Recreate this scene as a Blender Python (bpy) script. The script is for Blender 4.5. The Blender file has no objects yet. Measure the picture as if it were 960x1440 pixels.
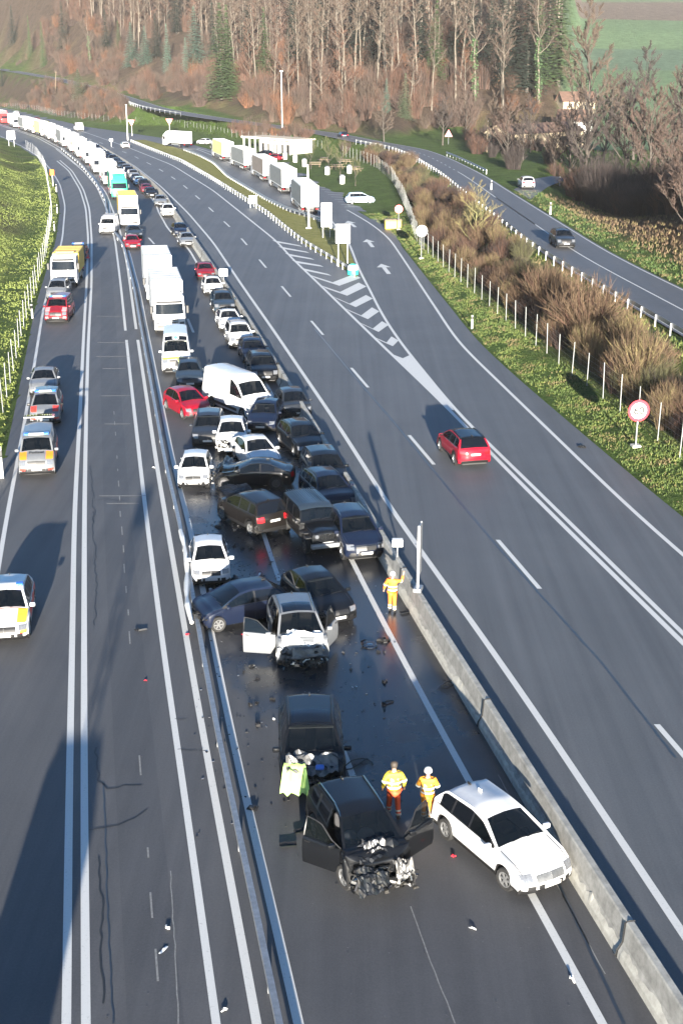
import bpy, bmesh, math, random
import numpy as np
from mathutils import Vector, Matrix, noise
C = bpy.context.scene.collection
SC = bpy.context.scene
R_ = math.radians
# ---------------------------------------------------------------- camera, world, sun, exposure
CAM_H, FPX, YH = 21.0, 1850.0, 80.0
PITCH = math.atan((720 - YH) / FPX)
cd = bpy.data.cameras.new('camera'); cam = bpy.data.objects.new('camera', cd); C.objects.link(cam)
cd.sensor_fit = 'VERTICAL'; cd.sensor_height = 24.0; cd.sensor_width = 24.0; cd.lens = 24.0 * FPX / 1440
cd.clip_start = .5; cd.clip_end = 6000
cam.location = (0, 0, CAM_H); cam.rotation_euler = (math.pi / 2 - PITCH, 0, 0)
SC.camera = cam
SUN_EL = R_(8.0); SUN_AZ = R_(3.2)          # behind the camera, slightly to the right
to_sun = Vector((math.sin(SUN_AZ) * math.cos(SUN_EL), -math.cos(SUN_AZ) * math.cos(SUN_EL), math.sin(SUN_EL)))
w = bpy.data.worlds.new('World'); SC.world = w; w.use_nodes = True
nt = w.node_tree; bg = nt.nodes['Background']
sky = nt.nodes.new('ShaderNodeTexSky'); sky.sky_type = 'NISHITA'; sky.sun_disc = False
sky.sun_elevation = SUN_EL; sky.sun_rotation = R_(180) - SUN_AZ; sky.air_density = 1.0; sky.dust_density = .6; sky.ozone_density = 4.0
tint = nt.nodes.new('ShaderNodeMix'); tint.data_type = 'RGBA'; tint.blend_type = 'MULTIPLY'; tint.inputs['Factor'].default_value = 1; tint.inputs['B'].default_value = (.90, .98, 1.02, 1)
nt.links.new(sky.outputs[0], tint.inputs['A']); nt.links.new(tint.outputs['Result'], bg.inputs[0]); bg.inputs[1].default_value = 0.06
sl = bpy.data.lights.new('sun', 'SUN'); so = bpy.data.objects.new('sun', sl); C.objects.link(so)
sl.energy = 5.0; sl.angle = R_(.5); sl.color = (1, .92, .80)
so.rotation_euler = to_sun.to_track_quat('Z', 'Y').to_euler()
vs = SC.view_settings; vs.view_transform = 'Standard'; vs.look = 'None'; vs.gamma = 1; vs.use_curve_mapping = False
vs.exposure = 2.65
random.seed(7)
# ---------------------------------------------------------------- helpers
cosp = math.cos(PITCH); tanp = math.tan(PITCH)
def G(px, py, z=0.0):
    """point of the photograph (960 x 1440) -> point of the level plane z"""
    u = py - YH; h = CAM_H - z
    return Vector((h * (px - 480) / (cosp * u), h * (FPX / (cosp * cosp) / u - tanp), z))
def ipl(pts, z=0.0):
    """pixel polyline -> world arrays sorted by Y"""
    w_ = sorted([G(a, b, z) for a, b in pts], key=lambda v: v.y)
    return np.array([v.y for v in w_]), np.array([v.x for v in w_])
def ext(YX, near=-90.0, slope=-.187, far=1350.0):
    Y, X = YX
    X0 = X[0] + (near - Y[0]) * slope
    s = (X[-1] - X[-2]) / (Y[-1] - Y[-2])
    return np.concatenate(([near], Y, [far])), np.concatenate(([X0], X, [X[-1] + s * (far - Y[-1])]))
class F1:                                                   # X as a smooth function of Y
    def __init__(s, YX): s.Y, s.X = YX
    def __call__(s, y): return np.interp(y, s.Y, s.X)
def smooth_f(YX, rad=6.0):
    Y, X = YX
    yy = np.arange(Y[0], Y[-1], 1.5); xx = np.interp(yy, Y, X)
    n = max(1, int(rad / 1.5)); k = np.ones(2 * n + 1) / (2 * n + 1)
    xp = np.concatenate((xx[0] + (xx[0] - xx[1:n + 1])[::-1], xx, xx[-1] + (xx[-1] - xx[-n - 1:-1])[::-1]))
    for _ in range(2):
        xs = np.convolve(xp, k, 'valid'); xp = np.concatenate((xs[0] + (xs[0] - xs[1:n + 1])[::-1], xs, xs[-1] + (xs[-1] - xs[-n - 1:-1])[::-1]))
    return F1((yy, xs))
def sst(t): t = np.clip(t, 0, 1); return t * t * (3 - 2 * t)

def tag(o, label=None, cat=None, group=None, kind=None):
    if label: o['label'] = label
    if cat: o['category'] = cat
    if group: o['group'] = group
    if kind: o['kind'] = kind
    return o
def thing(name, label, cat, loc=(0, 0, 0), rz=0, group=None):
    o = bpy.data.objects.new(name, None); C.objects.link(o); o.empty_display_size = .3
    o.location = loc; o.rotation_euler = (0, 0, rz)
    return tag(o, label, cat, group)
CH = {}
def set_parent(o, p):
    o.parent = p; CH.setdefault(p.name, []).append(o)
def copy_tree(o, parent=None):
    c = o.copy(); C.objects.link(c)
    if parent: set_parent(c, parent)
    for ch in CH.get(o.name, []): copy_tree(ch, c)
    return c
class MB:
    def __init__(s): s.v = []; s.f = []; s.m = []; s.mats = []; s.cm = 0
    def mat(s, m):
        if m not in s.mats: s.mats.append(m)
        s.cm = s.mats.index(m); return s
    def add(s, vs_, fs):
        b = len(s.v); s.v.extend(tuple(p) for p in vs_)
        for f in fs: s.f.append(tuple(i + b for i in f)); s.m.append(s.cm)
    def box(s, c, d, rz=0, M=None, taper=1.0):
        x, y, z = d[0] / 2, d[1] / 2, d[2] / 2
        vs_ = []
        for sz in (-1, 1):
            t = taper if sz > 0 else 1
            for sx, sy in ((-1, -1), (1, -1), (1, 1), (-1, 1)): vs_.append(Vector((sx * x * t, sy * y * t, sz * z)))
        m = M if M is not None else Matrix.Rotation(rz, 4, 'Z')
        c = Vector(c); vs_ = [c + (m @ p) for p in vs_]
        s.add(vs_, [(3, 2, 1, 0), (4, 5, 6, 7), (0, 1, 5, 4), (1, 2, 6, 5), (2, 3, 7, 6), (3, 0, 4, 7)]); return s
    def rbox(s, c, d, b=.05):
        """box with chamfered edges"""
        bm = bmesh.new(); bmesh.ops.create_cube(bm, size=1)
        for v in bm.verts: v.co = Vector((v.co.x * d[0], v.co.y * d[1], v.co.z * d[2]))
        bmesh.ops.bevel(bm, geom=list(bm.edges), offset=b, segments=2, affect='EDGES', profile=.5)
        bm.verts.index_update(); c = Vector(c)
        s.add([v.co + c for v in bm.verts], [[v.index for v in f.verts] for f in bm.faces]); bm.free(); return s
    def cyl(s, p0, p1, r0, r1=None, n=8, caps=True):
        p0 = Vector(p0); p1 = Vector(p1); r1 = r0 if r1 is None else r1
        d = p1 - p0
        if d.length < 1e-6: return s
        q = d.to_track_quat('Z', 'Y'); ax = q @ Vector((1, 0, 0)); ay = q @ Vector((0, 1, 0))
        vs_ = []
        for p, r in ((p0, r0), (p1, r1)):
            for i in range(n):
                a = 2 * math.pi * i / n; vs_.append(p + ax * (r * math.cos(a)) + ay * (r * math.sin(a)))
        fs = [(i, (i + 1) % n, n + (i + 1) % n, n + i) for i in range(n)]
        if caps: fs += [tuple(range(n - 1, -1, -1)), tuple(range(n, 2 * n))]
        s.add(vs_, fs); return s
    def tube(s, pts, rs, n=5):
        pts = [Vector(p) for p in pts]
        if not hasattr(rs, '__len__'): rs = [rs] * len(pts)
        vs_ = []
        for i, p in enumerate(pts):
            d = pts[min(i + 1, len(pts) - 1)] - pts[max(i - 1, 0)]
            q = d.to_track_quat('Z', 'Y'); ax = q @ Vector((1, 0, 0)); ay = q @ Vector((0, 1, 0))
            for k in range(n):
                a = 2 * math.pi * k / n; vs_.append(p + ax * (rs[i] * math.cos(a)) + ay * (rs[i] * math.sin(a)))
        fs = []
        for i in range(len(pts) - 1):
            for k in range(n):
                fs.append((i * n + k, i * n + (k + 1) % n, (i + 1) * n + (k + 1) % n, (i + 1) * n + k))
        fs += [tuple(range(n - 1, -1, -1)), tuple(range((len(pts) - 1) * n, len(pts) * n))]
        s.add(vs_, fs); return s
    def lathe(s, c, prof, axis='Y', n=16):
        """prof: (radius, along)"""
        c = Vector(c); vs_ = []
        for r, h in prof:
            for k in range(n):
                a = 2 * math.pi * k / n; ca, sa = r * math.cos(a), r * math.sin(a)
                vs_.append(c + Vector({'Y': (ca, h, sa), 'Z': (ca, sa, h), 'X': (h, ca, sa)}[axis]))
        fs = []
        for i in range(len(prof) - 1):
            for k in range(n):
                a, b = i * n + k, i * n + (k + 1) % n
                fs.append((a, b, b + n, a + n) if axis != 'Y' else (b, a, a + n, b + n))
        s.add(vs_, fs); return s
    def grid(s, rows, flip=False):
        nr, nc = len(rows), len(rows[0]); vs_ = [p for r in rows for p in r]; fs = []
        for i in range(nr - 1):
            for j in range(nc - 1):
                f = (i * nc + j, i * nc + j + 1, (i + 1) * nc + j + 1, (i + 1) * nc + j)
                fs.append(f[::-1] if flip else f)
        s.add(vs_, fs); return s
    def build(s, name, parent=None, mat=None, smooth=None, label=None):
        me = bpy.data.meshes.new(name); me.from_pydata([tuple(p) for p in s.v], [], s.f)
        ms = s.mats if s.mats else [mat]
        for m in ms: me.materials.append(m)
        if s.mats: me.polygons.foreach_set('material_index', s.m)
        me.update()
        if smooth:
            me.polygons.foreach_set('use_smooth', [True] * len(me.polygons))
            if smooth < 180: me.set_sharp_from_angle(angle=R_(smooth))
        o = bpy.data.objects.new(name, me); C.objects.link(o)
        if parent: set_parent(o, parent)
        if label: o['label'] = label
        return o
# ---------------------------------------------------------------- materials
MT = {}
def pm(name, col, rough=.5, metal=0, coat=0, spec=.5, alpha=1, emit=None, es=0, var=0, vscale=5, bump=0, bscale=40, coat_r=.06, col2=None, dist=.02):
    if name in MT: return MT[name]
    m = bpy.data.materials.new(name); m.use_nodes = True; t = m.node_tree; b = t.nodes['Principled BSDF']
    b.inputs['Base Color'].default_value = (*col, 1); b.inputs['Roughness'].default_value = rough; b.inputs['Metallic'].default_value = metal
    b.inputs['Coat Weight'].default_value = coat; b.inputs['Coat Roughness'].default_value = coat_r; b.inputs['Specular IOR Level'].default_value = spec
    b.inputs['Alpha'].default_value = alpha
    if emit: b.inputs['Emission Color'].default_value = (*emit, 1); b.inputs['Emission Strength'].default_value = es
    if var or bump:
        tc = t.nodes.new('ShaderNodeTexCoord')
    if var:
        n = t.nodes.new('ShaderNodeTexNoise'); n.inputs['Scale'].default_value = vscale; n.inputs['Detail'].default_value = 6; n.inputs['Roughness'].default_value = .65
        t.links.new(tc.outputs['Object'], n.inputs['Vector'])
        r = t.nodes.new('ShaderNodeValToRGB'); e = r.color_ramp.elements
        e[0].position = .3; e[1].position = .7
        c2 = col2 if col2 else tuple(c * (1 + var) for c in col); c1 = tuple(c * (1 - var) for c in col) if not col2 else col
        e[0].color = (*c1, 1); e[1].color = (*c2, 1)
        t.links.new(n.outputs['Fac'], r.inputs['Fac']); t.links.new(r.outputs['Color'], b.inputs['Base Color'])
    if bump:
        n2 = t.nodes.new('ShaderNodeTexNoise'); n2.inputs['Scale'].default_value = bscale; n2.inputs['Detail'].default_value = 4
        t.links.new(tc.outputs['Object'], n2.inputs['Vector'])
        bp = t.nodes.new('ShaderNodeBump'); bp.inputs['Strength'].default_value = bump; bp.inputs['Distance'].default_value = dist
        t.links.new(n2.outputs['Fac'], bp.inputs['Height']); t.links.new(bp.outputs['Normal'], b.inputs['Normal'])
    MT[name] = m; return m
def paint(name, col, metal=0.0):
    return pm('paint_' + name, col, rough=.5, metal=metal, coat=.6, coat_r=.03, spec=.08, var=.10, vscale=2.2)
PAINT = {'white': paint('white', (.46, .465, .47)), 'silver': paint('silver', (.145, .152, .16), .3), 'black': paint('black', (.003, .0035, .0045)),
         'darkblue': paint('darkblue', (.004, .007, .018)), 'darkgrey': paint('darkgrey', (.016, .019, .024), .2), 'brown': paint('brown', (.0055, .0045, .004)),
         'red': paint('red', (.17, .004, .012)), 'darkred': paint('darkred', (.13, .006, .011)), 'grey': paint('grey', (.20, .21, .22), .4), 'blue': paint('blue', (.03, .09, .25)),
         'lightblue': paint('lightblue', (.40, .52, .62)), 'green': paint('green', (.03, .30, .16)), 'yellow': paint('yellow', (.72, .50, .05)), 'slate': paint('slate', (.020, .030, .042), .2), 'truckred': paint('truckred', (.55, .03, .03))}
GLASS = pm('car_glass', (.002, .003, .004), rough=.03, spec=.45, alpha=.84)
GLASSD = pm('dark_glass', (.003, .004, .006), rough=.03, spec=.42)
TRIM = pm('black_trim', (.005, .005, .0055), rough=.5, var=.3, vscale=9)
RUB = pm('tyre_rubber', (.008, .008, .008), rough=.8, var=.4, vscale=14)
RIM = pm('rim_alloy', (.26, .265, .27), rough=.35, metal=.7, var=.15, vscale=20)
DRIM = pm('rim_dark', (.05, .05, .055), rough=.4, metal=.5)
LAMP = pm('headlamp_lens', (.085, .09, .10), rough=.08, coat=1, spec=.6, var=.3, vscale=18)
TAIL = pm('tail_lens', (.42, .008, .012), rough=.15, coat=1)
PLATE = pm('plate_white', (.42, .42, .41), rough=.5)
CHROME = pm('chrome', (.18, .185, .19), rough=.18, metal=1, var=.1, vscale=20)
SEAT = pm('seat_fabric', (.018, .018, .02), rough=.85, var=.3, vscale=12)
BEIGE = pm('seat_beige', (.12, .11, .095), rough=.85, var=.2, vscale=12)
ENG = pm('engine_metal', (.038, .036, .032), rough=.45, metal=.5, var=.7, vscale=16)
ENGD = pm('engine_dark', (.007, .007, .007), rough=.6, var=.5, vscale=16)
CRUMP = pm('crumpled_foil', (.07, .07, .073), rough=.38, metal=.6, var=.4, vscale=7)
AIRBAG = pm('airbag', (.30, .33, .34), rough=.8, var=.1, vscale=8)
WHITEP = pm('white_plastic', (.55, .55, .53), rough=.5, var=.06, vscale=5)
STEEL = pm('galvanised_steel', (.24, .25, .26), rough=.42, metal=.6, var=.22, vscale=6)
DSTEEL = pm('dark_steel', (.10, .105, .11), rough=.5, metal=.5, var=.3, vscale=8)
CONC = pm('concrete', (.24, .235, .215), rough=.9, var=.35, vscale=2.6, bump=.25, bscale=30)
CONCL = pm('concrete_light', (.34, .33, .29), rough=.9, var=.25, vscale=3.5, bump=.2, bscale=30)
ORANGE = pm('signal_orange', (.62, .15, .012), rough=.7, var=.12, vscale=9)
REDOR = pm('signal_red_orange', (.50, .06, .012), rough=.7, var=.12, vscale=9)
YELL = pm('signal_yellow', (.55, .40, .025), rough=.7, var=.1, vscale=9)
HIVIS = pm('hivis_green', (.30, .46, .13), rough=.75, var=.12, vscale=7)
REFL = pm('reflective_band', (.55, .57, .50), rough=.35, metal=.2)
SKIN = pm('skin', (.30, .18, .13), rough=.55, var=.12, vscale=14)
HAIR = pm('hair_dark', (.03, .022, .016), rough=.7)
HELM = pm('helmet_white', (.34, .33, .31), rough=.4)
NAVY = pm('navy_cloth', (.015, .02, .045), rough=.85, var=.2, vscale=10)
BOOT = pm('boot_black', (.012, .012, .012), rough=.6)
SIGNW = pm('sign_white', (.62, .62, .60), rough=.4)
SIGNR = pm('sign_red', (.62, .02, .035), rough=.4)
SIGNK = pm('sign_black', (.012, .012, .012), rough=.5)
SIGNB = pm('sign_blue', (.02, .12, .45), rough=.4)
# ---------------------------------------------------------------- road alignments (photograph pixels on the level road plane)
PX = {
 'A': [(10,725),(25,650),(40,565),(54,480),(62,430),(76,380),(88,337),(92,290),(85,260),(73,240),(57,222),(30,205),(0,191)],
 'L1': [(94,1440),(97.5,1100),(101,960),(105,720),(109,650),(114,560),(117.5,480),(122,400),(124.5,337),(121,293),(113,267),(97,240),(80,226)],
 'L2': [(121.5,1440),(119,1200),(118.5,960),(119,720),(122,560),(124.5,480),(129,400),(129.3,337),(126,293),(118,267),(101.7,240),(84,225)],
 'Cc': [(304,1440),(280,1265),(267,1165),(236,960),(205,720),(181,507),(177,467),(170,400),(162,337),(150,293),(136,262),(117,240),(96,223)],
 'D': [(361,1440),(336,1300),(292,1070),(273,960),(232,720),(223,670),(199,510),(192,465),(179,371),(168,320),(150,272),(125,240),(100,222)],
 'F': [(420,1440),(384,1277),(332,1070),(311,957),(287,840),(265,720),(254,700),(210,480),(200,430)],
 'I': [(847,1440),(747,1257),(655,1092),(582,958),(497,795),(384,556),(280,375),(265,349),(240,306)],
 'Jt': [(960,1400),(825,1200),(672,957),(595,840),(522,720),(480,652),(372,480),(340,429),(250,300),(221,256)],
 'K': [(960,1317),(885,1200),(722,957),(552,720),(480,605),(380,458),(340,401),(300,341),(265,300),(255,290),(225,261),(189,233),(150,210),(110,193),(60,179),(0,161)],
 'M': [(935,1033),(697,757),(570,606),(489,512),(433,446),(393,399),(362,362),(335,330),(282,281),(267,268),(253,256.6),(239,247),(226,239),(212,231),(199,225),(186.6,218.5),(173.4,213.4),(161,208.4),(137,199),(113,192),(92,185),(71,178.7),(40,168),(8,158)],
 'N': [(960,905),(772,720),(687,635),(655,600),(608,553),(531,480),(449,400),(407,360),(390,340),(300,268),(242,232),(182,208),(160,200),(120,186),(57,170),(0,154)],
 'O': [(960,892),(785,720),(642,580),(562,481),(536,441),(516,400),(507,385),(491,342),(478,324),(462,306),(440,290),(400,264),(350,240),(290,215),(275,209),(236,200),(200,196)],
 'P': [(960,782),(890,720),(642,480),(630,460),(600,415),(572,372),(547,335),(522,315),(465,282),(430,262),(360,234),(310,218),(277,208),(240,198),(200,191)],
 'Q': [(940,720),(730,540),(665,480),(650,460),(587,380),(560,345),(545,328),(520,309),(465,277),(440,265),(400,247),(360,231),(320,219),(290,209),(240,196),(200,190),(160,184),(117,178),(57,163),(0,149)],
 'R': [(950,652),(907,617),(872,587),(839,562),(809,541),(783,520),(761,499),(700,449),(677,427),(654,409),(633,389),(615,374),(600,359),(585,348),(580,328),(566,288),(552,259),(529,238),(500,228),(465,217),(430,208),(380,202),(332,197),(300,190),(259,182),(242,177),(200,177),(152,174),(80,165),(55,158),(17,153)],
 'LF': [(-22,690),(0,600),(15,540),(34,458),(50,410),(65,360),(74,305),(70,274),(64,240),(52,219),(21,198),(0,187)],
}
Fn = {k: smooth_f(ext(ipl(v, .9 if k == 'Jt' else 0)), 5) for k, v in PX.items()}
class Blend:                                               # measured near, offset of a neighbour far away
    def __init__(s, f, g, off, y0): s.f, s.g, s.o, s.y = f, g, off, y0
    def __call__(s, y):
        t = sst((np.asarray(y, float) - s.y) / 25); return (1 - t) * s.f(y) + t * (s.g(y) + s.o)
KF = Fn['K']
Fn['J'] = Blend(lambda y: Fn['Jt'](y) - .13, lambda y: KF(y), -1.5, 190)
Fn['I'] = Blend(Fn['I'], lambda y: Fn['J'](y), -1.9, 150)
Fn['H'] = lambda y: Fn['I'](y) - 3.5
Fn['F'] = Blend(Fn['F'], lambda y: Fn['I'](y), -7.0, 110)
Fn['E'] = lambda y: Fn['F'](y) - .52
for k_ in ('D',): Fn[k_] = Blend(Fn[k_], lambda y: Fn['F'](y), -1.1, 260)
S_PX = [(960,437),(813,359),(768,327),(692,275),(653,247),(607,222),(570,208),(538,204)]
sw = [G(a, b, 3.2) for a, b in S_PX] + [G(450, 187, 3), G(330, 170, 4.2), G(215, 151, 6), G(150, 131, 7), G(75, 110, 12), G(0, 97, 15)]
sw = sorted(sw, key=lambda v: v.y)
SF = smooth_f(ext((np.array([v.y for v in sw]), np.array([v.x for v in sw])), near=-90, slope=-.10, far=1350), 9)
def SZ(y): return np.interp(y, [-90, 300, 345, 400, 440, 560, 617, 729, 900], [3.2, 3.2, 3.2, 4.6, 6, 7.5, 12, 15, 18])
def XL(y):  return Fn['A'](y) - np.where(np.asarray(y) < 69.5, 5.5, .75)
def XR(y):  return Fn['Q'](y) + .3
def d2hill(X, Y, d2):
    az = X / np.maximum(Y, 1.0); t = sst((az - .035) / .045)
    return d2 * (1 - t) + np.minimum(d2, Y - 352) * t
def terr(X, Y):
    X = np.asarray(X, float); Y = np.asarray(Y, float)
    xl = XL(Y); xr = XR(Y); xf = np.maximum(Fn['R'](Y), xr + 1.0); xs = np.maximum(SF(Y), xf + 4.2); zs = SZ(Y)
    z = np.full(np.broadcast(X, Y).shape, -.10)
    d = xl - X
    z = np.where(d > 0, .02 + 5.2 * sst((d - np.where(Y < 69.5, 1.0, 2.6)) / 15) , z)
    z = np.where(X > xr, -.02 + .40 * sst((X - xr) / np.maximum(xf - xr, .5)), z)
    t = (X - xf - .8) / np.maximum(xs - 4.0 - xf - .8, .3)
    z = np.where(X > xf, np.maximum(.38 + (zs - .10 - .38) * sst(t), z * 0 + .38), z)
    d2 = X - xs - 3.9
    az = X / np.maximum(Y, 1.0)
    wh = 1 - sst((az - .152) / .016)
    wb = 1 - sst((Y - 128) / 45); wb = wb * sst((Y - 62) / 22)
    dh = d2hill(X, Y, d2); hill = .50 * np.maximum(dh * .72 - 4, 0); hill = hill + .22 * np.maximum(Y - 620, 0) * sst((dh - 6) / 30); hill = 130 * (1 - np.exp(-hill / 130))
    bank = 8.5 * sst((d2 - 1.5) / 19)
    field = .072 * np.clip(Y - 330, 0, 900) - 1.6 * sst(d2 / 14) * (1 - sst((Y - 330) / 60))
    field = np.maximum(field, -1.6) + 3.0 * np.sin(X / 130 + Y / 260) * sst((Y - 450) / 200)
    beyond = zs - .10 + wb * bank + (1 - wb) * (wh * hill + (1 - wh) * field)
    z = np.where(d2 > 0, beyond, z)
    z = np.where((Y > 1230), z - (Y - 1230) * .05, z)
    return z
def tz(x, y): return float(terr(np.array([x]), np.array([y]))[0])
def hit(px, py):
    """first point of the terrain under a pixel of the photograph"""
    a = (px - 480) / FPX; b = -(py - 720) / FPX
    dx, dy, dz = a, math.cos(PITCH) + b * math.sin(PITCH), -math.sin(PITCH) + b * math.cos(PITCH)
    t = np.arange(20, 1400, .5); X = dx * t; Y = dy * t; Z = CAM_H + dz * t
    k = np.nonzero(Z < terr(X, Y))[0]
    if len(k) == 0: return None
    i = k[0]; return Vector((X[i], Y[i], float(terr(X[i:i + 1], Y[i:i + 1])[0])))
# ---------------------------------------------------------------- terrain
def mnoise(X, Y, s, seed=0):
    out = np.empty(X.shape); f = out.ravel(); xa, ya = X.ravel(), Y.ravel()
    for i in range(f.size): f[i] = noise.noise((xa[i] / s, ya[i] / s, seed))
    return out
ys = np.concatenate((np.arange(-150, 30, 6), np.arange(30, 160, 2.0), np.arange(160, 700, 5), np.arange(700, 1301, 30), np.arange(1350, 3001, 150)))
xs_ = np.concatenate((np.arange(-900, -300, 50), np.arange(-300, -60, 6), np.arange(-60, 60, 1.25), np.arange(60, 180, 5), np.arange(180, 1501, 40)))
XX, YY = np.meshgrid(xs_, ys); ZZ = terr(XX, YY)
ZZ += np.where((XX < XL(YY) - 2) | (XX > XR(YY) + 2), mnoise(XX, YY, 7, 3) * .16, 0)
ny, nx = XX.shape
me = bpy.data.meshes.new('ground')
idx = np.arange(ny * nx).reshape(ny, nx)
fc = np.stack((idx[:-1, :-1], idx[:-1, 1:], idx[1:, 1:], idx[1:, :-1]), -1).reshape(-1, 4)
me.from_pydata(np.stack((XX, YY, ZZ), -1).reshape(-1, 3).tolist(), [], fc.tolist())
# soil and plant cover per vertex: R grass .. G leaf litter .. B field kind
XQ = XR(YY); XFn = np.maximum(Fn['R'](YY), XQ + 1); XSn = np.maximum(SF(YY), XFn + 4.2); D2 = XX - XSn - 3.9; AZ = XX / np.maximum(YY, 1)
n1 = mnoise(XX, YY, 9, 1); n2 = mnoise(XX, YY, 28, 2)
grass_bright = np.array([.22, .26, .06]); grass = np.array([.062, .105, .022]); litter = np.array([.062, .044, .032]); dry = np.array([.15, .115, .055])
soil = np.array([.07, .05, .035]); field_g = np.array([.12, .185, .10]); field_b = np.array([.15, .12, .10])
col = np.broadcast_to(grass, XX.shape + (3,)).copy()
def mixc(col, w_, c): return col * (1 - w_[..., None]) + c * w_[..., None]
dl = XL(YY) - XX
col = mixc(col, sst((dl - 3) / 3), grass_bright)
col = mixc(col, sst((n1 * 1.2 + n2 * 1.3 - .12) * 3) * sst((dl - 3) / 3) * .75, np.array([.10, .085, .05]))
col = mixc(col, sst((XX - XFn) / 2) * sst((XSn - 5 - XX) / 1.5) * .85, np.array([.085, .065, .035]))
wbk = sst((D2 - 2.5 + n1 * 2) / 4)
col = mixc(col, wbk * (YY < 170), np.array([.085, .052, .030]))
DH = d2hill(XX, YY, D2); wh_ = sst((DH - 4 + n1 * 3) / 6) * (YY >= 170) * (1 - sst((AZ - .154) / .012))
col = mixc(col, wh_, litter * 1.15)
col = mixc(col, wh_ * sst((n2 + n1) * 1.5 - .1) * (DH < 26), np.array([.12, .09, .05]))
wf = (YY > 300) * sst((AZ - .154) / .012) * (D2 > 0)
col = mixc(col, sst((D2 - 1.5) / 2) * (1 - wh_) * (YY > 200) * (AZ < .03), np.array([.125, .10, .055]))
col = mixc(col, sst((XX - XFn - 1.5) / 2) * sst((XSn - 4.5 - XX) / 1.5) * (YY > 290), np.array([.07, .05, .034]))
col = mixc(col, wf * 1.0, field_g)
col = mixc(col, wf * ((YY > 690) & (YY < 860)), field_b)
col = mixc(col, wf * ((YY > 470) & (YY < 560)), np.array([.11, .165, .11]))
ca = me.color_attributes.new('cover', 'FLOAT_COLOR', 'POINT')
ca.data.foreach_set('color', np.concatenate((col, np.ones(XX.shape + (1,))), -1).reshape(-1).astype(np.float32))
me.polygons.foreach_set('use_smooth', [True] * len(me.polygons))
gm = bpy.data.materials.new('ground_cover'); gm.use_nodes = True; t = gm.node_tree; b = t.nodes['Principled BSDF']
b.inputs['Roughness'].default_value = .95; b.inputs['Specular IOR Level'].default_value = .1
at = t.nodes.new('ShaderNodeAttribute'); at.attribute_name = 'cover'
tc = t.nodes.new('ShaderNodeTexCoord')
def nz(scale, det=8, ro=.7, stretch=None):
    n = t.nodes.new('ShaderNodeTexNoise'); n.inputs['Scale'].default_value = scale; n.inputs['Detail'].default_value = det; n.inputs['Roughness'].default_value = ro
    t.links.new(tc.outputs['Object'], n.inputs['Vector']); return n
na, nb = nz(.35), nz(2.6)
ad = t.nodes.new('ShaderNodeMath'); ad.operation = 'ADD'; t.links.new(na.outputs['Fac'], ad.inputs[0]); t.links.new(nb.outputs['Fac'], ad.inputs[1])
mr = t.nodes.new('ShaderNodeMapRange'); mr.inputs['From Min'].default_value = .62; mr.inputs['From Max'].default_value = 1.38; mr.inputs['To Min'].default_value = .35; mr.inputs['To Max'].default_value = 1.75
t.links.new(ad.outputs[0], mr.inputs['Value'])
mx = t.nodes.new('ShaderNodeMix'); mx.data_type = 'RGBA'; mx.blend_type = 'MULTIPLY'; mx.inputs['Factor'].default_value = 1
t.links.new(at.outputs['Color'], mx.inputs['A']); t.links.new(mr.outputs[0], mx.inputs['B']); t.links.new(mx.outputs['Result'], b.inputs['Base Color'])
nb2 = nz(3.5, 10); bp = t.nodes.new('ShaderNodeBump'); bp.inputs['Strength'].default_value = 1; bp.inputs['Distance'].default_value = 1.3
t.links.new(nb2.outputs['Fac'], bp.inputs['Height']); t.links.new(bp.outputs['Normal'], b.inputs['Normal'])
me.materials.append(gm)
ground = bpy.data.objects.new('ground', me); C.objects.link(ground); tag(ground, kind='structure')
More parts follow.
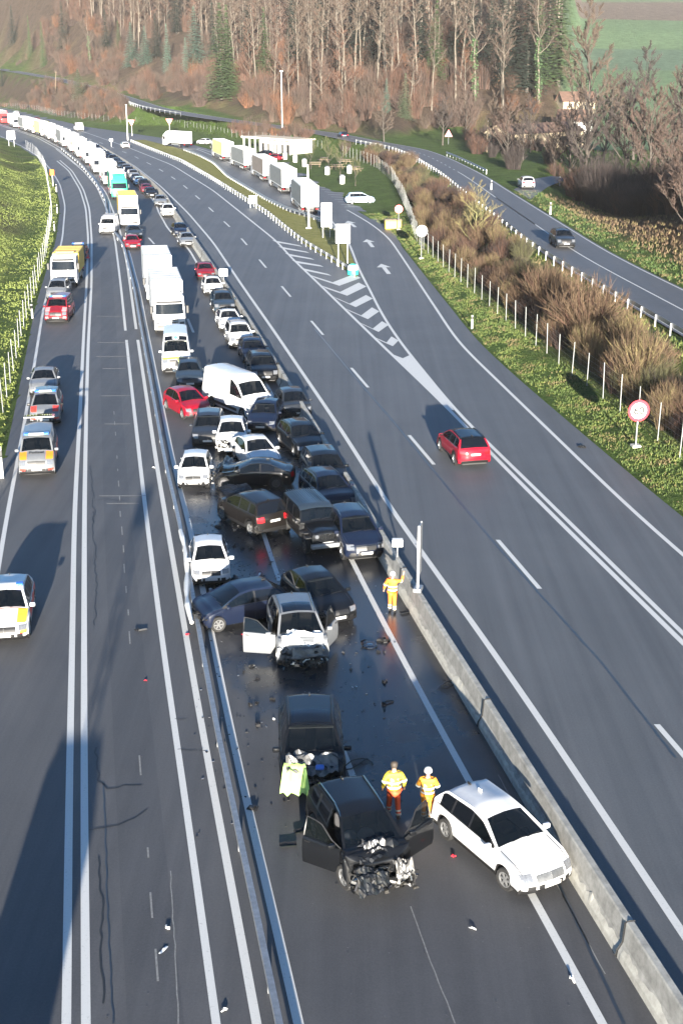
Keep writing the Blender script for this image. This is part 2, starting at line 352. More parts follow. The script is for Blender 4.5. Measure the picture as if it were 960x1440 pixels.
# ---------------------------------------------------------------- asphalt
def asphalt(name, c0, c1, wet=0.0, rough=.62, streak=.5):
    m = bpy.data.materials.new(name); m.use_nodes = True; t = m.node_tree; b = t.nodes['Principled BSDF']
    tc = t.nodes.new('ShaderNodeTexCoord')
    def nz(scale, det=6, ro=.6, sc=None):
        n = t.nodes.new('ShaderNodeTexNoise'); n.inputs['Scale'].default_value = scale; n.inputs['Detail'].default_value = det; n.inputs['Roughness'].default_value = ro
        src = tc.outputs['Object']
        if sc:
            mp = t.nodes.new('ShaderNodeMapping'); mp.inputs['Scale'].default_value = sc; mp.inputs['Rotation'].default_value = (0, 0, R_(-10.5))
            t.links.new(src, mp.inputs['Vector']); src = mp.outputs[0]
        t.links.new(src, n.inputs['Vector']); return n
    def ma(op, a, b_):
        n = t.nodes.new('ShaderNodeMath'); n.operation = op
        for i, v in enumerate((a, b_)):
            if isinstance(v, (int, float)): n.inputs[i].default_value = v
            else: t.links.new(v, n.inputs[i])
        return n.outputs[0]
    big = nz(.16, 5); grain = nz(15, 3, .85); st = nz(1.0, 4, .6, (1.6, .022, 1)); mid = nz(1.6, 6, .7)
    f = ma('ADD', ma('ADD', ma('MULTIPLY', big.outputs['Fac'], .8), ma('MULTIPLY', st.outputs['Fac'], streak)), ma('ADD', ma('MULTIPLY', grain.outputs['Fac'], 1.25), ma('MULTIPLY', mid.outputs['Fac'], .4)))
    mr = t.nodes.new('ShaderNodeMapRange'); lo = .5 * (2.45 + streak) - .46; mr.inputs['From Min'].default_value = lo; mr.inputs['From Max'].default_value = lo + .92
    t.links.new(f, mr.inputs['Value'])
    mx = t.nodes.new('ShaderNodeMix'); mx.data_type = 'RGBA'; mx.inputs['A'].default_value = (*c0, 1); mx.inputs['B'].default_value = (*c1, 1)
    t.links.new(mr.outputs[0], mx.inputs['Factor'])
    out = mx.outputs['Result']
    if wet:
        # spilled fluids: an uneven wet patch round the wrecks
        sx = t.nodes.new('ShaderNodeSeparateXYZ'); t.links.new(tc.outputs['Object'], sx.inputs[0])
        ex = ma('DIVIDE', ma('ADD', ma('ADD', sx.outputs['X'], 1.2), ma('MULTIPLY', ma('SUBTRACT', sx.outputs['Y'], 52), .19)), 5.2)
        ey = ma('DIVIDE', ma('SUBTRACT', sx.outputs['Y'], 54), 19)
        rr = ma('ADD', ma('MULTIPLY', ex, ex), ma('MULTIPLY', ey, ey))
        wn = nz(.45, 6, .65)
        k = ma('SUBTRACT', ma('ADD', 1.25, ma('MULTIPLY', ma('SUBTRACT', wn.outputs['Fac'], .5), 2.6)), rr)
        cl = t.nodes.new('ShaderNodeMapRange'); cl.inputs['From Min'].default_value = 0; cl.inputs['From Max'].default_value = .45; t.links.new(k, cl.inputs['Value'])
        wm = ma('MULTIPLY', cl.outputs[0], wet)
        m2 = t.nodes.new('ShaderNodeMix'); m2.data_type = 'RGBA'; m2.inputs['B'].default_value = (.012, .013, .015, 1); t.links.new(out, m2.inputs['A']); t.links.new(ma('MULTIPLY', wm, .72), m2.inputs['Factor'])
        out = m2.outputs['Result']
        rg = ma('SUBTRACT', rough, ma('MULTIPLY', wm, .36)); t.links.new(rg, b.inputs['Roughness'])
    else:
        rgn = t.nodes.new('ShaderNodeMapRange'); rgn.inputs['To Min'].default_value = rough - .08; rgn.inputs['To Max'].default_value = rough + .1
        t.links.new(mid.outputs['Fac'], rgn.inputs['Value']); t.links.new(rgn.outputs[0], b.inputs['Roughness'])
    t.links.new(out, b.inputs['Base Color'])
    bp = t.nodes.new('ShaderNodeBump'); bp.inputs['Strength'].default_value = .35; bp.inputs['Distance'].default_value = .01
    t.links.new(grain.outputs['Fac'], bp.inputs['Height']); t.links.new(bp.outputs['Normal'], b.inputs['Normal'])
    b.inputs['Specular IOR Level'].default_value = .35
    return m
AS_R = asphalt('asphalt_right', (.052, .055, .059), (.096, .100, .106), streak=1.3)
AS_M = asphalt('asphalt_left', (.043, .043, .045), (.082, .081, .083), streak=1.2)
AS_P = asphalt('asphalt_patch', (.036, .036, .038), (.070, .070, .073), streak=1.1)
AS_A = asphalt('asphalt_accident', (.038, .038, .040), (.074, .074, .077), wet=1.0, streak=1.1)
AS_S = asphalt('asphalt_side', (.052, .054, .058), (.090, .092, .098), streak=.5)
def ysamp(y0, y1, st=2.5): return np.arange(y0, y1 + .01, st)
def ribbon(mb, fl, fr, y0, y1, z, st=2.5, nx=1):
    rows = []
    for y in ysamp(y0, y1, st):
        a, b_ = float(fl(y)), float(fr(y)); rows.append([(a + (b_ - a) * i / nx, y, z(y) if callable(z) else z) for i in range(nx + 1)])
    mb.grid(rows)
def road(name, fl, fr, y0, y1, z, m, st=2.5):
    mb = MB(); ribbon(mb, fl, fr, y0, y1, z, st); o = mb.build(name, mat=m); return tag(o, kind='structure')
road('left_carriageway', XL, lambda y: Fn['F'](y) - .02, -80, 650, 0, AS_M)
road('accident_carriageway', lambda y: Fn['F'](y) - .02, lambda y: Fn['J'](y), -80, 650, 0, AS_A)
road('right_carriageway', lambda y: Fn['J'](y), XR, -80, 650, 0, AS_R)
road('resurfaced_lane', lambda y: Fn['L2'](y) + .95, lambda y: Fn['Cc'](y) - .75, -80, 170, .004, AS_P)
road('local_road', lambda y: SF(y) - 3.35, lambda y: SF(y) + 3.35, 30, 760, lambda y: float(SZ(y)) + .03, AS_S, 2.0)
mb = MB()
lot = [(300,212),(345,214),(395,220),(440,240),(475,260),(525,284),(536,291),(522,298),(500,297),(480,294),(465,284.5),(440,268),(400,249),(360,233),(320,221)]
lw = [G(*p) for p in lot]; mb.add([(v.x, v.y, .012) for v in lw], [tuple(range(len(lw)))[::-1]])
sp = [(518,309),(535,305),(560,309),(582,318),(586,328),(575,345),(560,344),(545,329)]
lw = [G(*p) for p in sp]; mb.add([(v.x, v.y, .012) for v in lw], [tuple(range(len(lw)))[::-1]])
tag(mb.build('rest_area_pavement', mat=AS_S), kind='structure')
mb = MB()
jn = [(722,266),(745,252),(775,247),(800,250),(770,262),(745,280)]
lw = [G(a, b_, 3.2) for a, b_ in jn]; mb.add([(v.x, v.y, max(tz(v.x, v.y), 3.1) + .06) for v in lw], [tuple(range(len(lw)))[::-1]])
tag(mb.build('side_track', mat=AS_S), kind='structure')
# grass island between the motorway and the rest area ramp
isl = [(501,390),(456,360),(429,344),(405,325),(375,300),(347,282),(300,252),(257,227),(214,210),(182,198),(204,197),(255,210),(281,220),(300,229),(319,248),(375,282),(407,299),(440,308),(475,326),(488,345),(503,383)]
lw = [G(*p) for p in isl]
me = bpy.data.meshes.new('grass_island'); bm = bmesh.new()
f = bm.faces.new([bm.verts.new((v.x, v.y, .09)) for v in lw]); r = bmesh.ops.extrude_face_region(bm, geom=[f])
for v in [g for g in r['geom'] if isinstance(g, bmesh.types.BMVert)]: v.co.z = -.02
bmesh.ops.recalc_face_normals(bm, faces=bm.faces); bmesh.ops.triangulate(bm, faces=bm.faces); bm.to_mesh(me); bm.free()
GR2 = pm('island_grass', (.11, .115, .03), rough=.95, spec=.1, var=.6, vscale=.9, col2=(.18, .17, .06), bump=.9, bscale=5, dist=.3)
me.materials.append(GR2); o = bpy.data.objects.new('grass_island', me); C.objects.link(o); tag(o, kind='structure')
# ---------------------------------------------------------------- painted markings
def markmat():
    m = pm('road_paint', (.10, .10, .10), rough=.65, var=.2, vscale=11, bump=.25, bscale=30, col2=(.46, .46, .445)); t = m.node_tree
    n = [q for q in t.nodes if q.type == 'TEX_NOISE'][0]; n.inputs['Detail'].default_value = 9; n.inputs['Roughness'].default_value = .8
    e = [q for q in t.nodes if q.type == 'VALTORGB'][0].color_ramp.elements; e[0].position = .29; e[1].position = .43
    return m
RP = markmat()
def line(mb, f, y0, y1, wd, z=.009, st=2.0, off=0.0):
    y = ysamp(y0, y1, st); x = f(y) + off; dx = np.gradient(x, y); L = np.sqrt(1 + dx * dx)
    zz = [z(q) if callable(z) else z for q in y]
    mb.grid([[(x[i] - wd / 2 * L[i], y[i], zz[i]), (x[i] + wd / 2 * L[i], y[i], zz[i])] for i in range(len(y))])
def dashes(mb, f, ystart, n0, n1, wd, per=18.0, ln=6.0, z=.009):
    yy = np.arange(-60, 640, .25); xx = f(yy); s = np.concatenate(([0], np.cumsum(np.hypot(np.diff(xx), .25))))
    s0 = np.interp(ystart, yy, s)
    for k in range(n0, n1):
        a = s0 + k * per; ys_ = np.interp([a, a + ln], s, yy)
        if ys_[0] >= ys_[1]: continue
        line(mb, f, ys_[0], ys_[1] - .02, wd, z, max(.5, (ys_[1] - ys_[0]) / 3.01))
def ymark(a, b_): return G(a, b_).y
mb = MB()
line(mb, Fn['A'], -40, 640, .20)
line(mb, Fn['L1'], -40, ymark(80, 226), .22); line(mb, Fn['L2'], -40, ymark(84, 225), .22)
line(mb, Fn['Cc'], -40, ymark(177, 475), .20); line(mb, Fn['Cc'], ymark(177, 465), 330, .20)
line(mb, Fn['D'], -40, ymark(192, 475), .22); line(mb, Fn['D'], ymark(192, 463), 640, .22)
line(mb, Fn['F'], -40, 640, .24)
line(mb, Fn['I'], -40, 640, .22)
tag(mb.build('left_road_markings', mat=RP), kind='structure')
mb = MB()
line(mb, Fn['K'], -40, 640, .24); line(mb, Fn['N'], -40, 600, .24); line(mb, Fn['O'], 20, ymark(275, 209), .22); line(mb, Fn['P'], 20, ymark(277, 208), .22)
dashes(mb, Fn['M'], ymark(760, 828), -4, 40, .20)
tag(mb.build('right_road_markings', mat=RP), kind='structure')
mb = MB(); dashes(mb, Fn['H'], ymark(398, 817), -1, 28, .20); tag(mb.build('lane_dashes', mat=RP), kind='structure')
mb = MB()                                                   # gore hatching
def quad(mb, ps, z=.013): mb.add([(p.x, p.y, z) for p in ps], [(0, 1, 2, 3)])
def along(p, d, k): return Vector((p.x + d.x * k, p.y + d.y * k, 0))
gd = Vector((-.30, .954, 0))
for l, a_, r in [((534,479),(552,487),(560,479)), ((511,457),(532,467),(546,457)), ((492,438),(517,449),(533,438)), ((475,421),(500,432),(524,420)), ((459,406),(488,416),(515,403)), ((443,391),(477,402),(507,391))]:
    th_ = 1.45 if l[1] > 450 else (1.8 if l[1] > 415 else 2.2)
    l, a_, r = G(*l), G(*a_), G(*r)
    quad(mb, (l, a_, along(a_, gd, th_), along(l, gd, th_))); quad(mb, (a_, r, along(r, gd, th_ + .2), along(a_, gd, th_)))
for l, r in [((389,341),(425,347)), ((398,350),(435,356)), ((408,360),(442,365.5)), ((418,370),(455,375.5)), ((430,381),(466,388))]:
    l, r = G(*l), G(*r); quad(mb, (l, r, along(r, gd, 1.3), along(l, gd, 2.3)))
tipl = [G(*p) for p in [(553,499),(566,504),(577,499),(638,577),(632,577)]]
mb.add([(v.x, v.y, .013) for v in tipl], [(4, 3, 2, 1, 0)])
def arrow(mb, c, tip):
    c, tp = G(*c), G(*tip); d = (tp - c).normalized(); n = Vector((d.y, -d.x, 0)); L = 7.0
    P = lambda a, b_: tuple(Vector((c.x, c.y, .013)) + d * a + n * b_)
    mb.add([P(-L/2, -.22), P(-L/2, .22), P(L*.14, .22), P(L*.14, -.22)], [(0, 1, 2, 3)])
    mb.add([P(L*.145, -.75), P(L*.145, .75), P(L/2, 0)], [(0, 1, 2)])
arrow(mb, (541,378), (534,369)); arrow(mb, (519.5,342), (514,335)); arrow(mb, (494,315), (488,310))
for k in range(18):                                          # parking stalls
    f_ = k / 17; a_ = Vector((398 + (484 - 398) * f_ ** .9, 231 + (291 - 231) * f_)); b_ = Vector((425 + (519 - 425) * f_ ** .95, 237 + (291 - 237) * f_))
    p, q = G(a_.x, a_.y), G(b_.x, b_.y - 0); d = (q - p); n = Vector((-d.y, d.x, 0)).normalized() * .10
    mb.add([(p.x - n.x, p.y - n.y, .017), (q.x - n.x, q.y - n.y, .017), (q.x + n.x, q.y + n.y, .017), (p.x + n.x, p.y + n.y, .017)], [(0, 1, 2, 3)])
tag(mb.build('gore_hatching', mat=RP), kind='structure')
mb = MB()
lz = lambda y: float(SZ(y)) + .04
line(mb, SF, 30, ymark(745, 312) , .14, lz); dashes(mb, SF, 225, 0, 20, .14, 5, 3, lz)
line(mb, SF, 150, 222, .14, lz)
line(mb, SF, 30, 700, .13, lz, off=3.05); line(mb, SF, 30, 700, .13, lz, off=-3.05)
tag(mb.build('local_road_markings', mat=RP), kind='structure')
# seams, cracks and old marking scars in the asphalt
CRK = pm('crack_filler', (.012, .012, .012), rough=.55); SCAR = pm('marking_scar', (.17, .17, .165), rough=.8, var=.3, vscale=9); SEAM = pm('joint_seam', (.02, .027, .036), rough=.35)
mb = MB()
def crack(pts, wd=.035, jit=.07, z=.012):
    P = [G(*p) for p in pts]; out = []
    for i in range(len(P) - 1):
        n = max(2, int((P[i + 1] - P[i]).length / .35))
        for k in range(n): out.append(P[i].lerp(P[i + 1], k / n) + Vector((random.uniform(-jit, jit), random.uniform(-jit, jit), 0)))
    out.append(P[-1])
    for a_, b_ in zip(out, out[1:]):
        d = (b_ - a_); n = Vector((-d.y, d.x, 0)).normalized() * wd / 2
        mb.add([(a_.x - n.x, a_.y - n.y, z), (b_.x - n.x, b_.y - n.y, z), (b_.x + n.x, b_.y + n.y, z), (a_.x + n.x, a_.y + n.y, z)], [(3, 2, 1, 0)])
mb.mat(CRK)
crack([(147,1410),(144,1320),(143,1250),(139,1205)], .05, .06); crack([(136,1050),(139,1098),(150,1109),(175,1105),(200,1104)], .05); crack([(128,1168),(165,1160),(190,1150),(207,1138)], .045)
crack([(133,880),(137,840),(134,780),(131,720)], .04); crack([(128,655),(131,700),(133,735)], .04); crack([(175,705),(150,702),(133,704)], .03)
crack([(275,1056),(258,1055),(250,1054)], .03); crack([(290,1057),(280,1056)], .03); crack([(245,1010),(262,1011)], .03)
mb.mat(SEAM)
crack([(949,1066),(847,934),(763,841),(694,763),(635,693),(556,597),(496,527),(442,462)], .085, .01); crack([(877,1440),(800,1275),(700,1075),(630,950),(585,866)], .09, .012)
crack([(160,1440),(152,1290),(146,1100)], .04, .02)
mb.mat(SCAR)
crack([(640,1440),(600,1340),(577,1275)], .03, .01); crack([(850,1370),(780,1240),(700,1090)], .03, .01); crack([(252,1440),(246,1330),(240,1225)], .03, .02)
for k in range(26):
    y0_ = 22 + k * 2.4; x0 = float(Fn['L2'](y0_)) + 1.75 + random.uniform(-.02, .02)
    if random.random() < .6: mb.box((x0, y0_, .011), (.05, random.uniform(.4, 1.3), .002), rz=.18)
for y0_ in (62, 63.2, 77, 84, 92, 96, 101, 112):
    mb.box((float(Fn['L2'](y0_)) + 1.9, y0_, .0105), (random.uniform(1.5, 2.6), .07, .002), rz=random.uniform(-.03, .05))
o = mb.build('road_cracks'); tag(o, kind='structure')
# ---------------------------------------------------------------- barriers, guard rails, fences
def heading(f, y): return math.atan2(1.0, float((f(y + 1) - f(y - 1)) / 2))
def seglist(f, y0, y1, L):
    yy = np.arange(y0, y1, .25); xx = f(yy); s = np.concatenate(([0], np.cumsum(np.hypot(np.diff(xx), .25))))
    ss = np.arange(0, s[-1], L); return [(float(np.interp(a, s, xx)), float(np.interp(a, s, yy))) for a in ss]
bar = thing('concrete_barrier', 'long grey concrete safety barrier between the jammed carriageway and the free-flowing one', 'barrier', (float(Fn['J'](40)), 40, 0))
def bprof(): return [(-.29, 0), (-.27, .20), (-.15, .42), (-.115, .96), (-.085, 1.0), (.085, 1.0), (.115, .96), (.15, .42), (.27, .20), (.29, 0)]
pts = seglist(Fn['J'], -20, 560, 12.0)
ox, oy = bar.location.x, bar.location.y
for i, (p, q) in enumerate(zip(pts, pts[1:])):
    mb = MB(); d = Vector((q[0] - p[0], q[1] - p[1], 0)); L = d.length; d.normalize(); n = Vector((d.y, -d.x, 0)); rows = []
    k = max(2, int(L / 3))
    for j in range(k + 1):
        yy_ = p[1] + (q[1] - p[1]) * j / k; c = Vector((float(Fn['J'](yy_)), yy_, 0)) if 0 < j < k else Vector((p[0], p[1], 0)) + d * (.03 if j == 0 else L - .03)
        rows.append([(c + n * a + Vector((-ox, -oy, h))) for a, h in bprof()])
    mb.mat(CONC).grid(rows, flip=True)
    mb.f += [tuple(range(len(bprof())))[::-1], tuple(k * len(bprof()) + t_ for t_ in range(len(bprof())))]; mb.m += [0, 0]
    mb.build('segment', bar)
    if i < 16:                                               # paler band with a ragged upper edge along the foot, standing 3 mm proud
        m2 = MB(); r2 = []
        for j in range(int(L / .14)):
            yy_ = p[1] + (q[1] - p[1]) * (j * .14 + .05) / L; c = Vector((float(Fn['J'](yy_)), yy_, 0)); hh = .34 + .16 * noise.noise((yy_ * .9, 3.3, 0)) + .10 * noise.noise((yy_ * 4.1, 1, 0))
            xa = -.27 + (hh - .20) / .22 * .12 if hh < .42 else -.15 + (hh - .42) / .54 * .035
            r2.append([(c - n * .294 + Vector((-ox, -oy, .02))), (c - n * .275 + Vector((-ox, -oy, .20))), (c + n * (xa - .005) + Vector((-ox, -oy, hh)))])
        m2.grid(r2); m2.build('foot_band', bar, CONCL)
        m3 = MB(); c = Vector((p[0] - ox, p[1] - oy, 0))
        m3.tube([c + n * a * 1.04 + Vector((0, 0, h)) for a, h in [(-.30, .02), (-.28, .2), (-.155, .42), (-.12, .97), (0, 1.012), (.12, .99)]], .022, 4); m3.build('joint_strip', bar, ENGD)
def guardrail(label, f, y0, y1, step, z0=0.0, h=.75, mat=STEEL, box=False, maxp=100, side=1, w=.03):
    zf = z0 if callable(z0) else (lambda y: z0)
    pts = seglist(f, y0, y1, step); ox, oy = pts[0]; oz = float(zf(oy))
    g = thing('guard_rail', label, 'guard rail', (ox, oy, oz))
    mb = MB(); rows = []
    prof = [(-.08, h - .16), (-.08, h), (.08, h), (.08, h - .16), (-.08, h - .16)] if box else [(.0, h - .31), (.05, h - .27), (.0, h - .2), (.0, h - .11), (.05, h - .05), (0, h), (-.02, h), (-.02, h - .31), (0, h - .31)]
    for (x, y) in seglist(f, y0, y1, min(step, 3)):
        a = heading(f, y); n = Vector((math.sin(a), -math.cos(a), 0)) * side
        rows.append([Vector((x - ox, y - oy, float(zf(y)) - oz)) + n * u + Vector((0, 0, v)) for u, v in prof])
    mb.grid(rows, flip=side > 0); mb.build('rail', g, mat)
    pb = MB(); pb.box((0, 0, h / 2 - .2), (.10, .06, h + .30)); proto = None
    for i, (x, y) in enumerate(pts[:maxp]):
        if proto is None: proto = pb.build('post', g, mat); o = proto
        else: o = proto.copy(); C.objects.link(o); set_parent(o, g)
        a = heading(f, y); n = Vector((math.sin(a), -math.cos(a), 0)) * side
        o.location = (x - ox - n.x * .07 * (0 if box else 1), y - oy - n.y * .07 * (0 if box else 1), float(zf(y)) - oz); o.rotation_euler.z = a + math.pi / 2
    return g
guardrail('long steel box-beam guard rail dividing the left carriageway from the wrecked cars', Fn['E'], 14, 330, 6.0, h=.56, box=True)
IG = smooth_f(ipl([(501,391),(456,362),(429,346),(405,327),(375,302),(347,284),(300,254),(257,229),(214,212),(182,199)]), 3)
guardrail('steel guard rail along the motorway side of the grass island', IG, IG.Y[0] + .5, IG.Y[-1] - 1, 2.6)
IH = smooth_f(ipl([(488,347),(475,328),(440,309),(407,300),(375,284),(319,250),(300,231),(281,221),(255,211)]), 3)
guardrail('steel guard rail beside the row of parked semi trailers', IH, IH.Y[0] + .5, IH.Y[-1] - 1, 2.0, side=-1)
guardrail('steel guard rail along the inner side of the curving local road', lambda y: SF(y) - 3.75, 60, 300, 3.2, z0=lambda y: float(SZ(y)), side=1)
guardrail('short steel guard rail at the outer bend above the side track', lambda y: SF(y) + 4.0, 218, 262, 3.2, z0=lambda y: float(SZ(y)), side=-1)
guardrail('distant guard rail of the road cut through the hillside', lambda y: SF(y) - 3.8, 405, 560, 4, z0=lambda y: float(SZ(y)), side=1)
FPOST = pm('fence_post', (.20, .21, .205), rough=.6, var=.2, vscale=3)
def fence(label, f, y0, y1, step, ph=2.3, maxp=100, wires=7, mat=FPOST, pw=.055, off=0.0):
    ff = (lambda y: f(y) + off); pts = seglist(ff, y0, y1, step); ox, oy = pts[0]; oz = tz(ox, oy)
    g = thing('wire_fence', label, 'fence', (ox, oy, oz))
    pb = MB(); pb.mat(mat).cyl((0, 0, -.4), (0, 0, ph), pw / 2, n=6); proto = None; tops = []
    for i, (x, y) in enumerate(pts[:maxp]):
        z = tz(x, y) - oz; tops.append(Vector((x - ox, y - oy, z)))
        if proto is None: o = proto = pb.build('post', g)
        else: o = proto.copy(); C.objects.link(o); set_parent(o, g)
        o.location = tops[-1]; o.rotation_euler = (random.uniform(-.03, .03), random.uniform(-.03, .03), 0); o.scale.z = random.uniform(.95, 1.04)
    mb = MB()
    for a_, b_ in zip(tops, tops[1:]):
        d = b_ - a_; n = Vector((d.y, -d.x, 0)).normalized() * .004; up = Vector((0, 0, .004))
        for k in range(wires):
            h = .12 + (ph - .25) * k / (wires - 1); p, q = a_ + Vector((0, 0, h)), b_ + Vector((0, 0, h))
            mb.add([p - up, q - up, q + up, p + up], [(0, 1, 2, 3)])
        nv = int(d.length / .45)
        for k in range(1, nv):
            p = a_.lerp(b_, k / nv); q = d.normalized() * .003
            mb.add([p - q + Vector((0, 0, .1)), p + q + Vector((0, 0, .1)), p + q + Vector((0, 0, ph - .12)), p - q + Vector((0, 0, ph - .12))], [(0, 1, 2, 3)])
    mb.build('wire_mesh', g, STEEL); return g
RFf = Fn['R']
fence('tall wire fence with pale posts between the grass verge and the bushes', RFf, 33, 300, 3.3)
fence('far wire fence with pale posts behind the rest area and curve', RFf, 318, 600, 3.8, ph=2.2)
fence('green tinged wire fence at the foot of the bright left slope', Fn['LF'], 56, 330, 4.0, ph=2.2, mat=STEEL, pw=.05)
# ---------------------------------------------------------------- vehicles
# profile: (distance from the nose, height); C cowl, T top of the windscreen, E rear end of the roof, B base of the rear window
STY = {
 'hatch': dict(L=4.25, W=1.80, H=1.47, fa=.86, wb=2.62, R=.315, tum=.23, P=[(.10,.20),(.02,.28),(0,.42),(.015,.58),(.14,.72),(.5,.86),(1.08,.97,'C'),(1.95,1.40,'T'),(2.4,1.47),(3.3,1.43,'E'),(3.98,1.0,'B'),(4.17,.86),(4.25,.55),(4.23,.34),(4.15,.24)]),
 'mini': dict(L=3.45, W=1.66, H=1.48, fa=.66, wb=2.3, R=.285, tum=.20, P=[(.10,.20),(.02,.28),(0,.42),(.02,.62),(.13,.78),(.35,.90),(.72,1.0,'C'),(1.45,1.42,'T'),(1.9,1.48),(2.85,1.43,'E'),(3.28,1.0,'B'),(3.40,.85),(3.45,.55),(3.43,.34),(3.37,.24)]),
 'suv': dict(L=4.62, W=1.89, H=1.66, fa=.90, wb=2.72, R=.36, tum=.21, P=[(.10,.26),(.02,.34),(0,.48),(.015,.66),(.12,.88),(.45,.99),(1.15,1.09,'C'),(1.98,1.58,'T'),(2.5,1.66),(3.9,1.60,'E'),(4.42,1.14,'B'),(4.55,.96),(4.62,.6),(4.60,.4),(4.52,.3)]),
 'wagon': dict(L=4.65, W=1.86, H=1.49, fa=.92, wb=2.78, R=.33, tum=.25, P=[(.12,.20),(.02,.28),(0,.42),(.015,.58),(.15,.74),(.6,.89),(1.32,.99,'C'),(2.2,1.42,'T'),(2.75,1.49),(3.95,1.41,'E'),(4.48,1.0,'B'),(4.59,.86),(4.65,.55),(4.63,.34),(4.55,.25)]),
 'sedan': dict(L=4.68, W=1.83, H=1.43, fa=.90, wb=2.76, R=.32, tum=.27, P=[(.12,.20),(.02,.28),(0,.42),(.015,.57),(.14,.72),(.6,.87),(1.32,.96,'C'),(2.2,1.37,'T'),(2.7,1.43),(3.35,1.37,'E'),(4.05,1.04,'B'),(4.55,1.0),(4.66,.85),(4.68,.55),(4.66,.34),(4.58,.25)]),
 'coupe': dict(L=4.64, W=1.82, H=1.37, fa=.88, wb=2.76, R=.33, tum=.30, P=[(.12,.18),(.02,.26),(0,.40),(.015,.55),(.14,.70),(.6,.84),(1.45,.95,'C'),(2.35,1.33,'T'),(2.8,1.37),(3.3,1.32,'E'),(4.15,1.0,'B'),(4.52,.97),(4.62,.83),(4.64,.55),(4.62,.34),(4.54,.25)]),
 'mpv': dict(L=4.9, W=1.92, H=1.95, fa=.90, wb=3.0, R=.34, tum=.16, belt=1.13, P=[(.10,.24),(.02,.32),(0,.48),(.015,.74),(.10,.97),(.42,1.12),(.92,1.26,'C'),(1.62,1.82,'T'),(2.2,1.95),(4.55,1.93,'E'),(4.80,1.22,'B'),(4.87,.9),(4.9,.6),(4.88,.4),(4.82,.3)]),
 'minivan': dict(L=4.6, W=1.82, H=1.66, fa=.88, wb=2.75, R=.32, tum=.20, P=[(.10,.22),(.02,.30),(0,.44),(.015,.64),(.12,.82),(.42,.96),(.98,1.08,'C'),(1.9,1.58,'T'),(2.5,1.66),(3.95,1.60,'E'),(4.4,1.06,'B'),(4.53,.9),(4.6,.6),(4.58,.36),(4.5,.26)]),
 'van': dict(L=6.0, W=2.07, H=2.5, fa=1.0, wb=3.7, R=.35, tum=.14, belt=1.28, P=[(.10,.30),(.02,.38),(0,.55),(.015,.85),(.10,1.10),(.5,1.26),(1.02,1.42,'C'),(1.72,2.12,'T'),(2.35,2.48),(3.0,2.5),(5.82,2.5,'E'),(5.95,1.4,'B'),(5.98,.95),(6.0,.6),(5.98,.45),(5.92,.36)]),
 'jeep': dict(L=4.55, W=1.84, H=1.84, fa=.80, wb=3.0, R=.41, tum=.08, belt=1.16, P=[(.16,.52),(.12,.56),(.10,.62),(.10,.80),(.12,1.08),(.22,1.14),(1.45,1.2,'C'),(1.72,1.74,'T'),(2.1,1.84),(4.3,1.83,'E'),(4.44,1.2,'B'),(4.48,.98),(4.5,.8),(4.49,.62),(4.46,.54)]),
}
def car_surface(st, ds=.10):
    S = STY[st]; P = S['P']; pts = [Vector((p[0], p[1])) for p in P]
    xs, zs, keys = [], [], {}
    for i in range(len(pts) - 1):
        n = max(1, int(round((pts[i + 1] - pts[i]).length / ds)))
        if len(P[i]) > 2: keys[P[i][2]] = len(xs)
        for k in range(n):
            q = pts[i].lerp(pts[i + 1], k / n); xs.append(q.x); zs.append(q.y)
    xs.append(pts[-1].x); zs.append(pts[-1].y)
    for _ in range(2):
        z2 = zs[:]; x2 = xs[:]
        for i in range(1, len(zs) - 1):
            z2[i] = .25 * zs[i - 1] + .5 * zs[i] + .25 * zs[i + 1]; x2[i] = .25 * xs[i - 1] + .5 * xs[i] + .25 * xs[i + 1]
        zs, xs = z2, x2
    return xs, zs, keys
NR = 11
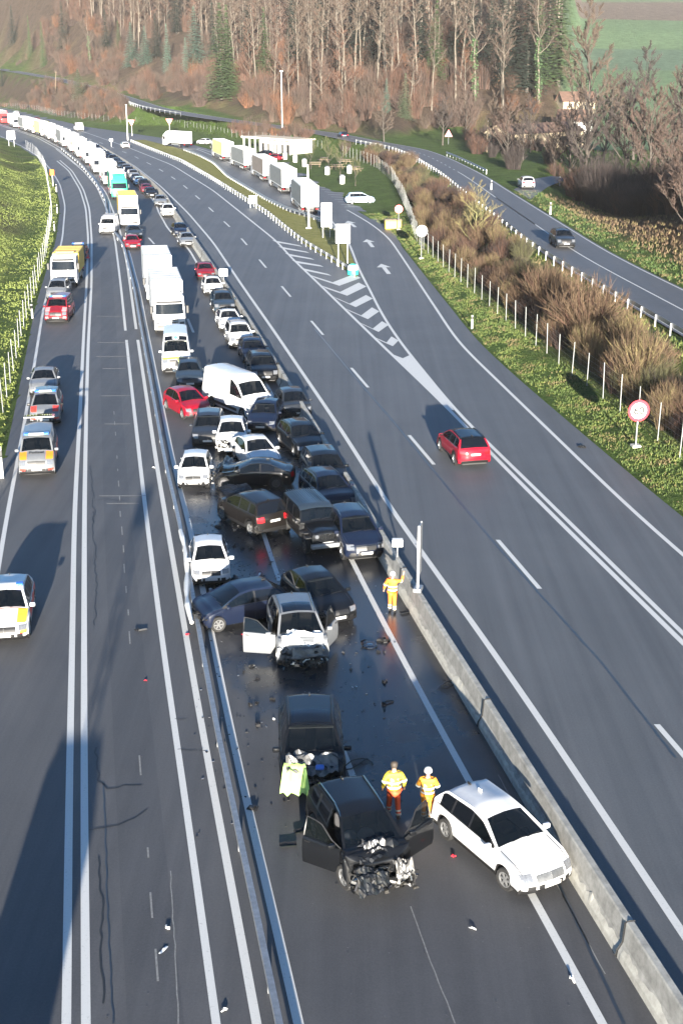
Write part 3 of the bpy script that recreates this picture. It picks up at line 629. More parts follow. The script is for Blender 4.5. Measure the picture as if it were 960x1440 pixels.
def make_sections(st, ds):
    S = STY[st]; xs, zs, keys = car_surface(st, ds); L, W, H = S['L'], S['W'], S['H']
    hw = W / 2; b0 = S.get('belt', None); zc = zs[keys['C']]; zb_ = zs[keys['B']]
    xc, xb = xs[keys['C']], xs[keys['B']]; Ra = S['R'] * 1.17; fa, ra = S['fa'], S['fa'] + S['wb']
    sill = .23 if st not in ('suv', 'van', 'jeep', 'mpv') else (.28 if st != 'jeep' else .5)
    secs = []
    for x, z in zip(xs, zs):
        belt = b0 if b0 else (zc - .05) + (zb_ - zc + .02) * (x - xc) / (xb - xc)
        zb = min(belt, z - .065) if z > .55 else z - .03
        s0 = min(sill, z - .06)
        for a in (fa, ra):
            if abs(x - a) < Ra: s0 = max(s0, min(S['R'] + math.sqrt(Ra * Ra - (x - a) ** 2), zb - .09))
        g = max(0, min(1, (z - zb - .065) / max(H - (b0 or zc - .05) - .065, .1)))
        wx = hw * (1 - .035 * max(0, (1.2 - x) / 1.2) ** 2 - .03 * max(0, (x - L + 1.0) / 1.0) ** 2)
        z7 = zb + .95 * (z - zb)
        w7 = wx - .07 - S['tum'] * g
        if st == 'jeep' and x < xc: w7 -= .20; wx -= .0
        zz = [s0, s0 + .22 * (zb - s0), s0 + .6 * (zb - s0), s0 + .88 * (zb - s0), zb, zb + .04 * (z - zb), zb + .82 * (z - zb), z7, z - .026, z + .008, z + .034]
        yy = [wx - .05, wx - .008, wx, wx - .02, wx - .05, wx - .065 + (w7 - wx + .065) * .04, wx - .065 + (w7 - wx + .065) * .84, w7, w7 - .085, w7 * .55, 0]
        if st == 'jeep' and x < xc: yy[3] = yy[4] = wx - .20; yy[5] = yy[6] = wx - .24; yy[2] = wx - .17; yy[1] = wx - .16; yy[0] = wx - .2
        row = []
        cf = (.34 if st not in ('van', 'mpv') else .24) * max(0, 1 - x / .95) ** 1.5; cr = .27 * max(0, 1 - (L - x) / .8) ** 1.5
        if st == 'jeep': cf *= .25; cr *= .3
        if st == 'van' or st == 'mpv': cr *= .35
        for y, zq in zip(yy, zz):
            k = (y / hw) ** 2.4
            row.append(Vector((L / 2 - x - cf * k + cr * k, y, zq)))
        secs.append(row)
    return S, secs, xs, zs, keys
LODS = {0: .075, 1: .12, 2: .22}
CARC = {}
def spt(secs, s, r, side):
    """point and outward normal of the car skin at (station, row)"""
    def P(s, r):
        s = max(0, min(len(secs) - 1.001, s)); r = max(0, min(NR - 1.001, r)); i, j = int(s), int(r); a, b = s - i, r - j
        return (secs[i][j] * (1 - a) + secs[i + 1][j] * a) * (1 - b) + (secs[i][j + 1] * (1 - a) + secs[i + 1][j + 1] * a) * b
    p = P(s, r); e = .25
    du = P(s + e, r) - P(s - e, r); dv = P(s, r + e) - P(s, r - e); n = dv.cross(du)
    if n.length < 1e-9: n = Vector((0, 1, 0))
    n.normalize()
    mid = Vector((0, 0, .75))
    if n.dot(p - mid) < 0: n = -n
    if side < 0: p = Vector((p.x, -p.y, p.z)); n = Vector((n.x, -n.y, n.z))
    return p, n
def patch(mb, secs, s0, s1, r0, r1, side=1, off=.006, ns=4, nr=3, warp=None):
    rows = []
    for i in range(ns + 1):
        row = []
        for j in range(nr + 1):
            p, n = spt(secs, s0 + (s1 - s0) * i / ns, r0 + (r1 - r0) * j / nr, side); q = p + n * off; row.append(warp(q) if warp else q)
        rows.append(row)
    mb.grid(rows, flip=side > 0)
def sx(xs, x, lo=0, hi=None):
    """station number at distance x from the nose, searched on the upper side"""
    hi = len(xs) - 1 if hi is None else hi
    for i in range(lo, hi):
        if xs[i] <= x <= xs[i + 1] and xs[i + 1] > xs[i]: return i + (x - xs[i]) / (xs[i + 1] - xs[i])
    return lo if x < xs[lo] else hi
def sz_front(zs, z, kC):
    for i in range(0, kC):
        if zs[i] <= z <= zs[i + 1]: return i + (z - zs[i]) / max(zs[i + 1] - zs[i], 1e-6)
    return 0
def sz_rear(zs, z, kB):
    for i in range(kB, len(zs) - 1):
        if zs[i] >= z >= zs[i + 1]: return i + (zs[i] - z) / max(zs[i] - zs[i + 1], 1e-6)
    return len(zs) - 2
def wheel(parent, x, y, R, side, lod, steer=0, rim=RIM):
    n = 22 if lod == 0 else (14 if lod == 1 else 10); w = .22
    mb = MB(); mb.lathe((0, 0, 0), [(R * .62, -w / 2), (R * .9, -w / 2), (R, -w / 2 + .035), (R, w / 2 - .035), (R * .9, w / 2), (R * .66, w / 2 - .01), (R * .62, w / 2 - .03)], 'Y', n)
    o = mb.build('wheel', parent, RUB, smooth=40); o.location = (x, y, R); o.rotation_euler.z = steer + (0 if side > 0 else math.pi)
    if lod < 2:
        mb = MB(); mb.mat(DRIM).lathe((0, 0, 0), [(0, .03), (R * .64, .03)], 'Y', n)
        mb.mat(rim); mb.lathe((0, 0, 0), [(R * .56, .055), (R * .58, .10), (R * .66, .10), (R * .68, .06)], 'Y', n); k = 6 if lod == 0 else 5
        for i in range(k):
            a = 2 * math.pi * i / k; mb.box((math.cos(a) * R * .33, .075, math.sin(a) * R * .33), (R * .52, .03, R * .15), M=Matrix.Rotation(-a, 4, 'Y'))
        mb.lathe((0, 0, 0), [(0, .09), (R * .13, .088), (R * .15, .06)], 'Y', 8)
        mb.build('rim', o)
    return o
def door_panel(root, secs, xs, keys, pm_, x0, x1, side, ang, glass=True, lo=0):
    """an opened front door: the door skin between x0 and x1, swung about its front edge"""
    s0, s1 = sx(xs, x0, lo), sx(xs, x1, lo); L2 = max(p.x for r in secs for p in r)
    hp, _ = spt(secs, s0, 2, side); hinge = Vector((hp.x, hp.y, 0))
    R = Matrix.Rotation(-ang * side, 4, 'Z')
    def W(q): return R @ (q - Vector((hinge.x, hinge.y, 0)))
    inw = Vector((0, -side * .075, 0))
    rows_o, rows_i = [], []
    for i in range(7):
        ro, ri = [], []
        for r in (.12, 1, 2, 3, 4, 4.95):
            p, n = spt(secs, s0 + (s1 - s0) * i / 6, r, side); ro.append(W(p + n * .004)); ri.append(W(p + inw))
        rows_o.append(ro); rows_i.append(ri)
    mb = MB(); mb.mat(pm_).grid(rows_o, flip=side > 0); mb.mat(SEAT).grid(rows_i, flip=side < 0)
    for ra, rb in ((rows_o, rows_i),):
        n = len(ra); m = len(ra[0]); mb.mat(pm_)
        for j in range(m - 1):
            for i in (0, n - 1): mb.add([ra[i][j], ra[i][j + 1], rb[i][j + 1], rb[i][j]], [(0, 1, 2, 3)])
        for i in range(n - 1):
            for j in (0, m - 1): mb.add([ra[i][j], ra[i + 1][j], rb[i + 1][j], rb[i][j]], [(0, 1, 2, 3)])
    fr = [W(spt(secs, s0 + (s1 - s0) * a, r, side)[0] + inw * .4) for a, r in ((.02, 4.95), (.30, 5.6), (.62, 6.5), (.80, 6.6), (.99, 6.6), (1, 5.6), (1, 4.95))]
    mb.mat(TRIM).tube(fr, .022, 4)
    # mirror on the door
    mp = W(spt(secs, s0 + (s1 - s0) * .22, 5, side)[0]); mb.mat(pm_)
    d = door = mb.build('door', root, smooth=35, label='wide open front door')
    d.location = hinge
    m2 = MB(); m2.add(fr, [tuple(range(len(fr)))]); m2.build('window', d, GLASS)
    m3 = MB(); out = R @ Vector((0, side, 0)); m3.mat(pm_).rbox(mp + out * .10 + Vector((0, 0, .06)), (.12, .20, .14), .03); m3.build('wing_mirror', d, smooth=50)
    m4 = MB(); hp = W(spt(secs, s0 + (s1 - s0) * .88, 3.3, side)[0]); m4.box(hp + out * .015, (.16, .03, .03), M=R); m4.build('handle', d, TRIM)
    return d
def make_car(name, cat, st, pcol, lod=1, crush=0.0, crush_x=1.0, rcrush=0.0, opts=()):
    """a car standing at the origin, nose towards +X"""
    S, secs, xs, zs, keys = make_sections(st, LODS[lod]); L, W, H = S['L'], S['W'], S['H']; hw = W / 2
    PM = PAINT[pcol]; opts = dict(opts); GL = GLASS if lod < 2 else GLASSD
    root = thing(name, 'car', cat); sd = opts.get('seed', 1)
    if crush or rcrush:
        for row in secs:
            for k, p in enumerate(row):
                if crush and p.x > L / 2 - crush_x:
                    t = (p.x - (L / 2 - crush_x)) / crush_x
                    ns = Vector((noise.noise((p.x * 3, p.y * 3, sd)), noise.noise((p.x * 3, p.y * 3, sd + 9)), noise.noise((p.x * 4, p.y * 4, sd + 5))))
                    row[k] = p + Vector((-crush * t * (1 + .5 * ns.x), ns.y * .16 * t * crush * 2 if k < 10 else 0, (ns.z * .30 * t + .10 * t * (1 - t) * 4 * (1 if k > 6 else 0)) * crush * 1.6))
                if rcrush and p.x < -L / 2 + .9:
                    t = (-L / 2 + .9 - p.x) / .9; ns = noise.noise((p.x * 3, p.y * 3, sd + 3))
                    row[k] = p + Vector((rcrush * t * (1 + .6 * ns), 0, ns * .22 * t * rcrush * 2))
    kC, kT, kE, kB = keys['C'], keys['T'], keys['E'], keys['B']; ns_ = len(secs)
    # windows along the side
    xC, xT, xE, xB = xs[kC], xs[kT], xs[kE], xs[kB]
    if st == 'van': wins = [(xC + .45 * (xT - xC), xT + .75)]
    elif opts.get('windows'): wins = opts['windows']
    else:
        a = xC + .40 * (xT - xC); e = xE + (.25 if st in ('suv', 'wagon', 'minivan', 'mpv', 'jeep') else .35) * (xB - xE)
        if st in ('suv', 'wagon', 'minivan', 'mpv', 'jeep'):
            l = e - a; wins = [(a, a + .39 * l), (a + .42 * l, a + .73 * l), (a + .77 * l, e)]
        elif st in ('mini', 'coupe'): l = e - a; wins = [(a, a + .56 * l), (a + .60 * l, e)]
        else: l = e - a; wins = [(a, a + .48 * l), (a + .515 * l, e)]
    nodoor = opts.get('open_doors', {})             # side -> (x0, x1, angle)
    body = MB(); parts = {'windscreen': MB(), 'rear_window': MB()}; sidew = {}
    hidden_rw = opts.get('no_rear_glass')
    for side in (1, -1):
        V = [[(p if side > 0 else Vector((p.x, -p.y, p.z))) for p in r] for r in secs]
        dr = nodoor.get(side)
        for i in range(ns_ - 1):
            xm = (xs[i] + xs[i + 1]) / 2
            for j in range(NR - 1):
                q = (V[i][j], V[i + 1][j], V[i + 1][j + 1], V[i][j + 1]); q = q if side < 0 else q[::-1]
                f = [(0, 1, 2, 3)]
                if dr and j < 7 and dr[0] < xm < dr[1] and kC - 14 < i < kE: continue
                if j == 5 and kC <= i < kB:
                    k = next((k for k, (a, b_) in enumerate(wins) if a < xm < b_), None)
                    if k is not None: sidew.setdefault((side, k), MB()).add(q, f); continue
                    if wins[0][0] - .25 < xm < wins[-1][1]: body.mat(TRIM).add(q, f); continue
                if j >= 8 and kC + 1 <= i < kT: parts['windscreen'].add(q, f); continue
                if j >= 8 and kE + 1 <= i < kB and st not in ('van',) and not hidden_rw: parts['rear_window'].add(q, f); continue
                zq = (q[0].z + q[2].z) / 2
                if (i < 5 and zq < .36) or j == 0 and st in ('suv', 'jeep', 'wagon') or (j >= 8 and zq < .36 + (.1 if st in ('suv', 'van', 'mpv') else 0)): body.mat(TRIM).add(q, f)
                elif j == 4 and kC + 3 <= i < kB and lod < 2 and st != 'van': body.mat(TRIM).add(q, f)
                else: body.mat(opts.get('roof_mat', PM) if (j >= 7 and i >= kT and i < kE + 1) else PM).add(q, f)
    body.mat(PM); bo = body.build('body', root, smooth=32)
    bpy_merge(bo)
    for k, m in parts.items():
        if m.f: bpy_merge(m.build(k, root, GL if k == 'windscreen' else GLASSD, smooth=60))
    for (side, k), m in sidew.items():
        dr = nodoor.get(side)
        if m.f: bpy_merge(m.build('side_window', root, GL if k == 0 else GLASSD, smooth=60))
    # underbody and cabin
    cb = MB(); zf = .2 if st != 'jeep' else .45
    cb.mat(ENGD).box((0, 0, zf + .16), (L - .5 - crush * 1.4, W - .52, .32)); cb.mat(SEAT)
    if lod < 2:
        cb.box((L / 2 - xC - .12, 0, zs[kC] - .24), (.45, W - .34, .22))
        for sy in (-.37, .37):
            for x_ in (xT + .42, xT + 1.32):
                if x_ > xE - .05: continue
                X_ = L / 2 - x_; cb.mat(opts.get('seat', SEAT)); cb.rbox((X_, sy, .56 + .1 * (st in ('suv', 'mpv', 'van', 'jeep'))), (.5, .5, .22), .06)
                cb.rbox((X_ - .26, sy, zs[kC] - .10), (.15, .48, .62), .06); cb.rbox((X_ - .28, sy, zs[kC] + .27), (.10, .26, .18), .04)
        cb.mat(ENGD)
        c0 = Vector((L / 2 - xC - .42, .37, zs[kC] - .12)); rg = [c0 + Vector((-.07 * math.sin(a), .18 * math.cos(a), .17 * math.sin(a))) for a in [i * math.pi / 6 for i in range(13)]]
        cb.tube(rg, .018, 4)
        if opts.get('sunstrip'): cb.mat(REFL).box((L / 2 - xT - .02, 0, zs[kT] - .06), (.16, W - .62, .02))
    cb.build('interior', root)
    # wheels
    stA = opts.get('steer', 0); nw = opts.get('no_wheels', ())
    for ax, xa in enumerate((S['fa'], S['fa'] + S['wb'])):
        for side in (1, -1):
            if (ax, side) in nw: continue
            xo = L / 2 - xa - (crush * .25 if ax == 0 else 0)
            wheel(root, xo, side * (hw - .125), S['R'], side, lod, (stA if ax == 0 else 0), opts.get('rim', RIM))
    # lamps, grille, plate
    kf = kC
    def on_front(nm, z0, z1, r0, r1, mat, off=.008, sides=(1, -1), n=(3, 3), label=None):
        a, b_ = sz_front(zs, z0, kf), sz_front(zs, z1, kf)
        if len(sides) == 1:
            mb = MB(); patch(mb, secs, a, b_, r0, r1, sides[0], off, *n); return mb.build(nm, root, mat, smooth=60, label=label)
        if nm in ('headlight', 'fog_light'):
            for s_ in sides: mb = MB(); patch(mb, secs, a, b_, r0, r1, s_, off, *n); mb.build(nm, root, mat, smooth=60)
        else:
            mb = MB()
            for s_ in sides: patch(mb, secs, a, b_, r0, r1, s_, off, *n)
            mb.build(nm, root, mat, smooth=60)
    zn = S['P'][4][1]; z3 = S['P'][3][1]
    if not opts.get('no_front'):
        if st == 'jeep': pass
        else:
            if not opts.get('one_lamp'): on_front('headlight', z3 + .0, zn + .02, 6.2, 8.75, LAMP)
            else: on_front('headlight', z3 + .0, zn + .02, 6.2, 8.75, LAMP, sides=(opts['one_lamp'],))
            on_front('grille', z3 - .05, zn - .03, 9.02, 10, opts.get('grille', TRIM), .01)
            if lod < 2:
                on_front('lower_grille', .33 + (.08 if st in ('suv', 'van', 'mpv') else 0), .47 + (.08 if st in ('suv', 'van', 'mpv') else 0), 8.2, 10, TRIM, .01)
                if opts.get('chrome_bar'): on_front('grille_bar', zn - .075, zn - .045, 8.3, 10, CHROME, .016)
        mb = MB(); fx = max(p.x for r in secs[:kC] for p in r if abs(p.y) < .01 and p.z < zn); zp = opts.get('plate_z', .45 + (.08 if st in ('suv', 'van', 'mpv', 'jeep') else 0))
        mb.box((fx + .012, 0, zp), (.012, .52, .11)); mb.build('number_plate', root, PLATE)
    zr = zs[kB]; kb0 = kB
    if not opts.get('no_rear'):
        a, b_ = sz_rear(zs, zr - .10, kb0), sz_rear(zs, zr - .34, kb0)
        for s_ in (1, -1):
            mb = MB(); patch(mb, secs, a, b_, 6.2, 8.8, s_, .008); mb.build('tail_light', root, TAIL, smooth=60)
        rx = min(p.x for r in secs[kB:] for p in r if abs(p.y) < .01 and p.z > .4)
        mb = MB(); mb.box((rx - .012, 0, zr - .32), (.012, .52, .11)); mb.build('number_plate', root, PLATE)
    if lod < 2:
        xm_ = L / 2 - (xC + .30 * (xT - xC)); zm = zs[kC] + .02
        for s_ in (1, -1):
            if s_ in nodoor: continue
            mb = MB(); mb.mat(TRIM if opts.get('black_mirror') else PM).rbox((xm_, s_ * (hw + .07), zm), (.13, .21, .15), .035); mb.mat(GLASSD).box((xm_ - .068, s_ * (hw + .07), zm), (.004, .16, .11)); mb.build('wing_mirror', root, smooth=50)
        if lod == 0 or opts.get('handles'):
            for s_ in (1, -1):
                for (a, b_) in wins[:2]:
                    if s_ in nodoor and nodoor[s_][0] < (a + b_) / 2 < nodoor[s_][1]: continue
                    p, n = spt(secs, sx(xs, b_ - .18, 6, kB), 3.45, s_); mb = MB(); mb.rbox(p + n * .015, (.20, .035, .035), .01); mb.build('door_handle', root, opts.get('handle_mat', PM), smooth=50)
        # door gaps
        mb = MB()
        for s_ in (1, -1):
            if s_ in nodoor: continue
            for x_ in [xC + .02] + [b_ + .02 for a, b_ in wins[:2]]:
                s0_ = sx(xs, x_, 6, kB); patch(mb, secs, s0_, s0_ + .14, .35, 4.0, s_, .002, 1, 6)
        if not crush and st not in ('van', 'jeep'):
            for s_ in (1, -1):
                a, b_ = sx(xs, .22, 6, kC), kC - .3; patch(mb, secs, a, b_, 7.9, 8.06, s_, .003, 8, 1)
        mb.build('panel_gap', root, TRIM)
        if st in ('suv', 'wagon') and not opts.get('no_rails'):
            for s_ in (1, -1):
                ps = [spt(secs, kT + 1 + (kE - kT - 1) * t_, 7.7, s_)[0] + Vector((0, 0, .045 if 0 < t_ < 1 else 0)) for t_ in (0, .06, .3, .6, .94, 1)]
                mb = MB(); mb.tube(ps, .02, 5); mb.build('roof_rail', root, opts.get('rail_mat', TRIM))
        if opts.get('sunroof'):
            mb = MB()
            for s_ in (1, -1): patch(mb, secs, kT + 1.5, kT + (kE - kT) * .42, 8.25, 10, s_, .006, 4, 3)
            mb.build('sunroof', root, GLASSD, smooth=60)
        if opts.get('antenna', lod == 0):
            p = spt(secs, kE - 1.5, 10, 1)[0]; mb = MB(); mb.mat(TRIM).rbox(p + Vector((0, 0, .03)), (.16, .05, .07), .02); mb.build('antenna', root)
        mb = MB()
        for yy_ in (-.32, .18): mb.tube([spt(secs, kC + .7, 9.2, 1)[0] * 1 + Vector((0, yy_ - spt(secs, kC + .7, 9.2, 1)[0].y, .02)), spt(secs, kC + 1.2, 9.2, 1)[0] + Vector((0, yy_ + .42 - spt(secs, kC + 1.2, 9.2, 1)[0].y, .025))], .012, 4)
        mb.build('wiper', root, TRIM)
    root_info[root.name] = dict(S=S, secs=secs, xs=xs, zs=zs, keys=keys, PM=PM, L=L, W=W, H=H, st=st)
    for side, (x0, x1, ang) in nodoor.items(): door_panel(root, secs, xs, keys, PM, x0, x1, side, ang, lo=6)
    return root
root_info = {}
def bpy_merge(o):
    bm = bmesh.new(); bm.from_mesh(o.data); bmesh.ops.remove_doubles(bm, verts=bm.verts, dist=.0008)
    bmesh.ops.dissolve_degenerate(bm, edges=bm.edges, dist=.0005)
    bm.to_mesh(o.data); bm.free()
    o.data.set_sharp_from_angle(angle=R_(34)) if o.data.polygons and o.data.polygons[0].use_smooth else None
def junk(name, parent, c, d, n, mats, seed=1, size=.16, label=None):
    """a heap of torn metal, hoses and brackets filling a box"""
    rnd = random.Random(seed); mb = MB(); c = Vector(c)
    for i in range(n):
        mb.mat(rnd.choice(mats)); p = c + Vector((rnd.uniform(-.5, .5) * d[0], rnd.uniform(-.5, .5) * d[1], rnd.uniform(-.5, .5) * d[2]))
        M = Matrix.Rotation(rnd.uniform(0, 6.3), 4, Vector((rnd.uniform(-1, 1), rnd.uniform(-1, 1), rnd.uniform(-1, 1))))
        k = rnd.random()
        if k < .45: mb.box(p, (size * rnd.uniform(.4, 1.5), size * rnd.uniform(.3, 1.0), size * rnd.uniform(.1, .5)), M=M, taper=rnd.uniform(.5, 1))
        elif k < .7:
            q = p + Vector((rnd.uniform(-.3, .3), rnd.uniform(-.5, .5), rnd.uniform(-.2, .2))) * size * 3; m_ = (p + q) / 2 + Vector((0, 0, rnd.uniform(-.1, .15)))
            mb.tube([p, m_, q], rnd.uniform(.012, .03), 5)
        else:
            rows = [[p + M @ Vector((u * size * .5 + rnd.uniform(-.02, .02), v * size * .4, rnd.uniform(-.05, .05))) for v in range(-1, 2)] for u in range(-1, 2)]; mb.grid(rows)
    return mb.build(name, parent, label=label)
def crumple_sheet(name, parent, c, lx, ly, mat, seed, amp=.12, tilt=0.0, nx=14, ny=16, fold=.2, label=None, rot=0):
    rows = []; c = Vector(c)
    for i in range(nx + 1):
        r = []
        for j in range(ny + 1):
            u, v = i / nx - .5, j / ny - .5
            nz_ = noise.noise((u * 3.3, v * 3.3, seed)) + .5 * abs(noise.noise((u * 8, v * 8, seed + 4))) + .25 * noise.noise((u * 19, v * 19, seed + 8))
            p = Vector((u * lx * (1 - fold * abs(noise.noise((v * 3, seed, 1)))), v * ly, nz_ * amp + tilt * u * lx + fold * .5 * math.exp(-(u * 5) ** 2)))
            r.append(c + Matrix.Rotation(rot, 3, 'Z') @ p)
        rows.append(r)
    mb = MB(); mb.grid(rows); o = mb.build(name, parent, mat, label=label); return o
def place(root, front=None, psi=None, fw=None, rw=None, near=1, z=0.0, centre=None):
    """set a vehicle on the road: nose pixel + heading, or the contact pixels of the two wheels on its visible side"""
    I = root_info[root.name]; L, W = I['L'], I['W']
    if fw:
        F, R = G(*fw, z), G(*rw, z); d = (F - R).normalized(); mid = (F + R) / 2; n = Vector((-d.y, d.x, 0))
        if n.y < 0: n = -n
        c = mid + n * (W / 2 - .1) - d * (I['S']['fa'] + I['S']['wb'] / 2 - L / 2) * -1 * -1
        off = L / 2 - (I['S']['fa'] + I['S']['wb'] / 2); c = mid + n * (W / 2 - .1) - d * off
    else:
        a = R_(psi); d = Vector((math.sin(a), -math.cos(a), 0))
        c = (G(*front, z) - d * L / 2) if front else G(*centre, z)
    root.location = (c.x, c.y, z); root.rotation_euler = (0, 0, math.atan2(d.y, d.x)); return root
def decal(root, nm, s0, s1, r0, r1, mat, side=1, off=.009, ns=6, nr=3):
    mb = MB(); I = root_info[root.name]; patch(mb, I['secs'], s0, s1, r0, r1, side, off, ns, nr); return mb.build(nm, root, mat, smooth=60)
def text_mesh(body, size, extr=.002):
    cu = bpy.data.curves.new('lettering', 'FONT'); cu.body = body; cu.size = size; cu.offset = size * .025; cu.extrude = extr; cu.align_x = 'CENTER'; cu.align_y = 'CENTER'
    o = bpy.data.objects.new('lettering', cu); C.objects.link(o); bpy.context.view_layer.update()
    dg = bpy.context.evaluated_depsgraph_get(); me = bpy.data.meshes.new_from_object(o.evaluated_get(dg))
    C.objects.unlink(o); bpy.data.objects.remove(o); return me
# ---------------------------------------------------------------- lorries
TARP = {'white': pm('box_white', (.58, .59, .58), rough=.45, var=.06, vscale=1.2), 'greytarp': pm('box_greytarp', (.15, .157, .155), rough=.6, var=.2, vscale=1.5),
        'brownish': pm('box_brownish', (.18, .145, .12), rough=.6, var=.2, vscale=1.5), 'green': pm('box_green', (.01, .20, .11), rough=.45, var=.1, vscale=2),
        'yellow': pm('box_yellow', (.55, .36, .04), rough=.5, var=.1, vscale=2), 'cream': pm('box_cream', (.70, .68, .55), rough=.5, var=.1, vscale=2), 'lemon': pm('box_lemon', (.72, .74, .22), rough=.5, var=.12, vscale=1.2),
        'redbox': pm('box_red', (.55, .04, .05), rough=.5, var=.1, vscale=2)}
ROOFM = pm('lorry_roof', (.55, .55, .53), rough=.6, var=.22, vscale=1.1)
def make_truck(name, cat, cab='white', box='white', side=None, Lb=8.0, boxtop=3.9, cabtop=3.1, lod=1, semi=False, roofm=None, lights=False, front_panel=None, band=None, rear_frame=None, wbox=2.5):
    """a lorry standing at the origin, nose towards +X"""
    root = thing(name, 'lorry', cat); CL = 2.15; Lt = Lb + CL + .35; xf = Lt / 2; PMc = PAINT[cab]; bm_ = TARP[box]; sd = TARP[side] if side else bm_
    xc = xf - CL / 2
    mb = MB(); rows = []
    # cab: lofted so that the windscreen rakes back and the corners are round
    prof = [(xf - .10, .45), (xf, .6), (xf - .01, 1.2), (xf - .03, 1.62), (xf - .20, 2.55), (xf - .34, cabtop - .22), (xf - .62, cabtop), (xf - CL + .05, cabtop + .03)]
    for (x, z) in prof:
        r = []
        for k in range(9):
            u = -1 + k / 4; r.append(Vector((x - .16 * abs(u) ** 4, u * 1.22 - (0.04 * u if z > 2 else 0), z - .10 * abs(u) ** 6 * (1 if z > 2.8 else 0))))
        rows.append(r)
    mb.mat(PMc).grid(rows, flip=True)
    for s in (1, -1):
        ed = [r[8 if s > 0 else 0] for r in rows]; back = [Vector((xf - CL, s * 1.20, p.z)) for p in ed]
        mb.grid([ed, back], flip=s < 0)
    mb.box((xf - CL + .02, 0, (cabtop + .5) / 2), (.06, 2.36, cabtop - .55))
    mb.build('cab', root, smooth=32)
    def fr(a, b_, u0, u1, off):                              # panel on the cab front between two heights
        def at(u, z):
            for (x0, z0), (x1, z1) in zip(prof, prof[1:]):
                if z0 <= z <= z1: x = x0 + (x1 - x0) * (z - z0) / max(z1 - z0, 1e-6); break
            return Vector((x - .16 * abs(u) ** 4 + off, u * 1.22 - (0.04 * u if z > 2 else 0), z))
        m = MB(); m.grid([[at(u0 + (u1 - u0) * k / 8, z) for k in range(9)] for z in np.linspace(a, b_, 5)], flip=True); return m
    fr(1.70, 2.50, -.90, .90, .012).build('windscreen', root, GLASSD if lod else GLASS, smooth=60)
    fr(.62, .86, -.80, .80, .014).build('bumper', root, TRIM if lod < 2 else PMc, smooth=60)
    if lod < 2:
        m = MB()
        for k in range(3): m.v, m.f, m.m = m.v, m.f, m.m; q = fr(1.02 + k * .17, 1.12 + k * .17, -.55, .55, .014); m.add(q.v, q.f)
        m.build('grille', root, TRIM)
        fr(2.56, 2.72, -.86, .86, .05).build('sun_visor', root, TRIM if not front_panel else TARP[front_panel], smooth=60)
        for s in (1, -1):
            fr(.90, 1.08, s * .62 if s > 0 else -.92, .92 if s > 0 else -.62, .014).build('headlight', root, LAMP, smooth=60)
            m = MB(); m.mat(TRIM).rbox((xf - .10, s * 1.42, 2.05), (.14, .22, .62), .04); m.tube([(xf - .3, s * 1.18, 2.3), (xf - .1, s * 1.42, 2.36)], .025, 4); m.build('wing_mirror', root)
            m = MB(); m.box((xf - .95, s * 1.222, 2.1), (.95, .01, .70)); m.build('side_window', root, GLASSD)
        m = MB(); m.box((xf + .012, 0, .70), (.012, .52, .12)); m.build('number_plate', root, PLATE)
        if front_panel: fr(.90, 1.66, -.97, .97, .010).build('front_panel', root, TARP[front_panel], smooth=60)
    xb = xf - CL - .35 - Lb / 2; hb = boxtop - 1.05
    if boxtop > cabtop + .5 and lod < 2:
        m = MB(); rr = []
        for t_ in np.linspace(0, 1, 6): rr.append([Vector((xf - .75 - (CL - .8) * t_, -.95 + k * .475, cabtop + (boxtop - cabtop - .1) * math.sin(t_ * math.pi / 2))) for k in range(5)])
        m.grid(rr, flip=True)
        for s in (0, 4): m.grid([[r[s] for r in rr], [Vector((r[s].x, r[s].y, cabtop)) for r in rr]], flip=s > 0)
        m.build('roof_spoiler', root, PMc, smooth=35)
        m = MB(); m.box((xf - CL - .02 + .25, 0, cabtop + (boxtop - cabtop) * .55), (.5, .8, .1)); m.build('roof_vent', root, TRIM)
    m = MB(); m.mat(bm_).rbox((xb, 0, 1.05 + hb / 2), (Lb, wbox, hb), .05)
    m.mat(sd)
    for s in (1, -1): m.box((xb, s * (wbox / 2 + .003), 1.05 + hb / 2 + .02), (Lb - .25, .012, hb - .36))
    m.mat(roofm or ROOFM).box((xb, 0, boxtop + .003), (Lb - .2, wbox - .16, .012))
    for k in range(int(Lb / 1.2)): m.box((xb - Lb / 2 + .6 + k * 1.2, 0, boxtop + .012), (.05, wbox - .2, .016))
    bo = m.build('cargo_box', root)
    if band: m = MB(); m.mat(TARP[band]); m.box((xb + Lb / 2 + .008, 0, 2.9), (.012, wbox - .1, .5)); m.build('colour_band', bo)
    m = MB()
    for s in (1, -1): m.mat(bm_).box((xb - Lb / 2 - .012, s * wbox * .24, 1.05 + hb / 2), (.02, wbox * .46, hb - .16)); 
    m.mat(STEEL)
    for yy in (-.75, -.25, .25, .75): m.cyl((xb - Lb / 2 - .035, yy, 1.1), (xb - Lb / 2 - .035, yy, boxtop - .1), .02, n=5)
    m.build('rear_door', root)
    m = MB(); m.mat(TRIM).box((xb, 0, .85), (Lb - .1, 1.1, .28)); m.box((xf - CL / 2 - .1, 0, .6), (CL, 1.9, .4)); m.box((xb - Lb / 2 + .08, 0, .55), (.1, 2.3, .16))
    for s in (1, -1): m.mat(STEEL).box((xb + Lb * .05, s * 1.16, .72), (Lb * .42, .03, .42))
    m.build('chassis', root)
    for s in (1, -1):
        m = MB(); m.box((xb - Lb / 2 + .01, s * .98, .78), (.04, .36, .12)); m.build('tail_light', root, TAIL)
    xs_ = [xf - 1.25] + ([xf - CL - 1.0] if Lb > 10 else []) + ([xb - Lb / 2 + 1.6 + k * 1.31 for k in range(3)] if semi else [xb - Lb / 2 + 2.0])
    for x in xs_:
        for s in (1, -1): wheel(root, x, s * 1.08, .50, s, 1 if lod < 2 else 2)
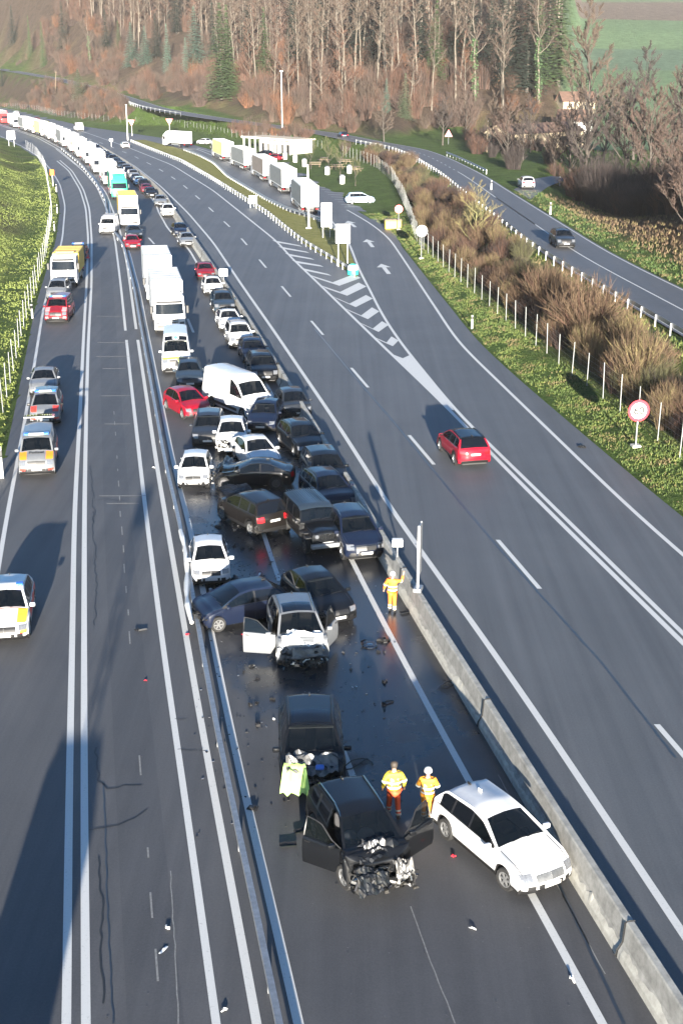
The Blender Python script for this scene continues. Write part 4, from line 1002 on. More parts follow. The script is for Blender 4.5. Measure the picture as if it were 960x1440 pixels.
    root_info[root.name] = dict(L=Lt, W=2.5, H=boxtop, S=dict(fa=1.3, wb=Lt - 4)); return root
# ---------------------------------------------------------------- people
def skinned(name, parent, V, E, Rr, mat, sub=1):
    me = bpy.data.meshes.new(name); me.from_pydata([tuple(v) for v in V], E, []); o = bpy.data.objects.new(name, me); C.objects.link(o)
    m = o.modifiers.new('skin', 'SKIN'); sv = me.skin_vertices[0].data
    for i, r in enumerate(Rr): sv[i].radius = (r, r) if not isinstance(r, tuple) else r; sv[i].use_root = (i == 0)
    s = o.modifiers.new('sub', 'SUBSURF'); s.levels = sub; s.render_levels = sub
    bpy.context.view_layer.update(); dg = bpy.context.evaluated_depsgraph_get(); nm = bpy.data.meshes.new_from_object(o.evaluated_get(dg))
    C.objects.unlink(o); bpy.data.objects.remove(o)
    nm.materials.clear(); nm.materials.append(mat); nm.polygons.foreach_set('use_smooth', [True] * len(nm.polygons))
    o = bpy.data.objects.new(name, nm); C.objects.link(o)
    if parent: set_parent(o, parent)
    return o
def make_person(label, loc, rz, jacket, trousers, head='hair', sc=1.0, stride=.18, armL=None, armR=None, band=True, grp=None, cat='person'):
    """standing at loc and looking towards local +Y; elbows and wrists of each arm can be given"""
    root = thing('person', label, cat, loc, rz, grp); root.scale = (sc,) * 3
    aL = armL or [Vector((-.29, -.03, 1.15)), Vector((-.30, .08, .92))]; aR = armR or [Vector((.29, -.03, 1.15)), Vector((.30, .06, .92))]
    kn = [Vector((-.10, .06 + stride * .5, .50)), Vector((.10, -.02 - stride * .2, .50))]; an = [Vector((-.11, stride, .09)), Vector((.11, -stride, .11 if stride > .1 else .09))]
    V = [Vector((0, 0, .95)), Vector((0, 0, 1.12)), Vector((0, .01, 1.30)), Vector((0, 0, 1.45)), Vector((0, .015, 1.53)), Vector((0, .03, 1.62)), Vector((0, .02, 1.72)), Vector((0, .115, 1.63))]
    E = [(0, 1), (1, 2), (2, 3), (3, 4), (4, 5), (5, 6), (5, 7)]; Rr = [.135, .125, .15, .09, .055, .085, .075, .016]
    def ad(p, par, r): V.append(Vector(p)); E.append((par, len(V) - 1)); Rr.append(r); return len(V) - 1
    for s, arm in ((-1, aL), (1, aR)):
        sh = ad((s * .185, 0, 1.42), 2, .062); el = ad(arm[0], sh, .045); wr = ad(arm[1], el, .032)
        d = (arm[1] - arm[0]).normalized(); pl = ad(arm[1] + d * .07, wr, .034)
        pe = d.cross(Vector((0, 1, .2))).normalized()
        for k, (o_, l) in enumerate(((-.03, .07), (-.01, .085), (.012, .08), (.032, .06))): ad(V[pl] + pe * o_ + d * l + Vector((0, .02, 0)), pl, .009)
        ad(V[wr] + d * .05 + Vector((0, .05, 0)), wr, .010)
    for s in (0, 1):
        sg = -1 if s == 0 else 1; hp = ad((sg * .09, 0, .90), 0, .09); k = ad(kn[s], hp, .058); a = ad(an[s], k, .042); ad(an[s] + Vector((0, .15, -.05)), a, .04)
    skinned('body', root, V, E, Rr, SKIN, 1)
    # jacket
    JV = [Vector((0, 0, 1.10)), Vector((0, .005, 1.28)), Vector((0, 0, 1.42)), Vector((0, 0, 1.50)), Vector((0, 0, .90))]; JE = [(0, 1), (1, 2), (2, 3), (0, 4)]; JR = [(.185, .14), (.19, .15), (.13, .11), .075, (.19, .15)]
    for s, arm in ((-1, aL), (1, aR)):
        JV.append(Vector((s * .20, 0, 1.41))); JE.append((1, len(JV) - 1)); JR.append(.088); JV.append(arm[0]); JE.append((len(JV) - 2, len(JV) - 1)); JR.append(.068)
        JV.append(arm[0].lerp(arm[1], .93)); JE.append((len(JV) - 2, len(JV) - 1)); JR.append(.054)
    jk = skinned('jacket', root, JV, JE, JR, jacket, 1)
    if band:
        mb = MB()
        for z in (1.02, 1.17): mb.lathe((0, 0, z), [(.205, -.03), (.207, .03)], 'Z', 14)
        for i in range(len(mb.v)): x, y, z = mb.v[i]; mb.v[i] = (x, y * .80, z)
        for s, arm in ((-1, aL), (1, aR)):
            p = Vector((s * .20, 0, 1.41)).lerp(arm[0], .75); q = Vector((s * .20, 0, 1.41)).lerp(arm[0], .95); mb.cyl(p, q, .085, .083, 10, False)
        mb.build('reflective_band', jk, REFL)
    TV = [Vector((0, 0, .95))]; TE = []; TR = [.15]
    for s in (0, 1):
        sg = -1 if s == 0 else 1
        b_ = len(TV); TV += [Vector((sg * .095, 0, .86)), kn[s], an[s] + Vector((0, 0, .05))]; TE += [(0, b_), (b_, b_ + 1), (b_ + 1, b_ + 2)]; TR += [.11, .085, .068]
    tr = skinned('trousers', root, TV, TE, TR, trousers, 1)
    if band:
        mb = MB()
        for s in (0, 1):
            for t_ in (.45, .7): p = kn[s].lerp(an[s], t_); q = kn[s].lerp(an[s], t_ + .12); mb.cyl(p, q, .083, .08, 10, False)
        mb.build('reflective_band', tr, REFL)
    for s in (0, 1):
        a = an[s]; mb = MB(); mb.tube([a + Vector((0, -.02, .12)), a + Vector((0, -.03, 0)), a + Vector((0, .04, -.04)), a + Vector((0, .17, -.055))], [.055, .055, .055, .042], 8); mb.build('boot', root, BOOT, smooth=60)
    mb = MB()
    if head == 'helmet': mb.lathe((0, .02, 1.69), [(.125, -.04), (.122, .02), (.10, .075), (.05, .11), (.001, .118)], 'Z', 14); mb.build('helmet', root, HELM, smooth=60)
    else: mb.lathe((0, .005, 1.69), [(.080, -.10), (.100, -.04), (.102, .02), (.085, .06), (.045, .088), (.001, .094)], 'Z', 12); mb.build('hair', root, HAIR, smooth=60)
    return root
# ---------------------------------------------------------------- plants
BARK = {'beech': pm('bark_beech', (.092, .077, .060), rough=.9, var=.35, vscale=1.5), 'dark': pm('bark_dark', (.045, .037, .03), rough=.9, var=.4, vscale=2), 'green': pm('bark_mossy', (.13, .125, .05), rough=.9, var=.4, vscale=2)}
TWIG = {'beech': pm('twig_beech', (.048, .033, .023), rough=.9, var=.3, vscale=.6), 'red': pm('twig_red', (.060, .029, .018), rough=.9, var=.35, vscale=.6), 'dark': pm('twig_dark', (.024, .017, .015), rough=.9, var=.4, vscale=.6),
        'yellow': pm('twig_yellow', (.12, .098, .040), rough=.9, var=.35, vscale=.8), 'tan': pm('twig_tan', (.078, .050, .027), rough=.9, var=.35, vscale=.9), 'mauve': pm('twig_mauve', (.046, .029, .022), rough=.9, var=.35, vscale=.6),
        'rust': pm('leaf_rust', (.085, .036, .016), rough=.9, var=.4, vscale=.6), 'olive': pm('twig_olive', (.062, .060, .024), rough=.9, var=.35, vscale=.7), 'ivy': pm('leaf_ivy', (.045, .085, .03), rough=.8, var=.4, vscale=1)}
NEED = {'green': pm('needles_green', (.045, .085, .022), rough=.85, var=.4, vscale=.8), 'blue': pm('needles_blue', (.095, .17, .125), rough=.85, var=.35, vscale=.8), 'dark': pm('needles_dark', (.012, .024, .013), rough=.85, var=.4, vscale=.8), 'pale': pm('needles_pale', (.10, .13, .065), rough=.85, var=.3, vscale=.8)}
def spike(mb, p, q, w, rnd):
    """one thin tapering twig"""
    d = (q - p); a = Vector((rnd.uniform(-1, 1), rnd.uniform(-1, 1), rnd.uniform(-1, 1))); n = d.cross(a)
    if n.length < 1e-6: return
    n.normalize(); n2 = d.cross(n).normalized()
    mb.add([p + n * w, p - n * w * .5 + n2 * w * .87, p - n * w * .5 - n2 * w * .87, q], [(0, 1, 3), (1, 2, 3), (2, 0, 3)])
def bare_tree(name, seed, h=27, r=.26, start=.38, spread=.5, bark='beech', twig='beech', limbs=13, ntw=9, tw=.045, ivy=False, leaves=0, wide=1.0):
    rnd = random.Random(seed); root = thing(name, 'tree', 'tree'); tr = MB(); cr = MB(); tr.mat(BARK[bark]); cr.mat(TWIG[twig])
    n = 9; pts = [Vector((0, 0, -.5))]; lean = Vector((rnd.uniform(-.06, .06), rnd.uniform(-.06, .06), 0))
    for i in range(1, n + 1): pts.append(Vector((0, 0, h * .93 * i / n)) + lean * h * (i / n) + Vector((rnd.uniform(-.16, .16), rnd.uniform(-.16, .16), 0)) * (i / n) * 2)
    rs = [r * (1.25 if i == 0 else (1 - .93 * (i / n) ** 1.1) + .02) for i in range(n + 1)]; tr.tube(pts, rs, 7)
    def at(t): k = min(n - 1e-3, t * n); i = int(k); return pts[i].lerp(pts[i + 1], k - i), rs[i] + (rs[i + 1] - rs[i]) * (k - i)
    for l in range(limbs):
        t = start + (1 - start) * ((l + rnd.random()) / limbs) * .98; p, rr = at(t); az = l * 2.4 + rnd.uniform(-.5, .5)
        ln = h * (1 - t * .72) * spread * rnd.uniform(.35, .62) * wide; up = rnd.uniform(.75, 1.5) / wide; d = Vector((math.cos(az), math.sin(az), up)).normalized()
        q1 = p + d * ln * .5; q2 = q1 + (d + Vector((0, 0, .35)) + Vector((rnd.uniform(-.2, .2), rnd.uniform(-.2, .2), 0))).normalized() * ln * .5
        lr = min(rr * .55, r * .42); tr.tube([p, q1, q2], [lr, lr * .6, lr * .22], 5)
        for b_ in range(6):
            tt = .22 + .78 * (b_ + rnd.random()) / 6; bp = p.lerp(q1, tt * 2) if tt < .5 else q1.lerp(q2, tt * 2 - 1)
            bd = (d + Vector((rnd.uniform(-.9, .9), rnd.uniform(-.9, .9), rnd.uniform(-.1, .9)))).normalized(); bl = ln * rnd.uniform(.28, .55) * (1.15 - tt * .5); be = bp + bd * bl
            spike(tr, bp, be, lr * .30, rnd)
            for k in range(ntw):
                tp = bp.lerp(be, .15 + .85 * (k + rnd.random()) / ntw); td = (bd + Vector((rnd.uniform(-1, 1), rnd.uniform(-1, 1), rnd.uniform(-.5, 1.1))) * .9).normalized(); te = tp + td * bl * rnd.uniform(.25, .6)
                spike(cr, tp, te, tw, rnd)
                if rnd.random() < .6: spike(cr, tp.lerp(te, .5), tp.lerp(te, .5) + Vector((rnd.uniform(-1, 1), rnd.uniform(-1, 1), rnd.uniform(-.3, 1))).normalized() * bl * .22, tw * .7, rnd)
    if ivy:
        cr.mat(TWIG['ivy'])
        for k in range(420):
            t = rnd.uniform(.02, .62); p, rr = at(t); a = rnd.uniform(0, 6.28); o_ = Vector((math.cos(a), math.sin(a), 0)) * (rr + rnd.uniform(.05, .55)); c = p + o_; u = Vector((rnd.uniform(-1, 1), rnd.uniform(-1, 1), rnd.uniform(-1, 1))).normalized() * .22; v = u.cross(Vector((0, 0, 1))).normalized() * .2
            cr.add([c - u, c + v, c + u, c - v], [(0, 1, 2, 3)])
    if leaves:
        cr.mat(TWIG['rust'])
        for k in range(leaves):
            a = rnd.uniform(0, 6.28); t = rnd.uniform(.10, .75); p, rr = at(t); c = p + Vector((math.cos(a), math.sin(a), rnd.uniform(-.3, .3))) * h * .13 * rnd.random() ** .5; u = Vector((rnd.uniform(-1, 1), rnd.uniform(-1, 1), rnd.uniform(-1, 1))).normalized() * .16; v = u.cross(Vector((.3, .2, 1))).normalized() * .13
            cr.add([c - u, c + v, c + u, c - v], [(0, 1, 2, 3)])
    tr.build('trunk', root, smooth=60); cr.build('crown', root); return root
def conifer(name, seed, h=18, r=3.2, need='green', bare=.06, dens=1.0):
    rnd = random.Random(seed); root = thing(name, 'tree', 'tree'); tr = MB(); tr.tube([(0, 0, -.5), (0, 0, h * .5), (0, 0, h)], [.022 * h * .7, .012 * h * .7, .02], 7); tr.build('trunk', root, BARK['dark'])
    cr = MB(); cr.mat(NEED[need]); nw = int(h * 1.9 * dens)
    for i in range(nw):
        t = bare + (1 - bare) * (i + rnd.random() * .8) / nw; z = h * t; rr = r * (1 - t) ** .85 * rnd.uniform(.72, 1.12) + .12; k = max(4, int(9 * (1 - t) + 4))
        for j in range(k):
            a = 6.283 * (j + rnd.random() * .9) / k; d = Vector((math.cos(a), math.sin(a), 0)); L = rr * rnd.uniform(.7, 1.1); dr = -.22 - .25 * (1 - t); p0 = Vector((0, 0, z))
            sd = Vector((-d.y, d.x, 0)); m = max(2, int(L / .55))
            for q in range(m):
                f = (q + .3 + rnd.random() * .6) / m; c = p0 + d * L * f + Vector((0, 0, dr * L * f * f + rnd.uniform(-.12, .12))); w_ = (.22 + .30 * (1 - f)) * rnd.uniform(.7, 1.3) * min(1, r / 2.4)
                tip = c + d * .55 * L / m * 1.6 + Vector((0, 0, -.16 + .1 * rnd.random())); cr.add([c - d * .15, c + sd * w_ + Vector((0, 0, -.10)), tip, c - sd * w_ + Vector((0, 0, -.10))], [(0, 1, 2, 3)])
    cr.build('crown', root); return root
def shrub(name, seed, h=3, w_=1.8, stems=130, twig='tan', th=.022, tw=5, core='dark'):
    rnd = random.Random(seed); root = thing(name, 'shrub', 'shrub'); mb = MB(); m2 = MB(); mb.mat(TWIG[twig]); m2.mat(TWIG[core])
    for i in range(stems):
        a = rnd.uniform(0, 6.283); b_ = rnd.random() ** .6; p = Vector((math.cos(a), math.sin(a), 0)) * w_ * .42 * rnd.random() ** .5 + Vector((0, 0, -.15)); tp = Vector((math.cos(a) * b_ * w_ * .95, math.sin(a) * b_ * w_ * .95, h * (1 - .38 * b_ * b_) * rnd.uniform(.62, 1.05)))
        md = p.lerp(tp, .5) + Vector((-math.cos(a), -math.sin(a), 0)) * w_ * .10 * b_ + Vector((0, 0, h * .06)); T = mb if rnd.random() < .72 else m2
        T.tube([p, md, tp], [th, th * .75, th * .25], 3)
        for k in range(tw):
            f = rnd.uniform(.25, .98); q = p.lerp(md, f * 2) if f < .5 else md.lerp(tp, f * 2 - 1); d = ((tp - p).normalized() + Vector((rnd.uniform(-1, 1), rnd.uniform(-1, 1), rnd.uniform(-.2, .8))) * .8).normalized()
            spike(T, q, q + d * h * rnd.uniform(.10, .26), th * .6, rnd)
    mb.mats = [TWIG[twig], TWIG[core]]; b0 = len(mb.v); mb.v += m2.v; mb.f += [tuple(i + b0 for i in f) for f in m2.f]; mb.m += [1] * len(m2.f)
    mb.build('stems', root); return root
# ---------------------------------------------------------------- the wooded hillside
def scatter(protos, spots, labelf, group):
    used = set(); out = []
    for i, (p, sc, rz) in enumerate(spots):
        k = i % len(protos) if len(spots[0]) == 3 else 0; src = protos[k]
        if k in used: o = copy_tree(src)
        else: o = src; used.add(k)
        o.location = p; o.scale = (sc * random.uniform(.92, 1.1), sc * random.uniform(.92, 1.1), sc); o.rotation_euler = (0, 0, rz)
        o['label'] = labelf; o['group'] = group; out.append(o)
    return out
RB = random.Random(11)
CON_AZ = []
beech = [bare_tree('beech_tree', 100 + i, h=h, r=r, start=st, spread=.55, ivy=False, bark='beech', twig=tw_, ntw=11, tw=.055, leaves=lv) for i, (h, r, st, tw_, lv) in enumerate([(30, .30, .45, 'beech', 0), (27, .25, .38, 'mauve', 60), (31, .33, .5, 'beech', 0), (24, .21, .3, 'mauve', 200), (28, .27, .42, 'beech', 0), (22, .18, .25, 'red', 90)])]
CONP = [(312,142,.016),(321,134,.012),(186,93,.012),(205,90,.010),(220,82,.012),(236,100,.008),(249,48,.010),(275,96,.016),(300,92,.008),(112,143,.010),(44,92,.008),(62,96,.008),(569,166,.012),(543,158,.010),(784,118,.014),(740,130,.008),(688,120,.006),(768,112,.008)]
CONSP = []
for a_, b_, w_ in CONP:
    q_ = hit(a_, b_)
    if q_ is not None: CONSP.append(((a_ - 480) / 1957, w_, q_.y))
spots = []
def free(p, dmin, L): return all((p.x - q.x) ** 2 + (p.y - q.y) ** 2 > dmin * dmin for q, _, _ in L)
tries = 0
while len(spots) < 292 and tries < 9000:
    tries += 1; y = RB.uniform(240, 860); az = RB.uniform(-.285, .156); x = az * y; xs0 = float(SF(y)); d2 = float(d2hill(x, y, x - xs0 - 4))
    lo = 9 + 5 * noise.noise((x * .05, y * .05, 4)) + (8 if az < -.04 else 0) + (16 if az < -.085 else 0)
    if d2 < lo or d2 > 125: continue
    if RB.random() > (1.0 if d2 < 60 else .55): continue
    p = Vector((x, y, 0))
    if not free(p, 4.2, spots) or any(abs(az - a) < w_ and y < d_ for a, w_, d_ in CONSP): continue
    p.z = tz(x, y) - .1; spots.append((p, RB.uniform(.78, 1.08), RB.uniform(0, 6.28)))
scatter(beech, spots, 'tall leafless forest tree with a pale bare trunk on the brown hillside', 'bare trees of the hillside forest')
under = [shrub('undergrowth_shrub', 200 + i, h=h, w_=w_, stems=110, twig=tw_, th=.05, tw=5, core=co) for i, (h, w_, tw_, co) in enumerate([(4.6, 3.2, 'red', 'mauve'), (6.5, 3.4, 'mauve', 'red'), (4.4, 3.0, 'rust', 'mauve'), (6.0, 3.4, 'beech', 'red'), (8.5, 3.4, 'red', 'beech')])]
us = []; tries = 0
while len(us) < 125 and tries < 8000:
    tries += 1; y = RB.uniform(225, 640); az = RB.uniform(-.285, .154); x = az * y; d2 = float(d2hill(x, y, x - float(SF(y)) - 4))
    if not (3.0 < d2 < 75) or (d2 < 12 and noise.noise((x * .03, y * .03, 8)) > .1) or RB.random() > (1 if d2 < 24 else .6): continue
    p = Vector((x, y, 0))
    if not free(p, 3.2, us) or any(abs(az - a) < w_ * .8 and y < d_ - 4 for a, w_, d_ in CONSP): continue
    p.z = tz(x, y); us.append((p, RB.uniform(.7, 1.2), RB.uniform(0, 6.28)))
ALLU = [(q.x, q.y) for q, _, _ in us]
scatter(under, us, 'reddish brown leafless undergrowth bush at the foot of the forest', 'undergrowth along the forest edge')
us = []; tries = 0
while len(us) < 68 and tries < 9000:                          # between the motorway fence and the local road, far part
    tries += 1; y = RB.uniform(300, 600); xf, xs0 = float(Fn['R'](y)), float(SF(y)); 
    if xs0 - 4 - xf < 2.5: continue
    x = RB.uniform(xf + 1.2, xs0 - 4.6); p = Vector((x, y, 0))
    if not free(p, 2.0, us): continue
    p.z = tz(x, y); us.append((p, RB.uniform(.5, .85), RB.uniform(0, 6.28)))
ALLU += [(q.x, q.y) for q, _, _ in us]
us2 = [copy_tree(under[k]) for k in (0, 2, 3)]
scatter(us2, us, 'low reddish bush between the far wire fence and the hillside road', 'bushes behind the far wire fence')
us = []; tries = 0
while len(us) < 105 and tries < 12000:                       # dense brush on the left slope below the wood
    tries += 1; y = RB.uniform(400, 740); az = RB.uniform(-.275, -.05); x = az * y; d2 = x - float(SF(y)) - 4
    if not (2.5 < d2 < 52) or (d2 < 11 and az > -.135): continue
    p = Vector((x, y, 0))
    if not free(p, 3.0, us) or any(abs(az - a) < w_ * 1.1 and d_ - 38 < y < d_ + 4 for a, w_, d_ in CONSP): continue
    p.z = tz(x, y); us.append((p, RB.uniform(.75, 1.25), RB.uniform(0, 6.28)))
ALLU += [(q.x, q.y) for q, _, _ in us]
scatter([copy_tree(under[k]) for k in (1, 3, 4, 0)], us, 'mauve brown leafless brush on the left slope below the wood', 'brush on the left slope')
def put(o, px, py, hpx, base_h, label, group=None, rz=0, dz=-.2, wsc=1.0):
    p = hit(px, py)
    while p is None: py += 4; p = hit(px, py)
    d = p.y / math.cos(math.atan((px - 480) / 1957)); H = hpx * math.hypot(p.y, CAM_H - p.z) / FPX * 1.02; s = H / base_h
    o.location = (p.x, p.y, p.z + dz); o.scale = (s * wsc, s * wsc, s); o.rotation_euler.z = rz; tag(o, label, None, group); return o
con = {k: conifer('conifer_tree', 300 + i, 18, 3.4, k, b_, 1.5) for i, (k, b_) in enumerate([('green', .05), ('blue', .02), ('dark', .06), ('pale', .02)])}
cu = {k: False for k in con}
def con_at(k, px, py, hpx, label, w_=1.0):
    o = con[k] if not cu[k] else copy_tree(con[k]); cu[k] = True
    return put(o, px, py, hpx, 18, label, None, px * .1, wsc=w_)
con_at('green', 312, 142, 122, 'tall fresh green spruce standing in front of the bare forest edge', 1.25)
con_at('green', 321, 134, 112, 'green spruce close behind the tallest fresh green one', .9)
con_at('blue', 186, 93, 55, 'bluish fir, leftmost of the group on the upper left hillside', 1.4)
con_at('blue', 205, 90, 48, 'short bluish fir second from left in the hillside group', 1.4)
con_at('dark', 220, 82, 56, 'darker green fir right of the bluish hillside firs', 1.3)
con_at('blue', 236, 100, 60, 'slender bluish fir low on the hillside below the dark fir', .8)
con_at('dark', 249, 48, 75, 'dark conifer high on the left hillside reaching past the frame', 1.1)
con_at('blue', 275, 96, 78, 'broad silvery blue fir left of the tall fresh green spruce', 1.4)
con_at('dark', 300, 92, 80, 'dark fir between the silvery blue fir and the green spruce', .9)
con_at('pale', 112, 143, 42, 'pale round evergreen beside the hillside road on the left', 2.0)
con_at('green', 44, 92, 62, 'narrow ivy green conifer at the far left of the wood', .55)
con_at('green', 62, 96, 58, 'second narrow green conifer at the far left of the wood', .6)
con_at('dark', 66, 146, 30, 'small dark evergreen beside the far end of the hillside road', 1.0)
con_at('dark', 4, 122, 24, 'small dark evergreen bush at the left edge of the view', 1.3)
con_at('pale', 569, 166, 58, 'pale grey green pine at the sunlit forest edge', 1.25)
con_at('blue', 543, 158, 44, 'small bluish pine left of the pale grey green one', 1.0)
con_at('dark', 740, 130, 150, 'dark spruce at the right end of the forest', 1.0)
con_at('dark', 688, 120, 125, 'dark spruce half hidden among bare trunks', .8)
con_at('green', 784, 118, 165, 'tall dark green spruce closing the forest towards the open fields', 1.15)
con_at('dark', 768, 112, 130, 'shorter dark spruce beside the one closing the forest', 1.0)
con_at('dark', 412, 100, 120, 'dark spruce deep among pale trunks in the middle of the wood', .7)
con_at('dark', 452, 90, 110, 'dark green spruce crown behind pale beech trunks', .8)
con_at('dark', 640, 100, 120, 'dark spruce far back in the wood right of centre', .8)
for k, (kd, px, py, hp) in enumerate([('dark', 150, 78, 60), ('green', 168, 80, 45), ('dark', 90, 70, 60), ('dark', 350, 105, 105), ('green', 372, 112, 90), ('dark', 500, 95, 120), ('dark', 532, 92, 120), ('dark', 590, 100, 125), ('green', 612, 110, 100), ('dark', 705, 112, 130), ('dark', 722, 100, 130), ('green', 755, 122, 120), ('dark', 660, 88, 130), ('dark', 20, 70, 55), ('blue', 262, 108, 50)]):
    o = con_at(kd, px, py, hp, 'spruce standing among the bare trunks of the hillside wood', 1.0); o['group'] = 'spruces among the bare trunks'
ivt = bare_tree('ivy_tree', 410, h=24, r=.3, start=.45, ivy=True, twig='mauve')
put(ivt, 757, 150, 150, 24, 'bare tree with an ivy wrapped green trunk at the forest end')
put(copy_tree(ivt), 128, 96, 70, 24, 'ivy wrapped tree on the left hillside above the road')
put(copy_tree(ivt), 668, 152, 150, 24, 'ivy wrapped tree behind the rusty bushes of the forest edge')
# right of the wood: trees before the open fields
rt = bare_tree('bare_tree', 420, h=16, r=.22, start=.16, spread=.75, bark='dark', twig='beech', limbs=22, ntw=16, tw=.045)
put(rt, 826, 222, 205, 16, 'fluffy leafless tree rising in front of the green fields', rz=1)
rt2 = bare_tree('bare_tree', 421, h=12, r=.2, start=.3, spread=.8, bark='dark', twig='dark', limbs=18, ntw=14, tw=.04)
put(rt2, 905, 182, 105, 12, 'dark rounded leafless tree against the green fields', rz=2)
put(copy_tree(rt2), 868, 200, 90, 12, 'slim dark leafless tree left of the rounded one', rz=4, wsc=.7)
put(copy_tree(rt), 845, 245, 130, 16, 'olive mossy leafless tree beside the side track', rz=3, wsc=1.1)
put(copy_tree(rt2), 800, 240, 92, 12, 'dark thin tree by the barn wall', rz=5, wsc=.7)
put(copy_tree(rt), 690, 214, 80, 16, 'thin leafless tree at the bend of the local road', rz=2.5, wsc=.8)
put(copy_tree(rt), 540, 200, 70, 16, 'leafless tree where the local road disappears', rz=.5)
put(copy_tree(rt2), 622, 205, 66, 12, 'small leafless tree left of the warning sign', rz=.9)
put(copy_tree(rt), 942, 235, 130, 16, 'bare tree at the right edge above the dark bank', rz=1.9)
put(copy_tree(rt2), 745, 214, 70, 12, 'dark bare tree in the shaded hollow by the barn', rz=1.1)
yb = bare_tree('bare_tree', 425, h=7, r=.12, start=.05, spread=.9, bark='green', twig='yellow', limbs=16, ntw=11, tw=.016, wide=1.15)
put(yb, 668, 350, 92, 7, 'yellow green mossy young tree between the fence and the local road', rz=.4)
pt = bare_tree('bare_tree', 430, h=6.5, r=.10, start=.3, spread=.95, bark='dark', twig='olive', limbs=12, ntw=9, tw=.018)
for k, (px, py, hp, lb) in enumerate([(462, 244, 48, 'small leafless tree on the picnic lawn near the toilet building'), (478, 251, 52, 'small olive leafless tree beside the middle picnic table'), (437, 238, 40, 'young leafless tree left of the picnic tables'), (500, 262, 40, 'young leafless tree behind the right picnic table')]):
    put(pt if k == 0 else copy_tree(pt), px, py, hp, 6.5, lb, rz=k * 1.7)
big = bare_tree('bare_tree', 451, h=13, r=.22, start=.10, spread=.85, bark='dark', twig='dark', limbs=26, ntw=17, tw=.042)
big2 = bare_tree('bare_tree', 452, h=12, r=.2, start=.06, spread=.9, bark='dark', twig='mauve', limbs=26, ntw=17, tw=.042)
for k, (px, py, hp, lb) in enumerate([(878, 262, 120, 'dense dark bare tree on the right bank, leftmost of its clump'), (912, 268, 140, 'dense dark bare tree in the middle of the right bank clump'), (948, 262, 150, 'dense dark bare tree at the right edge of the view on the bank'), (930, 300, 120, 'reddish dark bare tree low on the right bank'), (890, 225, 110, 'farther dark bare tree behind the right bank clump'), (962, 330, 130, 'reddish dark bare tree cut by the right edge of the view'),
        (820, 262, 120, 'reddish bare tree at the corner of the side track'), (712, 222, 78, 'dense bare tree before the lower end of the barn'), (735, 226, 62, 'dark bare tree before the middle of the barn'), (778, 240, 70, 'dark bare tree before the barn door'), (800, 252, 95, 'dense bare tree between barn and side track'), (655, 196, 70, 'dark bare tree left of the barn hollow'), (850, 215, 95, 'dark bare tree behind the side track corner')]):
    src = big if k % 2 == 0 else big2
    put(src if k < 2 else copy_tree(src), px, py, hp, 13 if k % 2 == 0 else 12, lb, None, k * 1.3)
# dark bank and hollow on the right
dk = [shrub('bank_shrub', 500 + i, h=h, w_=w_, stems=150, twig=tw_, th=.03, tw=7, core='dark') for i, (h, w_, tw_) in enumerate([(4.6, 2.8, 'dark'), (5.8, 2.8, 'dark'), (4.2, 2.8, 'red')])]
us = []; tries = 0
while len(us) < 130 and tries < 9000:
    tries += 1; y = RB.uniform(96, 200); d2 = RB.uniform(9, 34); x = float(SF(y)) + 4 + d2; px_az = x / y
    if px_az > .31 or px_az < .172: continue
    p = Vector((x, y, 0))
    if not free(p, 2.3, us): continue
    p.z = tz(x, y) - .1; us.append((p, RB.uniform(.75, 1.2), RB.uniform(0, 6.28)))
scatter(dk, us, 'dark leafless bush crowding the top of the right bank', 'dark bushes on the right bank')
us = []; tries = 0
while len(us) < 40 and tries < 5000:
    tries += 1; y = RB.uniform(205, 320); az = RB.uniform(.088, .160); x = az * y; d2 = x - float(SF(y)) - 4
    if d2 < 6 or d2 > 40: continue
    p = Vector((x, y, 0))
    if not free(p, 2.3, us): continue
    p.z = tz(x, y) - .1; us.append((p, RB.uniform(.5, .95), RB.uniform(0, 6.28)))
scatter([copy_tree(dk[0]), copy_tree(dk[2])], us, 'dark low bush in the shaded hollow before the barn', 'dark bushes in the hollow')
# hedge between the fence and the local road, near part
hd = [shrub('hedge_shrub', 600 + i, h=h, w_=w_, stems=st, twig=tw_, th=.016, tw=7, core=co) for i, (h, w_, st, tw_, co) in enumerate([(3.0, 1.9, 280, 'tan', 'red'), (2.5, 1.8, 250, 'dark', 'red'), (2.9, 1.8, 250, 'red', 'dark'), (2.7, 1.8, 250, 'olive', 'dark'), (3.3, 1.8, 280, 'tan', 'yellow')])]
us = []; tries = 0
while len(us) < 195 and tries < 9000:
    tries += 1; y = RB.uniform(64, 285) if RB.random() < .62 else (RB.uniform(66, 130) if RB.random() < .75 else RB.uniform(38, 68)); xf, xs0 = float(Fn['R'](y)), float(SF(y)); a, b_ = xf + 1.3, xs0 - 5.2 - (1.2 if y < 120 else 0)
    if b_ - a < .5: continue
    p = Vector((a + (b_ - a) * RB.random() ** 1.25, y, 0))
    if not free(p, 1.15, us): continue
    p.z = tz(p.x, y) - .05; us.append((p, RB.uniform(.55, 1.0), RB.uniform(0, 6.28)))
HL = ['tan leafless hedge bush behind the wire fence', 'dark thorny hedge bush behind the wire fence', 'reddish hedge bush behind the wire fence', 'olive mossy hedge bush behind the wire fence', 'tall straw coloured hedge bush behind the wire fence']
for i, o in enumerate(scatter(hd, us, HL[0], 'hedge bushes behind the wire fence')): o['label'] = HL[i % 5]; o['group'] = ['tan', 'dark', 'reddish', 'olive', 'straw'][i % 5] + ' hedge bushes behind the wire fence'
put(copy_tree(hd[4]), 896, 552, 105, 3.6, 'large straw coloured bush beside the round speed limit sign', 'x', 1)['group'] = 'large bushes'
put(copy_tree(hd[0]), 822, 478, 100, 3.3, 'broad tan bush in the middle of the near hedge', None, 2, wsc=1.15)
